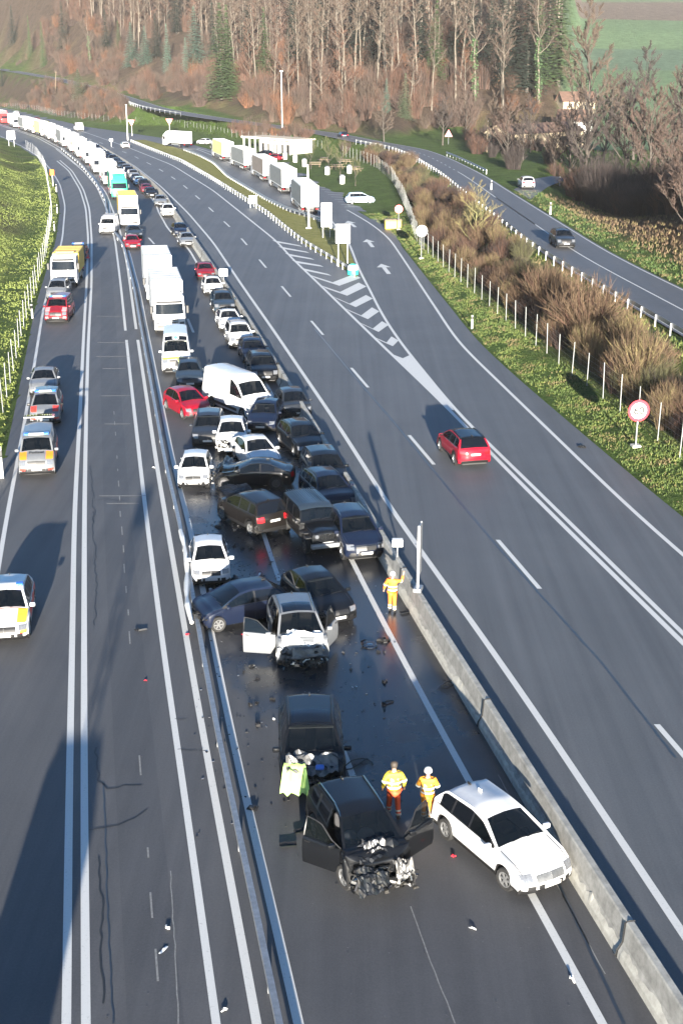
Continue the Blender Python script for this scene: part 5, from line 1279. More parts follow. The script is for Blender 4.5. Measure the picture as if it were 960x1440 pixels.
put(copy_tree(hd[0]), 770, 436, 78, 3.3, 'broad tan bush left of the middle one in the hedge', None, 3, wsc=1.1)
# ---------------------------------------------------------------- grass and ground cover tufts
def tufts(name, n, fx0, fx1, y0, y1, h0, h1, mats, seed, wm=1.0):
    rnd = random.Random(seed); mb = MB()
    for i in range(n):
        y = y0 + (y1 - y0) * rnd.random() ** 1.5; a, b_ = fx0(y), fx1(y); x = a + (b_ - a) * rnd.random()
        if noise.noise((x * .5, y * .5, 2)) < rnd.uniform(-.5, .15): continue
        z = tz_f(x, y); mb.mat(mats[min(len(mats) - 1, int((noise.noise((x * .8, y * .8, 6)) * .9 + .5 + rnd.uniform(-.3, .3)) * len(mats)) if True else 0)] if noise.noise((x * .8, y * .8, 6)) > -.6 else mats[0])
        for k in range(3):
            an = rnd.uniform(0, 6.28); w_ = rnd.uniform(.015, .035) * wm; h = rnd.uniform(h0, h1); d = Vector((math.cos(an), math.sin(an), 0)); o_ = Vector((rnd.uniform(-.08, .08), rnd.uniform(-.08, .08), 0)); p = Vector((x, y, z - .02)) + o_
            lean = Vector((rnd.uniform(-.5, .5), rnd.uniform(-.5, .5), 0)) * h; mb.add([p - d * w_, p + d * w_, p + lean + Vector((0, 0, h))], [(0, 1, 2)])
    o = mb.build(name); tag(o, kind='stuff'); return o
_ty = np.arange(40, 220, .5); _cache = {}
def tz_f(x, y): return tz(x, y)
GB = [pm('blade_green', (.060, .092, .018), rough=.8, var=.3, vscale=3), pm('blade_bright', (.105, .125, .026), rough=.8, var=.3, vscale=3), pm('blade_dry', (.13, .105, .045), rough=.85, var=.3, vscale=3), pm('blade_dark', (.04, .075, .016), rough=.8, var=.3, vscale=3)]
tufts('verge_grass', 28000, lambda y: float(XR(y)) + .25, lambda y: float(Fn['R'](y)) + 1.0, 40, 190, .06, .17, [GB[0], GB[0], GB[1], GB[0], GB[2]], 5)
tufts('bank_grass', 5000, lambda y: float(SF(y)) + 3.8, lambda y: float(SF(y)) + 7.5, 80, 190, .12, .28, [GB[3], GB[0], GB[2]], 6)
tufts('roadside_grass', 3500, lambda y: float(SF(y)) - 7.0, lambda y: float(SF(y)) - 3.9, 70, 200, .12, .35, [GB[0], GB[1], GB[2]], 7)
GD = pm('blade_brown', (.085, .055, .030), rough=.85, var=.35, vscale=2)
GS = pm('blade_slope', (.115, .145, .030), rough=.8, var=.3, vscale=3)
tufts('slope_grass', 40000, lambda y: float(XL(y)) - 16, lambda y: float(XL(y)) - .3, 60, 300, .06, .18, [GS, GS, GS, GB[1], GS], 8, 1.7)
tufts('bank_dry_grass', 9000, lambda y: float(SF(y)) + 7.0, lambda y: float(SF(y)) + 17, 78, 185, .15, .4, [GD, GB[2], GD, GD], 9, 1.6)
# the rest of the brush, which nobody could count: one thicket between and behind the single bushes
def light_shrub(seed, h, w_, n, th, tw):
    rnd = random.Random(seed); m = MB()
    for i in range(n):
        a = rnd.uniform(0, 6.283); b_ = rnd.random() ** .6; p = Vector((math.cos(a), math.sin(a), 0)) * w_ * .4 * rnd.random() ** .5 + Vector((0, 0, -.15)); tp = Vector((math.cos(a) * b_ * w_, math.sin(a) * b_ * w_, h * (1 - .38 * b_ * b_) * rnd.uniform(.6, 1.05)))
        spike(m, p, tp, th, rnd)
        for k in range(tw):
            q = p.lerp(tp, rnd.uniform(.25, .95)); d = ((tp - p).normalized() + Vector((rnd.uniform(-1, 1), rnd.uniform(-1, 1), rnd.uniform(-.2, .8))) * .8).normalized(); spike(m, q, q + d * h * rnd.uniform(.12, .28), th * .7, rnd)
    return np.array([tuple(v) for v in m.v]), m.f
def thicket(name, n, fn, seed):
    rnd = random.Random(seed); PR = [light_shrub(seed + i, h, 3.1, 70, .06, 4) for i, h in enumerate((5.0, 6.5, 4.4, 8.0))]; V = []; Fc = []; Mi = []; b0 = 0; cnt = tries = 0; TM = [TWIG['red'], TWIG['mauve'], TWIG['beech'], TWIG['rust']]
    while cnt < n and tries < n * 40:
        tries += 1; r = fn(rnd)
        if r is None: continue
        x, y, sc = r
        if any((x - a) ** 2 + (y - b_) ** 2 < 3.2 for a, b_ in ALLU): continue
        k = rnd.randrange(4); v, f = PR[k]; a = rnd.uniform(0, 6.28); ca, sa = math.cos(a), math.sin(a)
        w_ = np.stack((v[:, 0] * ca - v[:, 1] * sa, v[:, 0] * sa + v[:, 1] * ca, v[:, 2]), -1) * sc + np.array((x, y, tz(x, y))); V.append(w_); Fc += [tuple(i + b0 for i in q) for q in f]; Mi += [rnd.choice((0, 1, 1, 2, 2, 3))] * len(f); b0 += len(v); cnt += 1
    me = bpy.data.meshes.new(name); me.from_pydata(np.concatenate(V).tolist(), [], Fc)
    for m_ in TM: me.materials.append(m_)
    me.polygons.foreach_set('material_index', Mi); o = bpy.data.objects.new(name, me); C.objects.link(o); tag(o, kind='stuff'); return o
def th_slope(r):
    y = r.uniform(225, 740); az = r.uniform(-.275, .154); x = az * y; dd = float(d2hill(x, y, x - float(SF(y)) - 4)); lo = 2.5 if az < -.135 else (11 if az < -.05 else 4)
    if not (lo < dd < (55 if az < -.05 else 60)) or (dd > 24 and r.random() > .6): return None
    if any(abs(az - a) < w_ and d_ - 38 < y < d_ + 4 for a, w_, d_ in CONSP): return None
    return x, y, r.uniform(.7, 1.2)
thicket('slope_thicket', 330, th_slope, 700)
def th_fence(r):
    y = r.uniform(300, 620); xf, xs0 = float(Fn['R'](y)), float(SF(y))
    if xs0 - 4 - xf < 2.5: return None
    return r.uniform(xf + 1.2, xs0 - 4.6), y, r.uniform(.4, .75)
thicket('roadside_thicket', 110, th_fence, 720)
# the far wood beyond the single trees, one mass
rnd = random.Random(91); mb = MB(); mb.mat(BARK['beech']).mat(TWIG['mauve']); TB = [BARK['beech'], TWIG['mauve'], TWIG['beech'], TWIG['red']]
for i in range(1500):
    y = rnd.uniform(470, 1100); az = rnd.uniform(-.30, .154); x = az * y; d2 = float(d2hill(x, y, x - float(SF(y)) - 4))
    if d2 < (34 if az > -.10 else 40) or any(abs(az - a) < w_ * 1.2 and y < d_ + 12 for a, w_, d_ in CONSP): continue
    z = tz(x, y); h = rnd.uniform(20, 30); p = Vector((x, y, z - .3)); mb.mat(TB[0]); spike(mb, p, p + Vector((rnd.uniform(-1, 1), 0, h)), .34, rnd); mb.mat(TB[rnd.choice([1, 2, 2, 3])])
    for k in range(60):
        t_ = rnd.uniform(.15, .95); q = p + Vector((0, 0, h * t_)); d = Vector((rnd.uniform(-1, 1), rnd.uniform(-1, 1), rnd.uniform(.2, 1.2))).normalized(); spike(mb, q, q + d * h * .26 * (1.1 - t_ * .6), .17, rnd)
tag(mb.build('far_wood'), kind='stuff')
# ---------------------------------------------------------------- the wrecks and the jam
def V3(*a): return Vector(a)
def lab(o, l, g=None): o['label'] = l; (g and o.__setitem__('group', g)); return o
FOIL = pm('bare_sheet_metal', (.095, .094, .092), rough=.4, metal=.4, var=.4, vscale=6)
# nearest: white estate, parked askew at the barrier
c = make_car('parked_car', 'car', 'wagon', 'white', 0, opts=dict(no_rails=True, steer=.12, handles=True, chrome_bar=False, grille=DSTEEL))
place(c, fw=(711, 1251), rw=(627, 1179)); lab(c, 'clean white estate car parked askew at the barrier behind two roadside workers')
I = root_info[c.name]
m = MB(); m.mat(WHITEP).rbox((-1.0, .0, 1.53), (.16, .05, .10), .02); m.build('roof_fin', c)
# black SUV, totally destroyed front, doors open
c = make_car('wrecked_car', 'car', 'suv', 'black', 0, crush=.62, crush_x=1.25, opts=dict(no_front=True, rail_mat=CHROME, open_doors={-1: (1.24, 2.44, R_(40)), 1: (1.24, 2.44, R_(62))}, seed=3, steer=.22, no_wheels=((0, 1),), seat=SEAT))
place(c, (547, 1272), 19.0); lab(c, 'black SUV with torn open front, nearest of the wrecks, both front doors open')
junk('smashed_front', c, (1.72, 0, .52), (.62, 1.62, .62), 150, [ENG, ENGD, CHROME, ENGD, ENGD, ENG, CRUMP, ENGD], 5, .15)
junk('torn_bumper', c, (1.98, 0, .38), (.30, 1.75, .30), 60, [ENG, CHROME, ENGD, ENGD, ENG], 6, .20)
crumple_sheet('hood', c, (1.22, .05, 1.02), .95, 1.25, PAINT['black'], 4, .26, -.22, fold=.25, label='buckled black hood folded upwards')
crumple_sheet('torn_fascia', c, (2.02, -.35, .62), .5, .9, PAINT['black'], 14, .18, -.9, fold=.3)
crumple_sheet('torn_panel', c, (1.95, .55, .74), .42, .5, FOIL, 15, .2, -.8, fold=.3)
m = MB(); m.tube([V3(1.78, -.86, .55), V3(2.08, -.5, .50), V3(1.96, -.1, .56), V3(2.12, .35, .46), V3(1.86, .86, .6)], .055, 6); m.build('bumper_beam', c, FOIL)
crumple_sheet('hood_lining', c, (1.30, -.05, 1.16), .45, .6, CRUMP, 9, .16, -.3, fold=.2)
m = MB(); m.mat(AIRBAG).lathe((.52, .0, 1.02), [(.0, .16), (.18, .13), (.25, 0), (.18, -.1), (.0, -.12)], 'Z', 12); m.lathe((.40, -.42, 1.0), [(.0, .14), (.15, .10), (.2, 0), (.12, -.1), (0, -.1)], 'Z', 10); m.build('airbag', c, smooth=60)
o = wheel(c, 1.55, .80, .36, 1, 0, -.5)
# black SUV behind it, hood crumpled, hi-vis cloth over the nose
c = make_car('wrecked_car', 'car', 'suv', 'black', 0, crush=.45, crush_x=1.05, opts=dict(no_front=True, sunroof=True, seed=8, sunstrip=True, rail_mat=TRIM))
place(c, (441, 1134), 3.0); c.scale = (1.05, 1.07, 1.05); lab(c, 'black SUV with a crumpled silvery hood and hi-vis cloth over its nose')
crumple_sheet('hood', c, (1.55, -.02, .98), .95, 1.45, FOIL, 21, .30, -.25, fold=.3, label='crumpled hood showing bare metal')
junk('smashed_front', c, (1.92, 0, .58), (.40, 1.6, .5), 90, [ENG, ENGD, CHROME, CRUMP, ENGD], 15, .15)
m = MB(); m.tube([V3(1.2, .35, 1.12), V3(1.55, .62, 1.25), V3(1.85, .85, 1.18)], .02, 5); m.build('hood_strut', c, ENGD)
hv = MB(); rows = []
base = c.matrix_basis.copy(); cm = Matrix.Translation(c.location) @ Matrix.Rotation(c.rotation_euler.z, 4, 'Z')
for i in range(13):
    t_ = i / 12; r = []
    for j in range(9):
        u = j / 8 - .5; x = 1.80 + .62 * t_ + .05 * math.sin(j * 2.1 + i * .3); z = 1.16 - .10 * t_ - .72 * max(0, t_ - .18) ** 1.2 + .05 * math.sin(j * 2.4) * t_
        r.append(cm @ V3(x + .1 * u, -.55 + u * (.60 + .30 * t_), max(z, .12)))
    rows.append(r)
hv.grid(rows); hv.grid([[p + V3(0, 0, .012) for p in r] for r in rows], flip=True)
o = hv.build('safety_vest', mat=HIVIS, smooth=60); tag(o, 'pale green hi-vis vest hanging over the smashed nose of a black SUV', 'vest')
m = MB(); m.rbox(cm @ V3(1.95, .2, 1.10), (.26, .2, .12), .05); tag(m.build('blue_bag', mat=SIGNB), 'small blue bag lying on the crumpled silvery hood', 'bag')
# white SUV with open doors, smashed nose
c = make_car('wrecked_car', 'car', 'suv', 'silver', 0, crush=.50, crush_x=1.1, opts=dict(no_front=True, sunroof=True, rail_mat=CHROME, seat=BEIGE, open_doors={-1: (1.24, 2.44, R_(72)), 1: (1.24, 2.44, R_(30))}, seed=13))
PAINT['silverwhite'] = paint('silverwhite', (.60, .62, .63), .2)
place(c, (430, 949), 9.5); lab(c, 'silver white SUV with a smashed nose and its driver side doors standing open')
junk('smashed_front', c, (1.85, 0, .55), (.45, 1.65, .55), 120, [ENG, CHROME, ENGD, ENGD, CRUMP, ENGD], 25, .15)
crumple_sheet('hood', c, (1.40, .0, 1.06), .80, 1.50, WHITEP, 31, .20, -.25, fold=.22, label='buckled pale hood')
junk('torn_bumper', c, (2.02, 0, .36), (.22, 1.6, .22), 40, [CHROME, WHITEP, ENG], 26, .2)
m = MB(); m.tube([V3(1.95, -.8, .62), V3(2.1, -.3, .56), V3(2.04, .2, .60), V3(1.98, .8, .55)], .05, 6); m.build('bumper_beam', c, FOIL)
crumple_sheet('torn_fascia', c, (2.06, .1, .74), .3, 1.1, FOIL, 33, .14, -.9, fold=.3)
# black hatchback with a broken corner
c = make_car('wrecked_car', 'car', 'hatch', 'black', 0, opts=dict(one_lamp=1, seed=2, sunstrip=True)); place(c, (478, 884), 25); lab(c, 'black hatchback with a broken front corner, touching the silver white SUV')
junk('smashed_corner', c, (1.90, -.62, .55), (.35, .5, .4), 40, [ENG, CRUMP, BEIGE, ENGD], 35, .14)
# dark blue people carrier lying across the lane
c = make_car('wrecked_car', 'car', 'hatch', 'darkblue', 0, crush=.35, crush_x=.9, opts=dict(seed=17, no_front=True, handles=True)); place(c, fw=(304, 889), rw=(392, 872)); lab(c, 'dark blue hatchback standing across the lane with its nose at the guard rail')
junk('smashed_front', c, (1.78, .1, .5), (.35, 1.4, .5), 60, [ENGD, ENG, TRIM], 45, .15)
# small white hatch
c = make_car('parked_car', 'car', 'mini', 'white', 0, opts=dict(no_rails=True)); place(c, (298, 829), 8); lab(c, 'small white hatchback standing alone beside the guard rail, undamaged')
# brown SUV turned round, hood up
c = make_car('wrecked_car', 'car', 'suv', 'brown', 0, crush=.40, crush_x=1.0, rcrush=.25, opts=dict(seed=23, no_front=True, rail_mat=CHROME)); place(c, fw=(313, 731), rw=(353, 753)); lab(c, 'dark brown SUV facing away with its hood up and a broken rear wheel')
crumple_sheet('hood', c, (1.40, 0, 1.30), .95, 1.55, PAINT['black'], 41, .14, .38, fold=.1, label='hood standing half open')
junk('broken_rear_corner', c, (-1.75, .85, .5), (.6, .35, .5), 40, [ENGD, ENG, TRIM], 55, .15)
# black off-roader
c = make_car('wrecked_car', 'car', 'jeep', 'black', 0, opts=dict(roof_mat=PAINT['slate'], plate_z=.62, black_mirror=True, rim=DRIM)); place(c, (462, 783), 19); lab(c, 'boxy black off-road car with slotted grille and ribbed grey hardtop')
S_ = STY['jeep']
m = MB()
for s in (1, -1):
    for k in range(3): m.mat(TRIM).rbox((2.275 - .80 + (-.36 + k * .36), s * .80, .98 - .10 * abs(k - 1)), (.42, .30, .05), .02)
    for k in range(3): m.rbox((2.275 - 3.80 + (-.36 + k * .36), s * .84, .98 - .10 * abs(k - 1)), (.42, .22, .05), .02)
m.build('fender_flare', c)
m = MB(); m.mat(STEEL).rbox((2.30, 0, .56), (.24, 1.62, .20), .04); m.build('bumper', c)
m = MB()
for k in range(7): m.box((2.178, -.33 + k * .11, .93), (.02, .05, .24))
m.build('grille_slot', c, CHROME)
for s in (1, -1): m = MB(); m.lathe((2.165, s * .50, .95), [(.0, .035), (.085, .03), (.10, 0)], 'X', 14); m.build('round_headlight', c, LAMP, smooth=60)
m = MB()
for k in range(13): m.box((-.95, -.66 + k * .11, 1.865), (2.2, .03, .018))
m.build('roof_rib', c, PAINT['slate'])
# black SUV against the barrier with bright chrome grille
c = make_car('wrecked_car', 'car', 'suv', 'darkblue', 0, opts=dict(chrome_bar=True, rail_mat=CHROME, sunstrip=True)); place(c, (516, 794), 15); lab(c, 'dark SUV with a bright chrome grille bar wedged between off-roader and barrier')
c = make_car('wrecked_car', 'car', 'wagon', 'darkblue', 0, crush=.2, opts=dict(seed=5)); place(c, psi=19, centre=(461, 706)); lab(c, 'dark blue estate car squeezed in behind the boxy off-roader')
c = make_car('wrecked_car', 'car', 'suv', 'black', 0, opts=dict(no_rails=True)); place(c, (468, 697), 12); lab(c, 'black compact SUV nose to tail behind the dark blue estate at the barrier')
c = make_car('wrecked_car', 'car', 'wagon', 'black', 0, opts=dict(seed=6, rail_mat=CHROME)); place(c, fw=(417, 645), rw=(392, 622)); lab(c, 'black estate car standing askew right of the white saloon')
c = make_car('wrecked_car', 'car', 'hatch', 'darkgrey', 0, crush=.3, crush_x=.9, opts=dict(seed=7, one_lamp=1)); place(c, (421, 593), 13); lab(c, 'dark grey hatchback with a smashed right corner beside the barrier')
junk('smashed_corner', c, (1.72, -.62, .5), (.35, .5, .45), 40, [ENGD, ENG, TRIM], 65, .14)
c = make_car('wrecked_car', 'car', 'hatch', 'darkblue', 0, opts=dict(chrome_bar=True, sunstrip=True)); place(c, (366, 611), -6); lab(c, 'dark blue hatchback between the big white van and the black estate')
# big white van slewed across
c = make_car('delivery_van', 'van', 'van', 'white', 0, opts=dict(black_mirror=True)); place(c, (372, 592), 35); lab(c, 'big white panel van slewed diagonally across both lanes')
m = MB(); m.mat(TRIM).box((-.3, -1.045, .52), (3.4, .03, .16)); m.build('side_moulding', c)
# red crossover
c = make_car('wrecked_car', 'car', 'hatch', 'red', 0, opts=dict(handles=True, handle_mat=CHROME)); place(c, fw=(260, 591), rw=(233, 575)); lab(c, 'red crossover car standing askew beside the guard rail'); c.scale = (1, 1, 1.06)
c = make_car('parked_car', 'car', 'suv', 'darkgrey', 0, opts=dict(no_rails=False, sunstrip=True)); place(c, (292, 633), 3); lab(c, 'dark grey compact SUV in front of the red crossover'); c.scale = (.95, .97, .94)
c = make_car('wrecked_car', 'car', 'hatch', 'white', 0, crush=.45, crush_x=1.0, opts=dict(seed=9, no_front=True)); place(c, (326, 640), 4); lab(c, 'white hatchback with torn off front wing left of the white saloon')
junk('smashed_corner', c, (1.65, -.5, .5), (.4, .7, .5), 60, [ENGD, ENG, WHITEP, CRUMP], 75, .15)
crumple_sheet('torn_wing', c, (2.0, -.35, .25), .5, .8, WHITEP, 51, .12)
c = make_car('wrecked_car', 'car', 'sedan', 'white', 0, opts=dict(seed=10)); place(c, (378, 668), 20); lab(c, 'white saloon car with its nose pressed against the black coupe')
c = make_car('wrecked_car', 'car', 'mini', 'white', 0, opts=dict()); place(c, (272, 691), 2); lab(c, 'short white city car hit on its side by the black coupe')
junk('smashed_side', c, (1.2, .80, .55), (.6, .2, .4), 30, [ENGD, WHITEP, CRUMP], 85, .14)
c = make_car('wrecked_car', 'car', 'coupe', 'black', 0, crush=.40, crush_x=1.0, opts=dict(seed=12, no_front=True, rim=DRIM, handles=True)); place(c, fw=(314, 688), rw=(387, 688)); lab(c, 'black coupe lying across the lanes with folded hood, nose at a white city car')
crumple_sheet('hood', c, (1.35, 0, 1.06), .95, 1.5, PAINT['black'], 61, .10, -.55, fold=.5, label='tent shaped folded hood')
junk('smashed_front', c, (1.75, 0, .5), (.4, 1.5, .5), 70, [ENGD, ENG, TRIM], 95, .15)
c = make_car('parked_car', 'car', 'wagon', 'slate', 1); place(c, (268, 549), 8); lab(c, 'slate blue estate car half hidden behind the red crossover and the white van')
# ambulance van, left lane
c = make_car('ambulance', 'ambulance', 'van', 'white', 0, opts=dict(sunstrip=True)); place(c, (249, 528), 7); lab(c, 'white ambulance van with a blue star over its windscreen')
I = root_info[c.name]; kT = I['keys']['T']
m = MB()
for s in (1, -1): patch(m, I['secs'], kT + .2, kT + 6.2, 8.0, 10, s, .010, 6, 4)
m.build('dark_roof_panel', c, GLASSD, smooth=60)
p, n = spt(I['secs'], kT + 3.0, 10, 1); p += n * .03; up = V3(-n.z, 0, n.x); rt_ = V3(0, 1, 0)
m = MB(); m.mat(SIGNW)
for a in (0, 60, 120):
    d = up * math.cos(R_(a)) + rt_ * math.sin(R_(a)); e = n.cross(d).normalized(); k = .003 * (a / 60); m.add([p + n * k + d * u * .24 + e * v * .085 for u, v in ((-1, -1), (1, -1), (1, 1), (-1, 1))], [(0, 1, 2, 3)])
m.mat(pm('emblem_blue', (.08, .30, .60), rough=.4))
for a in (0, 60, 120):
    d = up * math.cos(R_(a)) + rt_ * math.sin(R_(a)); e = n.cross(d).normalized(); k = .010 + .003 * (a / 60); m.add([p + n * k + d * u * .21 + e * v * .06 for u, v in ((-1, -1), (1, -1), (1, 1), (-1, 1))], [(0, 1, 2, 3)])
m.build('star_emblem', c)
m = MB(); a_ = sz_front(I['zs'], 1.10, I['keys']['C']); 
for s in (1, -1): patch(m, I['secs'], a_, a_ + 3.4, 6.5, 10, s, .010, 4, 4)
m.build('lime_band', c, pm('lime_band', (.36, .48, .04), rough=.5))
# ---------------------------------------------------------------- the queue: cars along the barrier (front pixel, style, colour)
queue = [((374,541),'suv','black','black SUV with lit up windscreen stickers, first upright car behind the pile-up at the barrier',0),
 ((360,513),'hatch','darkblue','dark blue hatchback squeezed behind the black SUV at the barrier',0),
 ((341,492),'suv','white','white compact SUV leading a white saloon in the barrier queue',0),
 ((326,468),'sedan','white','white saloon behind the white compact SUV in the barrier queue',0),
 ((317,443),'suv','slate','slate blue SUV between two white cars in the barrier queue',1),
 ((302,417),'hatch','white','white hatchback just ahead of the red one in the barrier queue',1),
 ((291,395),'hatch','darkred','dark red hatchback in the barrier queue',1),
 ((266,348),'sedan','silver','silver saloon beside a white box on the barrier',1),
 ((257,334),'wagon','darkblue','dark estate car half hidden behind the silver saloon',1),
 ((238,306),'minivan','white','white people carrier in the barrier queue beside the yellow roofed lorry',1),
 ((227,291),'wagon','silver','silver estate car behind the white people carrier',1)]
for (px, st, col_, lb, lod) in queue:
    y = G(*px).y; a = heading(Fn['I'], y); psi = 90 - math.degrees(a) if True else 0
    c = make_car('queued_car', 'car', st, col_, lod, opts=dict(sunstrip=lod == 0)); place(c, px, math.degrees(math.atan2(-math.cos(a), 1) * 0 + (math.pi / 2 - a) * -1 + 0)); lab(c, lb, 'cars queued along the barrier')
far_px = [(217,282),(211,273),(203,266),(197,259),(190,251),(184,246),(178,241.5),(171,237),(165,231.5),(159,227),(153,222.5),(146,217.5),(140,213.5),(134,209.5),(127,205),(121,201.5),(114,198.5),(107,195.5),(98,192.5),(88,189.5),(78,187),(66,183),(53,179)]
FC = ['black','white','silver','darkblue','slate','darkred','darkblue','black','darkgrey','slate','black','darkblue','silver','darkgrey','black','lightblue','white','slate','darkblue','black','silver','darkgrey','black']
FS = ['hatch','suv','wagon','sedan','suv','hatch','minivan']
protoF = {}
CN = {'black': 'black', 'white': 'white', 'silver': 'silver', 'darkblue': 'dark blue', 'slate': 'slate grey', 'darkred': 'dark red', 'darkgrey': 'dark grey', 'lightblue': 'light blue', 'grey': 'grey', 'blue': 'blue', 'red': 'red'}
SN = {'hatch': 'hatchback', 'suv': 'SUV', 'wagon': 'estate car', 'sedan': 'saloon', 'minivan': 'people carrier'}
ORD = ['first', 'second', 'third', 'fourth', 'fifth', 'sixth', 'seventh', 'eighth', 'ninth', 'tenth', 'eleventh', 'twelfth', 'thirteenth', 'fourteenth', 'fifteenth', 'sixteenth', 'seventeenth', 'eighteenth', 'nineteenth', 'twentieth', 'twenty first', 'twenty second', 'twenty third']
def yaw_of(f, y): a = heading(f, y); return a + math.pi           # facing the camera along the alignment
def ordinal(i):
    return ORD[i] if i < 20 else {2: 'twenty', 3: 'thirty', 4: 'forty'}[(i + 1) // 10] + ORD[(i + 1) % 10 - 1] if (i + 1) % 10 else {3: 'thirtieth', 4: 'fortieth'}[(i + 1) // 10]
fq = lambda y: Fn['J'](y) - 1.85
sp_ = seglist(fq, 214, 470, 6.7)
for i, (x, y) in enumerate(sp_[:45]):
    st, col_ = FS[(i * 3 + i // 7) % 7], FC[(i * 5) % 23]
    if (st, col_) in protoF: src = protoF[(st, col_)]; c = copy_tree(src)
    else: c = protoF[(st, col_)] = make_car('queued_car', 'car', st, col_, 2)
    c.location = (x + random.uniform(-.25, .2), y, 0); c.rotation_euler = (0, 0, yaw_of(fq, y) + random.uniform(-.03, .03))
    lab(c, f'{CN[col_]} {SN[st]}, {ordinal(i)} queued car beyond the silver estate at the barrier', 'cars queued along the barrier')
# ---------------------------------------------------------------- lorries in the left lane
lanef = lambda y: Fn['F'](y) + 1.95
def lorry(front, lb, f=None, off=0.0, **k):
    t_ = make_truck('queued_lorry', 'lorry', **k); L = root_info[t_.name]['L']; y0_ = G(*front).y
    yw = yaw_of(lanef, y0_ + L / 2); y = y0_ + abs(math.sin(yw)) * L / 2; x = float(lanef(y)) + off
    yw = yaw_of(lanef, y); t_.location = (x, y, 0); t_.rotation_euler = (0, 0, yw); return lab(t_, lb, 'lorries queued in the left lane')
lorry((226,472), 'white lorry with a high white box directly behind the ambulance', Lb=7.2, boxtop=4.0, cabtop=3.1, off=-.15)
lorry((208,428), 'white lorry close behind the foremost one, only its roof and box showing', Lb=7.0, boxtop=4.0, cabtop=3.1, lod=1, off=-.25)
lorry((194,321), 'white lorry with a yellow roofed box', Lb=7.5, boxtop=3.9, box='white', side='yellow', roofm=TARP['yellow'], lod=1, off=.2)
lorry((170,281), 'lorry with a bright green cab and green fronted box', Lb=8, boxtop=3.9, cab='green', box='white', side='green', band='green', front_panel='green', lod=1)
lorry((152,262), 'white lorry with a red striped front behind the green one', Lb=8, boxtop=3.9, front_panel='redbox', lod=1)
LQ = [((137,245), dict(band='redbox'), 'white lorry with a red band across its box'), ((124,232), dict(), 'plain white lorry behind the one with the red band'), ((112,222.5), dict(box='cream'), 'cream boxed lorry fourth behind the green one'), ((101,214.5), dict(), 'white lorry entering the far bend behind a cream boxed one'), ((89,207.5), dict(side='greytarp'), 'white lorry with grey curtain sides in the far bend'), ((77,202), dict(box='cream'), 'second cream boxed lorry, deep in the far bend'), ((66,197), dict(), 'white lorry in front of the lemon yellow one in the far bend'), ((54,192.5), dict(box='lemon'), 'lemon yellow sided lorry in the far bend'), ((43,188.5), dict(), 'white lorry right behind the lemon yellow one'), ((32,185), dict(side='greytarp'), 'grey sided lorry near the end of the visible jam'), ((20,180), dict(), 'white lorry just before the red one at the far end'), ((6,174), dict(box='redbox', cab='truckred'), 'red lorry at the far left end of the jam')]
for px, kw, lb in LQ: lorry(px, lb, Lb=10.5, boxtop=4.0, lod=2, **kw)
for px, st, col_, lb in [((194,337),'hatch','slate','slate grey hatchback tucked between two lorries in the left lane'), ((188,352),'hatch','red','red hatchback squeezed beside the guard rail behind a white lorry')]:
    c = make_car('queued_car', 'car', st, col_, 1); p = G(*px); y = p.y + 2.1; yw = yaw_of(lanef, y); c.location = (float(lanef(y)) - (1.35 if col_ == 'red' else .2), y, 0); c.rotation_euler = (0, 0, yw); lab(c, lb)
# ---------------------------------------------------------------- emergency vehicles on the left carriageway
REDST = pm('livery_red', (.48, .035, .022), rough=.4); ORST = pm('livery_orange', (.55, .15, .012), rough=.4); BLUEL = pm('beacon_blue', (.02, .10, .55), rough=.1, coat=1)
def livery(c, mat, hood=True, mat2=None, bar=True, side=True):
    I = root_info[c.name]; S = I['secs']; k = I['keys']; xs, zs = I['xs'], I['zs']; kn = sz_front(zs, I['zs'][k['C']] * .80, k['C'])
    m = MB()
    if hood:
        for s in (1, -1): m = MB(); patch(m, S, kn, k['C'] - .2, 7.1, 8.95, s, .008, 6, 2); m.build('hood_stripe', c, mat2 or mat, smooth=60)
    if side:
        for s in (1, -1):
            m = MB(); patch(m, S, sx(xs, 1.3, 6, k['B']), sx(xs, I['L'] - .25, 6, k['B'] + 4) if False else k['B'] - .5, 1.7, 3.4, s, .008, 24, 3); m.build('side_stripe', c, mat, smooth=60)
        m = MB(); a = sz_front(zs, .46, k['C']); 
        for s in (1, -1): patch(m, S, a, a + 1.3, 5.5, 8.6, s, .012, 3, 3)
        m.build('bumper_stripe', c, mat, smooth=60)
    if bar:
        p = spt(S, k['T'] + 2.5, 10, 1)[0]; m = MB(); m.mat(WHITEP).rbox(p + V3(0, 0, .09), (.24, I['W'] * .62, .10), .03); m.mat(BLUEL)
        for s in (1, -1): m.rbox(p + V3(0, s * I['W'] * .27, .10), (.26, .28, .11), .03)
        m.build('light_bar', c)
c = make_car('police_van', 'police car', 'mpv', 'silver', 0, opts=dict(handles=True)); place(c, (53, 674), 9.5); lab(c, 'silver police van with orange stripes and raised tailgate on the hard shoulder')
livery(c, REDST, mat2=ORST); I = root_info[c.name]; k = I['keys']
me = text_mesh('Polizei', .30, .002); me.materials.append(SIGNK)
pc, n = spt(I['secs'], k['C'] - 2.6, 10, 1); o = bpy.data.objects.new('lettering', me); C.objects.link(o); set_parent(o, c)
p1 = spt(I['secs'], k['C'] - 1.2, 10, 1)[0]; p2 = spt(I['secs'], k['C'] - 3.8, 10, 1)[0]; fwd = (p2 - p1).normalized(); yv = -fwd; xv = V3(0, 1, 0); nv = xv.cross(yv)
o.matrix_local = Matrix(((xv.x, yv.x, nv.x, pc.x + nv.x * .022), (xv.y, yv.y, nv.y, pc.y), (xv.z, yv.z, nv.z, pc.z + nv.z * .022), (0, 0, 0, 1)))
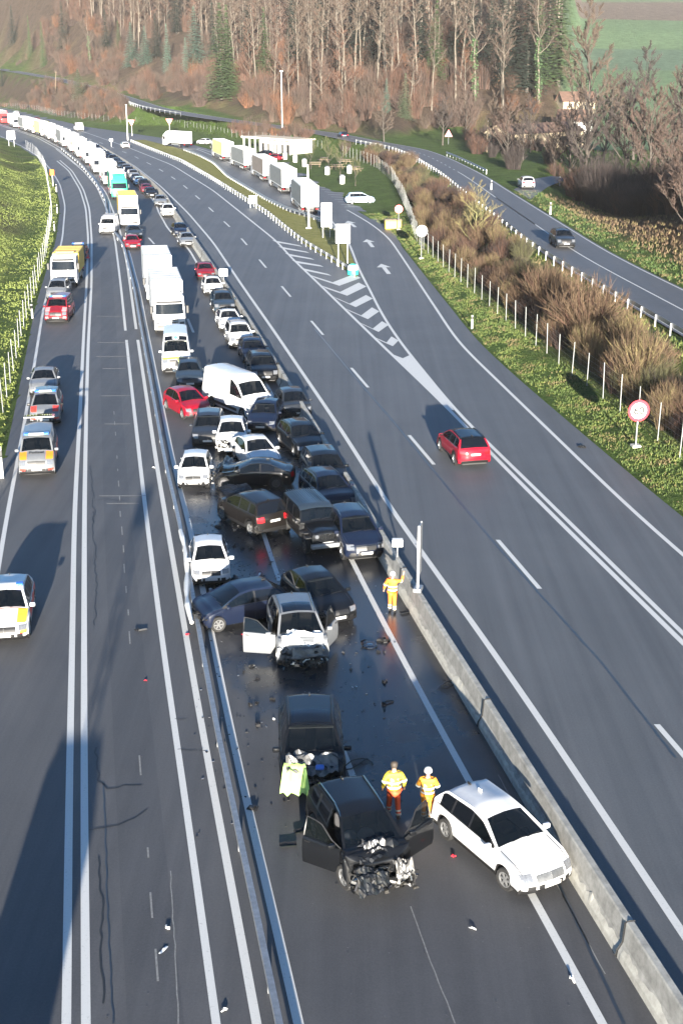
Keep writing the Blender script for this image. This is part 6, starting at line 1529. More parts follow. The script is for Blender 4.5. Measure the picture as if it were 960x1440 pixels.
m = MB(); m.mat(PAINT['silver']).box((-2.95, 0, 2.02), (1.15, 1.66, .06), M=Matrix.Rotation(R_(-8), 4, 'Y')); m.mat(GLASSD).box((-3.0, 0, 2.062), (.62, 1.4, .012), M=Matrix.Rotation(R_(-8), 4, 'Y')); m.build('tailgate', c, label='raised tailgate')
c = make_car('police_car', 'police car', 'minivan', 'silver', 0, opts=dict(black_mirror=True, handles=True)); place(c, fw=(84, 598), rw=(86, 566)); lab(c, 'silver police estate with red hood stripes between the police van and a silver saloon')
p = G(62, 600); 
a = R_(8.5); d = V3(math.sin(a), -math.cos(a), 0); c.location = (p.x - d.x * 1.6, p.y - d.y * 1.6 + .6, 0); c.rotation_euler = (0, 0, math.atan2(d.y, d.x)); livery(c, REDST)
c = make_car('parked_car', 'car', 'sedan', 'silver', 0); place(c, psi=9, centre=(64, 548)); lab(c, 'plain silver saloon parked behind the police estate on the hard shoulder')
c = make_car('police_car', 'police car', 'wagon', 'white', 0, opts=dict(no_rails=True, handles=True)); place(c, (7, 910), 9); lab(c, 'white police estate with red and yellow stripes cut by the left edge of the view')
I = root_info[c.name]; livery(c, REDST, mat2=YELL, bar=True)
m = MB(); k = I['keys']
for s in (1, -1): patch(m, I['secs'], sz_front(I['zs'], .50, k['C']), sz_front(I['zs'], .50, k['C']) + 1.2, 6.5, 8.5, s, .016, 3, 3)
m.build('yellow_corner', c, YELL, smooth=60)
m = MB()
for s in (1, -1): patch(m, I['secs'], k['C'] - .4, k['C'] + .3, 8.0, 10, s, .010, 2, 6)
m.build('red_band', c, REDST, smooth=60)
c = make_car('fire_service_van', 'van', 'mpv', 'darkred', 1, opts=dict(handles=True)); place(c, (79, 456), 3); lab(c, 'pinkish red fire service van parked behind a silver people carrier')
livery(c, pm('livery_pink', (.5, .16, .17), rough=.5), bar=True)
c = make_car('parked_car', 'car', 'minivan', 'silver', 1); place(c, psi=3, centre=(84, 418)); lab(c, 'silver people carrier between the red van and the yellow bodied lorry')
t_ = make_truck('recovery_lorry', 'lorry', cab='white', box='yellow', Lb=5.2, boxtop=3.0, cabtop=2.95, roofm=TARP['yellow'], lod=1); p = G(91, 405); a = R_(5); d = V3(math.sin(a), -math.cos(a), 0); t_.location = (p.x - d.x * 3.85, p.y - d.y * 3.85, 0); t_.rotation_euler = (0, 0, math.atan2(d.y, d.x)); lab(t_, 'white recovery lorry with a yellow body on the hard shoulder')
m = MB(); m.mat(ORST).rbox((1.6, 0, 3.12), (.3, 1.8, .18), .04); m.build('light_bar', t_)
c = make_car('police_car', 'police car', 'minivan', 'darkblue', 1); place(c, (108, 369), 4); lab(c, 'dark blue car with red bumper stripes right of the recovery lorry'); livery(c, REDST, hood=False)
c = make_car('delivery_van', 'van', 'van', 'white', 1); place(c, (150, 331), 2); lab(c, 'white van driving towards the camera on the cleared left carriageway'); c.scale = (.85, .95, .85)
# ---------------------------------------------------------------- moving traffic
c = make_car('moving_car', 'car', 'suv', 'red', 0, opts=dict(roof_mat=PAINT['black'], handles=True)); a = R_(-11)
place(c, psi=0, centre=(650, 643)); c.rotation_euler = (0, 0, R_(90 + 12.5)); lab(c, 'red SUV with a black roof driving away on the free carriageway')
def oncoming_away(px, st, col_, lb, f, lod=2, toward=False, z=0.0, off=0.0, box=None):
    c = make_car('moving_car', 'car', st, col_, lod); p = G(*px, z); yw = heading(f, p.y) + (math.pi if toward else 0); c.location = (p.x + off, p.y, z); c.rotation_euler = (0, 0, yw); return lab(c, lb)
oncoming_away((176,208), 'hatch', 'white', 'small white car driving away beyond the jam on the free carriageway', Fn['M'])
oncoming_away((111,184), 'van', 'white', 'white van far away on the free carriageway', Fn['N'])
oncoming_away((52,171), 'hatch', 'darkred', 'dark red car far away at the distant bend of the free carriageway', Fn['M'])
oncoming_away((23,162), 'suv', 'white', 'white car at the far left end of the free carriageway', Fn['N'])
oncoming_away((792,346), 'suv', 'darkgrey', 'dark grey SUV driving towards the camera on the local road', SF, 1, True, 3.23, -.2)
oncoming_away((736,264), 'suv', 'white', 'white SUV driving away along the local road at the side track', SF, 1, False, 3.23, .3)
oncoming_away((482,194), 'hatch', 'darkblue', 'dark car half hidden by bushes on the distant local road', SF, 2, False, 3.05)
# ---------------------------------------------------------------- rest area
ramp_dir = lambda y: Fn['P'](y)
semis = [((436,302),'white','greytarp','nearest parked semi trailer with grey side curtain'), ((407,273),'white','greytarp','second parked semi trailer, pale grey curtain'), ((380,256),'white','brownish','parked semi trailer with a brownish curtain'), ((352,240),'white','greytarp','fourth parked semi trailer seen from the camera'), ((321,227),'white','lemon','farthest parked semi trailer with lemon yellow curtain')]
for k, (px, bx, sd, lb) in enumerate(semis):
    t_ = make_truck('semi_trailer', 'lorry', cab='white', box=bx, side=sd, Lb=13.4, boxtop=4.0, cabtop=3.6, lod=1, semi=True); L = root_info[t_.name]['L']; p = G(*px)
    q = G(*semis[k + 1][0]) if k + 1 < len(semis) else G(293, 214); d = (q - p).normalized(); t_.location = p + d * (L / 2); t_.rotation_euler = (0, 0, math.atan2(d.y, d.x)); lab(t_, lb, 'semi trailers parked in the rest area')
t_ = make_truck('moving_lorry', 'lorry', Lb=7.5, boxtop=3.8, lod=1); p = G(263, 208); d = V3(-.62, .78, 0).normalized(); t_.location = p + d * 4.5; t_.rotation_euler = (0, 0, math.atan2(d.y, d.x)); lab(t_, 'white box lorry leaving the rest area far ahead of the parked semis')
for px, st, col_, yw, lb in [((287,203),'hatch','white',140,'white car beside the leaving box lorry'), ((371,222),'suv','black',150,'black SUV parked before the toilet building, left one'), ((384,226),'wagon','darkred',150,'dark red estate car parked before the toilet building'), ((506,286),'minivan','lightblue',8,'light blue people carrier parked alone by the picnic lawn')]:
    c = make_car('parked_car', 'car', st, col_, 1); p = G(*px); c.location = (p.x, p.y, .012); c.rotation_euler = (0, 0, R_(yw)); lab(c, lb)
# toilet building
A_, B_ = G(345, 213), G(412, 219); d = (B_ - A_); L = d.length; d.normalize(); n = V3(-d.y, d.x, 0)
b_ = thing('toilet_building', 'long white flat roofed toilet building with pillars in the rest area', 'building', A_, math.atan2(d.y, d.x))
CREAM = pm('render_white', (.48, .47, .44), rough=.8, var=.1, vscale=2)
m = MB(); m.mat(CREAM).box((L * .62, 3.2, 1.6), (L * .72, 5.2, 3.2)); m.build('wall', b_)
m = MB(); m.mat(pm('flat_roof', (.40, .33, .24), rough=.9, var=.3, vscale=1)).rbox((L * .5, 2.7, 3.36), (L + .8, 7.0, .3), .04); m.mat(CREAM).box((L * .5, -.82, 3.36), (L + .82, .06, .42)); m.build('roof', b_)
proto = None
for k in range(9):
    if proto is None: m = MB(); m.mat(CREAM).box((0, -.55, 1.6), (.28, .28, 3.2)); proto = o = m.build('pillar', b_)
    else: o = proto.copy(); C.objects.link(o); set_parent(o, b_)
    o.location.x = .3 + k * (L - .6) / 8
proto = None
for k in range(6):
    if proto is None: m = MB(); m.mat(TRIM).box((0, .58, 1.15), (.95, .05, 2.1)); proto = o = m.build('door', b_)
    else: o = proto.copy(); C.objects.link(o); set_parent(o, b_)
    o.location.x = L * .34 + k * L * .62 / 6
# picnic sets, bins, lamp posts
WOOD = pm('weathered_wood', (.15, .115, .075), rough=.85, var=.35, vscale=6)
def picnic(): 
    r = thing('picnic_table', 'x', 'picnic table'); m = MB()
    for k in range(4): m.box((0, -.36 + k * .24, .76), (1.9, .21, .05))
    m.build('tabletop', r, WOOD)
    for s in (1, -1):
        m = MB(); m.box((0, s * .78, .45), (1.9, .30, .05)); m.build('bench', r, WOOD); m = MB(); m.box((s * .7, 0, .42), (.08, 1.6, .08)); m.tube([V3(s * .7, -.6, 0), V3(s * .7, -.25, .74)], .045, 4); m.tube([V3(s * .7, .6, 0), V3(s * .7, .25, .74)], .045, 4); m.build('trestle', r, WOOD)
    return r
pr = None
for k, (px, lb) in enumerate([((443,236),'picnic table nearest the toilet building'), ((474,240),'picnic table in the middle of the lawn under an olive tree'), ((500,244),'picnic table at the right of the lawn near the fence'), ((455,230),'picnic table farthest back on the lawn'), ((485,233),'picnic table behind the middle one by the fence')]):
    o = pr if k else picnic(); pr = pr or o
    if k: o = copy_tree(pr)
    p = G(*px); o.location = (p.x, p.y, tz(p.x, p.y)); o.rotation_euler = (0, 0, k * .6); o.scale = (1.25,) * 3; lab(o, lb, 'picnic tables of the rest area')
def bin_(): r = thing('litter_bin', 'x', 'litter bin'); m = MB(); m.mat(WHITEP).cyl((0, 0, 0), (0, 0, 1.05), .34, .36, 12); m.build('drum', r); m = MB(); m.mat(STEEL).cyl((0, 0, 1.05), (0, 0, 1.25), .38, .2, 12); m.build('lid', r); return r
pr = None
for k, (px, lb) in enumerate([((415,229),'pale litter bin at the edge of the lawn by the toilet building'), ((428,235),'pale litter bin left of the second lamp on the lawn'), ((460,247),'pale litter bin in front of the middle picnic table'), ((481,260),'pale litter bin near the lower end of the lawn'), ((491,246),'pale litter bin beside the right picnic table'), ((401,225),'pale litter bin at the corner of the toilet building')]):
    o = copy_tree(pr) if k else bin_(); pr = pr or o; p = G(*px); o.location = (p.x, p.y, tz(p.x, p.y)); o.scale = (1.3,) * 3; lab(o, lb, 'litter bins of the rest area')
def pole(name, lb, cat, px, h, r=.09, z=0.0, arm=None, mat=WHITEP):
    p = G(*px, z) if z is not None else hit(*px); zz = tz(p.x, p.y) if z == 0.0 else p.z
    o = thing(name, lb, cat, (p.x, p.y, max(zz, 0) if z == 0 else p.z)); m = MB(); m.mat(mat).cyl((0, 0, -.2), (0, 0, h), r, r * .7, 8); m.build('pole', o); return o
o = pole('light_mast', 'tall pale lighting mast beside the toilet building', 'lamp post', (397, 199), 14, .14); m = MB(); m.rbox((0, 0, 14.1), (.9, .5, .16), .04); m.build('lamp_head', o, STEEL)
o = pole('light_mast', 'white lighting mast left of the two signs beyond the jam', 'lamp post', (180, 197), 9, .16); m = MB(); m.rbox((0, 0, 9.05), (.5, .4, .12), .03); m.build('lamp_head', o, STEEL)
o = pole('marker_post', 'thick white post at the edge of the parking bays', 'post', (433, 262), 3.6, .16); m = MB(); m.cyl((0, 0, 3.6), (0, 0, 3.66), .2, n=8); m.build('cap', o, STEEL)
o = pole('marker_post', 'thin white post on the grass island before the nearest semi trailer', 'post', (434, 322), 4.4, .13); m = MB(); m.rbox((0, 0, .1), (.7, .7, .2), .04); m.build('foot', o, WHITEP)
o = pole('utility_pole', 'leaning wooden utility pole on the left hillside', 'pole', (78, 132), 9, .14, z=None, mat=WOOD); o.rotation_euler = (0, R_(6), 0); m = MB(); m.cyl((-.7, 0, 8.6), (.7, 0, 8.6), .05); m.build('cross_arm', o, WOOD)
o = pole('utility_pole', 'plain pole at the bend of the local road left of the junction', 'pole', (684, 214), 6, .10, z=None, mat=WOOD); m = MB(); m.cyl((0, 0, 5.9), (0, 0, 6.0), .12); m.build('cap', o, STEEL)
def tri_sign(px, lb, h=3.4):
    o = pole('yield_sign', lb, 'sign', px, h, .07); m = MB()
    for r, mt, y in ((1.0, SIGNR, 0), (.80, SIGNW, -.006)): m.mat(mt); m.add([V3(-r, y, h + .75 * r + .2), V3(r, y, h + .75 * r + .2), V3(0, y, h - .98 * r + .2)], [(0, 2, 1)])
    m.mat(STEEL); m.add([V3(-1, .02, h + .95), V3(1, .02, h + .95), V3(0, .02, h - .78)], [(0, 1, 2)]); m.build('sign_plate', o); return o
tri_sign((186, 191), 'white triangular yield sign, left of two at the rest area exit'); tri_sign((239, 190), 'white triangular yield sign, right of two at the rest area exit')
def disc(px, lb, h, r, ring, text=None, z=0.0, rz=0.0, back=False, name='round_sign'):
    p = G(*px, z); zz = tz(p.x, p.y); o = thing(name, lb, 'sign', (p.x, p.y, zz), rz)
    m = MB(); m.mat(STEEL).cyl((0, .05, -.2), (0, .05, h + r * .6), .05, n=8); m.build('pole', o)
    m = MB(); m.mat(CONCL).rbox((0, .05, .06), (.5, .5, .16), .03); m.build('foot', o)
    m = MB(); m.mat(ring).cyl((0, .0, h), (0, -.03, h), r, n=32); 
    m.mat(SIGNW).cyl((0, -.03, h), (0, -.036, h), r * (.74 if text else .86), n=32)
    m.build('sign_plate', o)
    if text:
        me = text_mesh(text, r * 1.0, .008); me.materials.append(SIGNK); t_ = bpy.data.objects.new('lettering', me); C.objects.link(t_); set_parent(t_, o); t_.location = (0, -.055, h); t_.rotation_euler = (R_(90), 0, 0)
    return o
disc((893, 634), 'round speed limit sign reading 60 with a red ring on the grass verge', 2.12, .62, SIGNR, '60', rz=.13)
disc((592, 366), 'round white sign face by the fence, nearer of the two', 3.0, .62, SIGNW, rz=.1)
disc((560, 325), 'round sign with a thin red edge beside the yellow box', 2.6, .52, SIGNR, rz=.1)
p = G(552, 322); o = thing('grit_box', 'yellow roadside grit box under the round sign with thin red edge', 'box', (p.x, p.y, .02), .1); m = MB(); m.mat(TARP['yellow']).rbox((0, 0, .55), (2.1, 1.2, 1.1), .08); m.build('bin', o); m = MB(); m.mat(WOOD).rbox((0, 0, 1.17), (2.2, 1.3, .14), .05); m.build('lid', o)
p = hit(630, 203); o = thing('warning_sign', 'small white triangular warning sign at the bend of the local road', 'sign', p); m = MB(); m.cyl((0, .03, -.2), (0, .03, 2.4), .05); m.build('pole', o, STEEL); m = MB(); m.mat(SIGNR).add([V3(-.85, 0, 1.6), V3(.85, 0, 1.6), V3(0, 0, 3.1)], [(0, 1, 2)]); m.mat(SIGNW).add([V3(-.6, -.01, 1.72), V3(.6, -.01, 1.72), V3(0, -.01, 2.8)], [(0, 1, 2)]); m.build('sign_plate', o)
# board at the gore tip, plain white panels standing in for sun glints
def board(px, w_, h, z0_, lb, lam=False, legs=2, mat=SIGNW):
    p = G(*px); o = thing('sign_board', lb, 'sign', (p.x, p.y, .05), .05); m = MB()
    for s in ((-1, 1) if legs == 2 else (0,)): m.cyl((s * w_ * .32, .06, -.1), (s * w_ * .32, .06, z0_ + h * .8), .06, n=6)
    m.build('leg', o, STEEL); m = MB(); m.mat(STEEL).rbox((0, .0, z0_ + h / 2), (w_, .06, h), .02); m.mat(mat).box((0, -.034, z0_ + h / 2), (w_ - .06, .006, h - .06)); m.build('panel', o); return o
board((482, 375), 1.55, 2.0, 2.4, 'white rectangular sign board at the tip of the grass island')
board((459, 335), 1.35, 2.9, 1.3, 'tall board whose plain white stands for sun glare, behind the nearest semi trailer')
board((356, 292), 1.2, 1.2, .5, 'small board whose plain white stands for sun glare, on the grass island')
board((17, 207), 2.0, 2.0, 1.8, 'white sign board above the far end of the left slope')
board((157, 206), .9, .6, 1.2, 'small white panel on a post beside the far barrier', legs=1)
p = G(496, 387); o = thing('crash_cushion', 'rounded green and white crash marker at the tip of the grass island', 'marker', (p.x, p.y, .08)); m = MB(); m.mat(pm('marker_green', (.02, .42, .30), rough=.5)).lathe((0, 0, 0), [(.55, 0), (.58, .35), (.5, .8), (.3, 1.05), (0, 1.1)], 'Z', 16); m.build('shell', o, smooth=60); m = MB(); m.mat(SIGNW).lathe((0, 0, 0), [(.57, .50), (.54, .80), (.42, .98)], 'Z', 16); m.build('white_cap', o, smooth=60)
# sign frame and boxes on the barrier
f = thing('lane_sign_frame', 'tall narrow steel sign frame seen edge-on, standing on the concrete barrier', 'sign', (float(Fn['J'](48.3)), 48.3, .99), R_(-14)); m = MB(); m.mat(WHITEP).box((0, -.08, 1.45), (.07, .09, 2.6)); m.build('frame_post', f); m = MB(); m.mat(STEEL)
for z in (.75, 1.25, 1.75, 2.25, 2.7): m.box((0, .22, z), (.05, .5, .05))
m.box((0, .46, 1.72), (.06, .05, 2.1)); m.box((.03, .2, 1.7), (.03, .44, 2.0)); m.build('sign_back', f); m = MB(); m.box((0, 0, .08), (.3, .5, .16)); m.build('base_plate', f, STEEL)
f = thing('sensor_box', 'small white box on a bracket on top of the barrier above an orange worker', 'box', (float(Fn['J'](52.0)), 52.0, .99)); m = MB(); m.cyl((0, 0, 0), (0, 0, .5), .04); m.build('bracket', f, STEEL); m = MB(); m.mat(WHITEP).rbox((0, 0, .66), (.46, .3, .32), .03); m.build('housing', f)
f = thing('sensor_box', 'second white box on the barrier beside the silver saloon', 'box', (float(Fn['J'](125)), 125, .99)); m = MB(); m.cyl((0, 0, 0), (0, 0, .4), .05); m.build('bracket', f, STEEL); m = MB(); m.mat(WHITEP).rbox((0, 0, .75), (.8, .5, .7), .04); m.build('housing', f)
# delineator posts, cones
def delin(): r = thing('delineator_post', 'x', 'post'); m = MB(); m.mat(WHITEP).box((0, 0, .5), (.12, .10, 1.0), taper=.85); m.build('stake', r); m = MB(); m.mat(SIGNK).box((0, 0, .80), (.125, .105, .22), taper=.98); m.build('black_band', r); return r
dl = delin()
DL = [((3, 672), 'black banded delineator post at the left edge by the police van', 1.8), ((46, 448), 'delineator post on the left verge beside the red van', 1.2), ((77, 325), 'delineator post on the left verge, nearer of three in the bend', 1.2), ((81, 300), 'delineator post on the left verge, middle of three in the bend', 1.2), ((80, 270), 'delineator post on the left verge, farthest of three in the bend', 1.2), ((663, 462), 'white delineator post on the right grass verge', 1.1), ((434, 412), 'x', 0)]
first = True
for px, lb, s in DL:
    if not s: continue
    o = dl if first else copy_tree(dl); first = False; p = G(*px); o.location = (p.x, p.y, tz(p.x, p.y)); o.scale = (s,) * 3; o.rotation_euler.z = random.uniform(-.3, .3); lab(o, lb)
for px, lb in [((773, 302), 'white marker post on the far side of the local road'), ((786, 262), 'white square marker on the green bank by the side track'), ((690, 268), 'white marker post on the inner edge of the local road')]:
    p = hit(*px); o = copy_tree(dl); o.location = p; o.scale = (1.4,) * 3; lab(o, lb)
p = G(75, 262); o = thing('warning_beacon', 'orange warning beacon on a post at the left verge', 'beacon', (p.x, p.y, tz(p.x, p.y))); m = MB(); m.cyl((0, 0, 0), (0, 0, 1.9), .08); m.build('post', o, WHITEP); m = MB(); m.mat(ORANGE).rbox((0, 0, 2.3), (.75, .4, 1.0), .1); m.build('lamp_box', o)
p = G(122, 363); o = thing('traffic_cone', 'red and white traffic cone beside the officer', 'cone', (p.x, p.y, .0)); m = MB(); m.mat(SIGNR).box((0, 0, .03), (.5, .5, .06)); m.lathe((0, 0, .06), [(.22, 0), (.16, .3)], 'Z', 12); m.lathe((0, 0, .06), [(.115, .6), (.05, .95), (0, .96)], 'Z', 12); m.mat(SIGNW).lathe((0, 0, .06), [(.16, .3), (.115, .6)], 'Z', 12); m.build('cone_body', o); o.scale = (1.3,) * 3
# barn and walls in the hollow on the right
def barn(px, L_, W_, h, rz, lb, wall, roofm, pitch=.35):
    p = hit(*px); r = thing('barn', lb, 'building', (p.x, p.y, p.z - .3), rz); m = MB(); m.mat(wall).box((0, 0, h / 2), (L_, W_, h)); m.add([V3(-L_ / 2, -W_ / 2, h), V3(-L_ / 2, W_ / 2, h), V3(-L_ / 2, 0, h + W_ * pitch)], [(0, 2, 1)]); m.add([V3(L_ / 2, -W_ / 2, h), V3(L_ / 2, W_ / 2, h), V3(L_ / 2, 0, h + W_ * pitch)], [(0, 1, 2)]); m.build('wall', r)
    m = MB(); m.mat(roofm)
    for s in (1, -1):
        a, b_ = V3(0, s * (W_ / 2 + .4), h - .3 * pitch), V3(0, 0, h + W_ * pitch + .05); m.add([V3(-L_ / 2 - .4, a.y, a.z), V3(L_ / 2 + .4, a.y, a.z), V3(L_ / 2 + .4, 0, b_.z), V3(-L_ / 2 - .4, 0, b_.z)], [(0, 1, 2, 3) if s < 0 else (3, 2, 1, 0)])
    m.build('roof', r); m = MB(); m.mat(TRIM).box((L_ * .22, -W_ / 2 - .02, h * .42), (L_ * .12, .06, h * .6)); m.build('door', r); return r
TILE = pm('brown_tiles', (.085, .048, .033), rough=.85, var=.35, vscale=2); WALLC = pm('sandy_wall', (.28, .23, .16), rough=.9, var=.25, vscale=1.2); 
barn((750, 205), 22, 8, 3.2, R_(38), 'long low barn with a pale sandy wall in the hollow behind the local road', WALLC, TILE, .22)
barn((806, 188), 8, 6, 3.4, R_(-20), 'small house gable with tan wall and brown roof right of the long barn', CREAM, TILE, .45)
barn((808, 160), 9, 6, 3.6, R_(10), 'farther pale hut with a brown roof above the long barn', WALLC, TILE, .4)
p = hit(722, 208); o = thing('roof_sheet', 'flat white sheeted lean-to at the lower end of the barn', 'shed', p, R_(38)); m = MB(); m.mat(SIGNW).box((0, 0, 1.3), (9, 2.6, .12)); m.build('roof', o); m = MB()
for s in (-1, 1): m.box((s * 4, 0, .6), (.15, 2.2, 1.3))
m.build('wall', o, WOOD)
# ---------------------------------------------------------------- people
def at_px(px): p = G(*px); return (p.x, p.y, 0.0)
make_person('walking road worker in a yellow jacket and red orange trousers beside the wrecked black SUV', at_px((553, 1150)), R_(8), YELL, REDOR, 'hair', 1.05, .17)
make_person('road worker in orange yellow suit and helmet beside the rear of the white estate', at_px((600, 1155)), R_(-4), pm('signal_amber', (.62, .26, .015), rough=.7, var=.1, vscale=9), pm('signal_amber', (.62, .26, .015)), 'helmet', .99, .05, armL=[V3(-.29, .02, 1.16), V3(-.22, .2, 1.1)], armR=[V3(.29, .02, 1.16), V3(.22, .2, 1.1)])
make_person('road worker in orange with one arm raised to the concrete barrier', at_px((551, 861)), R_(-12), ORANGE, ORANGE, 'helmet', .98, .06, armR=[V3(.36, .12, 1.36), V3(.40, .22, 1.60)], armL=[V3(-.31, .02, 1.16), V3(-.36, .1, .94)])
make_person('police officer in navy standing by a traffic cone beside the recovery lorry', at_px((117, 363)), R_(180), NAVY, NAVY, 'hair', 1.05, .06)
# bent white rail section in the median, pipes, hubcap, debris
m = MB(); ps = []
for t_ in np.linspace(0, 1, 12): q = G(255 + 17 * t_, 770 + 134 * t_); ps.append(V3(q.x + .10 * math.sin(t_ * 6), q.y, .82 + .05 * math.sin(t_ * 9)))
m.tube(ps, [.10 + .03 * math.sin(i * 2.2) for i in range(12)], 6); tag(m.build('bent_rail', mat=WHITEP), 'dented white rail section hanging on the guard rail at the small white hatchback', 'rail')
rnd = random.Random(77)
DEB = [((520,908),'wheel_cover','round silver wheel cover lying on the wet asphalt by the lane line','disc'), ((507,905),'plastic_shard','black hooked trim strip left of the silver wheel cover','shard'), ((540,902),'plastic_shard','black crumpled plastic lump right of the silver wheel cover','lump'), ((570,862),'plastic_shard','long black plastic tray lying at the feet of the barrier worker','tray'), ((497,967),'paper_scrap','white scrap lying near the black SUV with the hi-vis cloth','scrap'), ((384,1012),'headlamp_piece','broken headlamp glass left of the black SUV with the hi-vis cloth','scrap'), ((357,1020),'plastic_shard','dark bent bracket on the asphalt left of the wrecks','shard'), ((636,1205),'lamp_fragment','red tail lamp fragment near the white estate car','red'), ((345,893),'lamp_fragment','red lamp piece under the open door of the silver white SUV','red'), ((425,1170),'plastic_shard','large black plastic splinter beside the nearest wreck','tray'), ((332,815),'plastic_shard','black torn hose right of the small white hatchback','lump'), ((401,807),'paper_scrap','bluish plastic sheet near the lane dash','scrap'), ((365,808),'paper_scrap','pale strip of bumper trim on the wet road','strip'), ((545,990),'plastic_shard','small black part between the lane line and the wreck','shard'), ((635,965),'rubber_hose','black curled hose by the barrier foot','hose'), ((502,1077),'rubber_hose','black looped cable beside the lane dash','hose'), ((807,1378),'paper_scrap','crumpled white paper on the lane line near the lower edge','scrap'), ((661,1306),'paper_scrap','small white scrap alone on the near asphalt','scrap'), ((230,1337),'paper_scrap','thin white strip on the left carriageway','strip'), ((238,1304),'paper_scrap','white blot of tape on the left carriageway','scrap'), ((313,1421),'paper_scrap','crumpled clear foil at the lower edge of the left carriageway','scrap'), ((205,958),'lamp_fragment','tiny red lens splinter on the left carriageway','red'), ((264,893),'lamp_fragment','red reflector fallen at the median guard rail','red'), ((198,885),'plastic_shard','small dark pieces on the cleared carriageway','shard'), ((216,658),'paper_scrap','white blot on the line beside the wreck area','scrap'), ((362,1140),'plastic_shard','black splinter near the hi-vis cloth','shard'), ((405,1190),'plastic_shard','black bumper piece left of the nearest wreck','tray'), ((818,629),'plastic_shard','dark rag lying on the ramp edge before the grass verge','lump')]
for k in range(34):
    px = (rnd.uniform(285, 400), rnd.uniform(700, 830)) if k < 20 else (rnd.uniform(330, 545), rnd.uniform(890, 1010)); DEB.append((px, 'plastic_shard', 'small dark plastic splinter scattered on the wet road among the wrecks', rnd.choice(['shard', 'lump', 'scrap', 'shard'])))
for px, nm, lb, kd in DEB:
    p = G(*px); small = lb.startswith('small dark plastic splinter'); m = MB(); s = rnd.uniform(.08, .2) if small else (.26 if kd not in ('scrap', 'strip', 'red') else .11); z = .02; M = Matrix.Rotation(rnd.uniform(0, 6), 4, 'Z')
    if kd == 'disc': m.mat(CHROME).lathe((0, 0, z), [(0, .06), (.10, .05), (.24, .06), (.29, .02), (.30, 0)], 'Z', 20); m.mat(DRIM).lathe((0, 0, z), [(.12, .058), (.22, .064)], 'Z', 20)
    elif kd == 'hose': m.mat(TRIM).tube([V3(.5 * math.cos(a) * (1 - a * .05), .35 * math.sin(a * 1.3), z + .02 + .02 * (a % 2)) for a in np.linspace(0, 6.5, 18)], .022, 5)
    elif kd in ('tray', 'strip'): m.mat(TRIM if kd == 'tray' else WHITEP); rows = [[M @ V3((i - 3) * .16 * (.5 if kd == 'tray' else .35), (j - 1) * (.11 if kd == 'tray' else .04), z + .05 * abs(noise.noise((i * .7, j * .9, k))) + (.05 if kd == 'tray' and j != 1 else 0)) for j in range(3)] for i in range(7)]; m.grid(rows)
    else:
        m.mat({'shard': TRIM, 'lump': ENGD, 'scrap': WHITEP if not small else CRUMP, 'red': SIGNR}[kd]); nn = 6 if kd == 'lump' else 2
        for q in range(nn): m.box(M @ V3(rnd.uniform(-.5, .5) * s * 1.6, rnd.uniform(-.5, .5) * s, z + s * .16), (s * rnd.uniform(.5, 1.6), s * rnd.uniform(.2, .8), s * rnd.uniform(.1, .4)), M=Matrix.Rotation(rnd.uniform(0, 6), 4, Vector((rnd.uniform(-.4, .4), rnd.uniform(-.4, .4), 1))), taper=rnd.uniform(.4, .9))
    o = m.build(nm); o.location = (p.x, p.y, 0); tag(o, lb, 'debris', 'small splinters among the wrecks' if small else None)
m = MB()
for k in range(1500):                                       # uncountable glass crumbs and grit
    if rnd.random() < .6: px = (rnd.gauss(335, 40), rnd.gauss(770, 55))
    else: px = (rnd.gauss(430, 90), rnd.gauss(960, 110))
    if not (265 < px[0] < 590): continue
    p = G(*px); s = rnd.uniform(.010, .038); m.mat(rnd.choice([ENGD, TRIM, CRUMP, TRIM, LAMP, ENGD])); a = rnd.uniform(0, 6.28)
    m.box((p.x, p.y, .012 + s * .2), (s * 2, s, s * .5), rz=a)
for k in range(220):
    px = (rnd.uniform(150, 900), rnd.uniform(820, 1440)); p = G(*px); s = rnd.uniform(.006, .017); m.mat(rnd.choice([ENGD, CRUMP, CRUMP])); m.box((p.x, p.y, .014), (s * 2, s, s * .5), rz=rnd.uniform(0, 6))
tag(m.build('glass_crumbs'), kind='stuff')
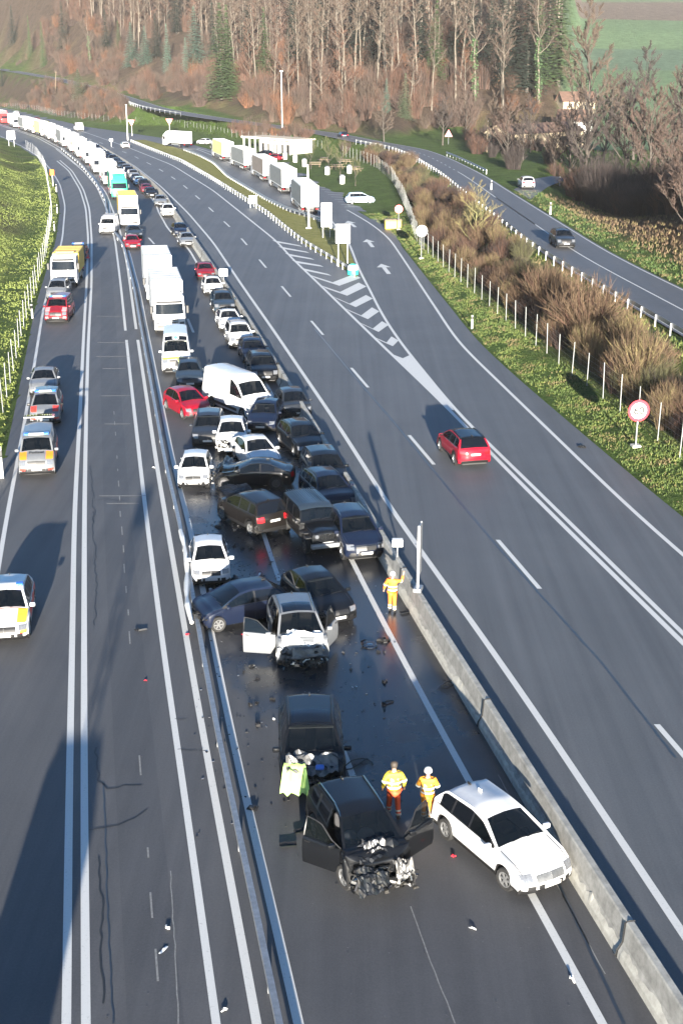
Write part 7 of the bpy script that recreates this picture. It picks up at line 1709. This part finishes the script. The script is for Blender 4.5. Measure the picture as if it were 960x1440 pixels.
# ---------------------------------------------------------------- just outside the lower edge: what throws the long shadows into view
def outside(o, x, y, yw): o.location = (x, y, 0); o.rotation_euler = (0, 0, yw)
for k, (x, y, lb) in enumerate([(-7.0, 13.5, 'unseen fire engine with raised ladder, added in the left lane for its shadow'), (-12.6, 4.5, 'second unseen fire engine, added on the hard shoulder for its shadow')]):
    t_ = make_truck('unseen_fire_engine', 'fire engine', cab='truckred', box='redbox', Lb=5.4, boxtop=3.3, cabtop=2.9, lod=2, wbox=2.4); outside(t_, x, y, R_(97)); t_.scale = (1, .58, 1); lab(t_, lb)  # unseen shadow caster, squeezed in width to slim its shadow
    if k == 0:
        m = MB(); m.mat(STEEL)
        for sy in (-.28, .28): m.box((-.5, sy, 4.9), (5.2, .09, .22), M=Matrix.Rotation(R_(-38), 4, 'Y'))
        for q in range(9): m.box((-.5 - 1.9 + q * .46, 0, 4.9 - 1.5 + q * .36), (.06, .6, .06))
        m.box((1.7, 0, 6.5), (.9, 1.1, .8)); m.build('ladder', t_)  # ladder added and raised for the thin streak of shadow
bt = bare_tree('bare_tree', 441, h=13, r=.25, start=.3, spread=.6, bark='dark', twig='dark', limbs=14, ntw=8, tw=.03)
for k, (x, y, s) in enumerate([(-15.5, -62, 1.0), (-17, -30, .8), (-13.8, -48, .85)]):
    o = bt if k == 0 else copy_tree(bt); o.location = (x, y, tz(x, y)); o.scale = (s,) * 3; o.rotation_euler.z = k * 2.0; lab(o, 'leafless roadside tree behind the viewpoint', 'roadside trees behind the viewpoint')
# ---------------------------------------------------------------- haze
m = MB(); m.box((300, 1450, 79), (2600, 3400, 180)); hz = m.build('haze')
hm = bpy.data.materials.new('haze_air'); hm.use_nodes = True; t = hm.node_tree
for n in list(t.nodes):
    if n.type != 'OUTPUT_MATERIAL': t.nodes.remove(n)
vol = t.nodes.new('ShaderNodeVolumePrincipled'); vol.inputs['Color'].default_value = (1.0, .97, .95, 1); vol.inputs['Density'].default_value = .00007; vol.inputs['Anisotropy'].default_value = 0.0
t.links.new(vol.outputs[0], t.nodes['Material Output'].inputs['Volume']); hz.data.materials.clear(); hz.data.materials.append(hm); tag(hz, kind='stuff')
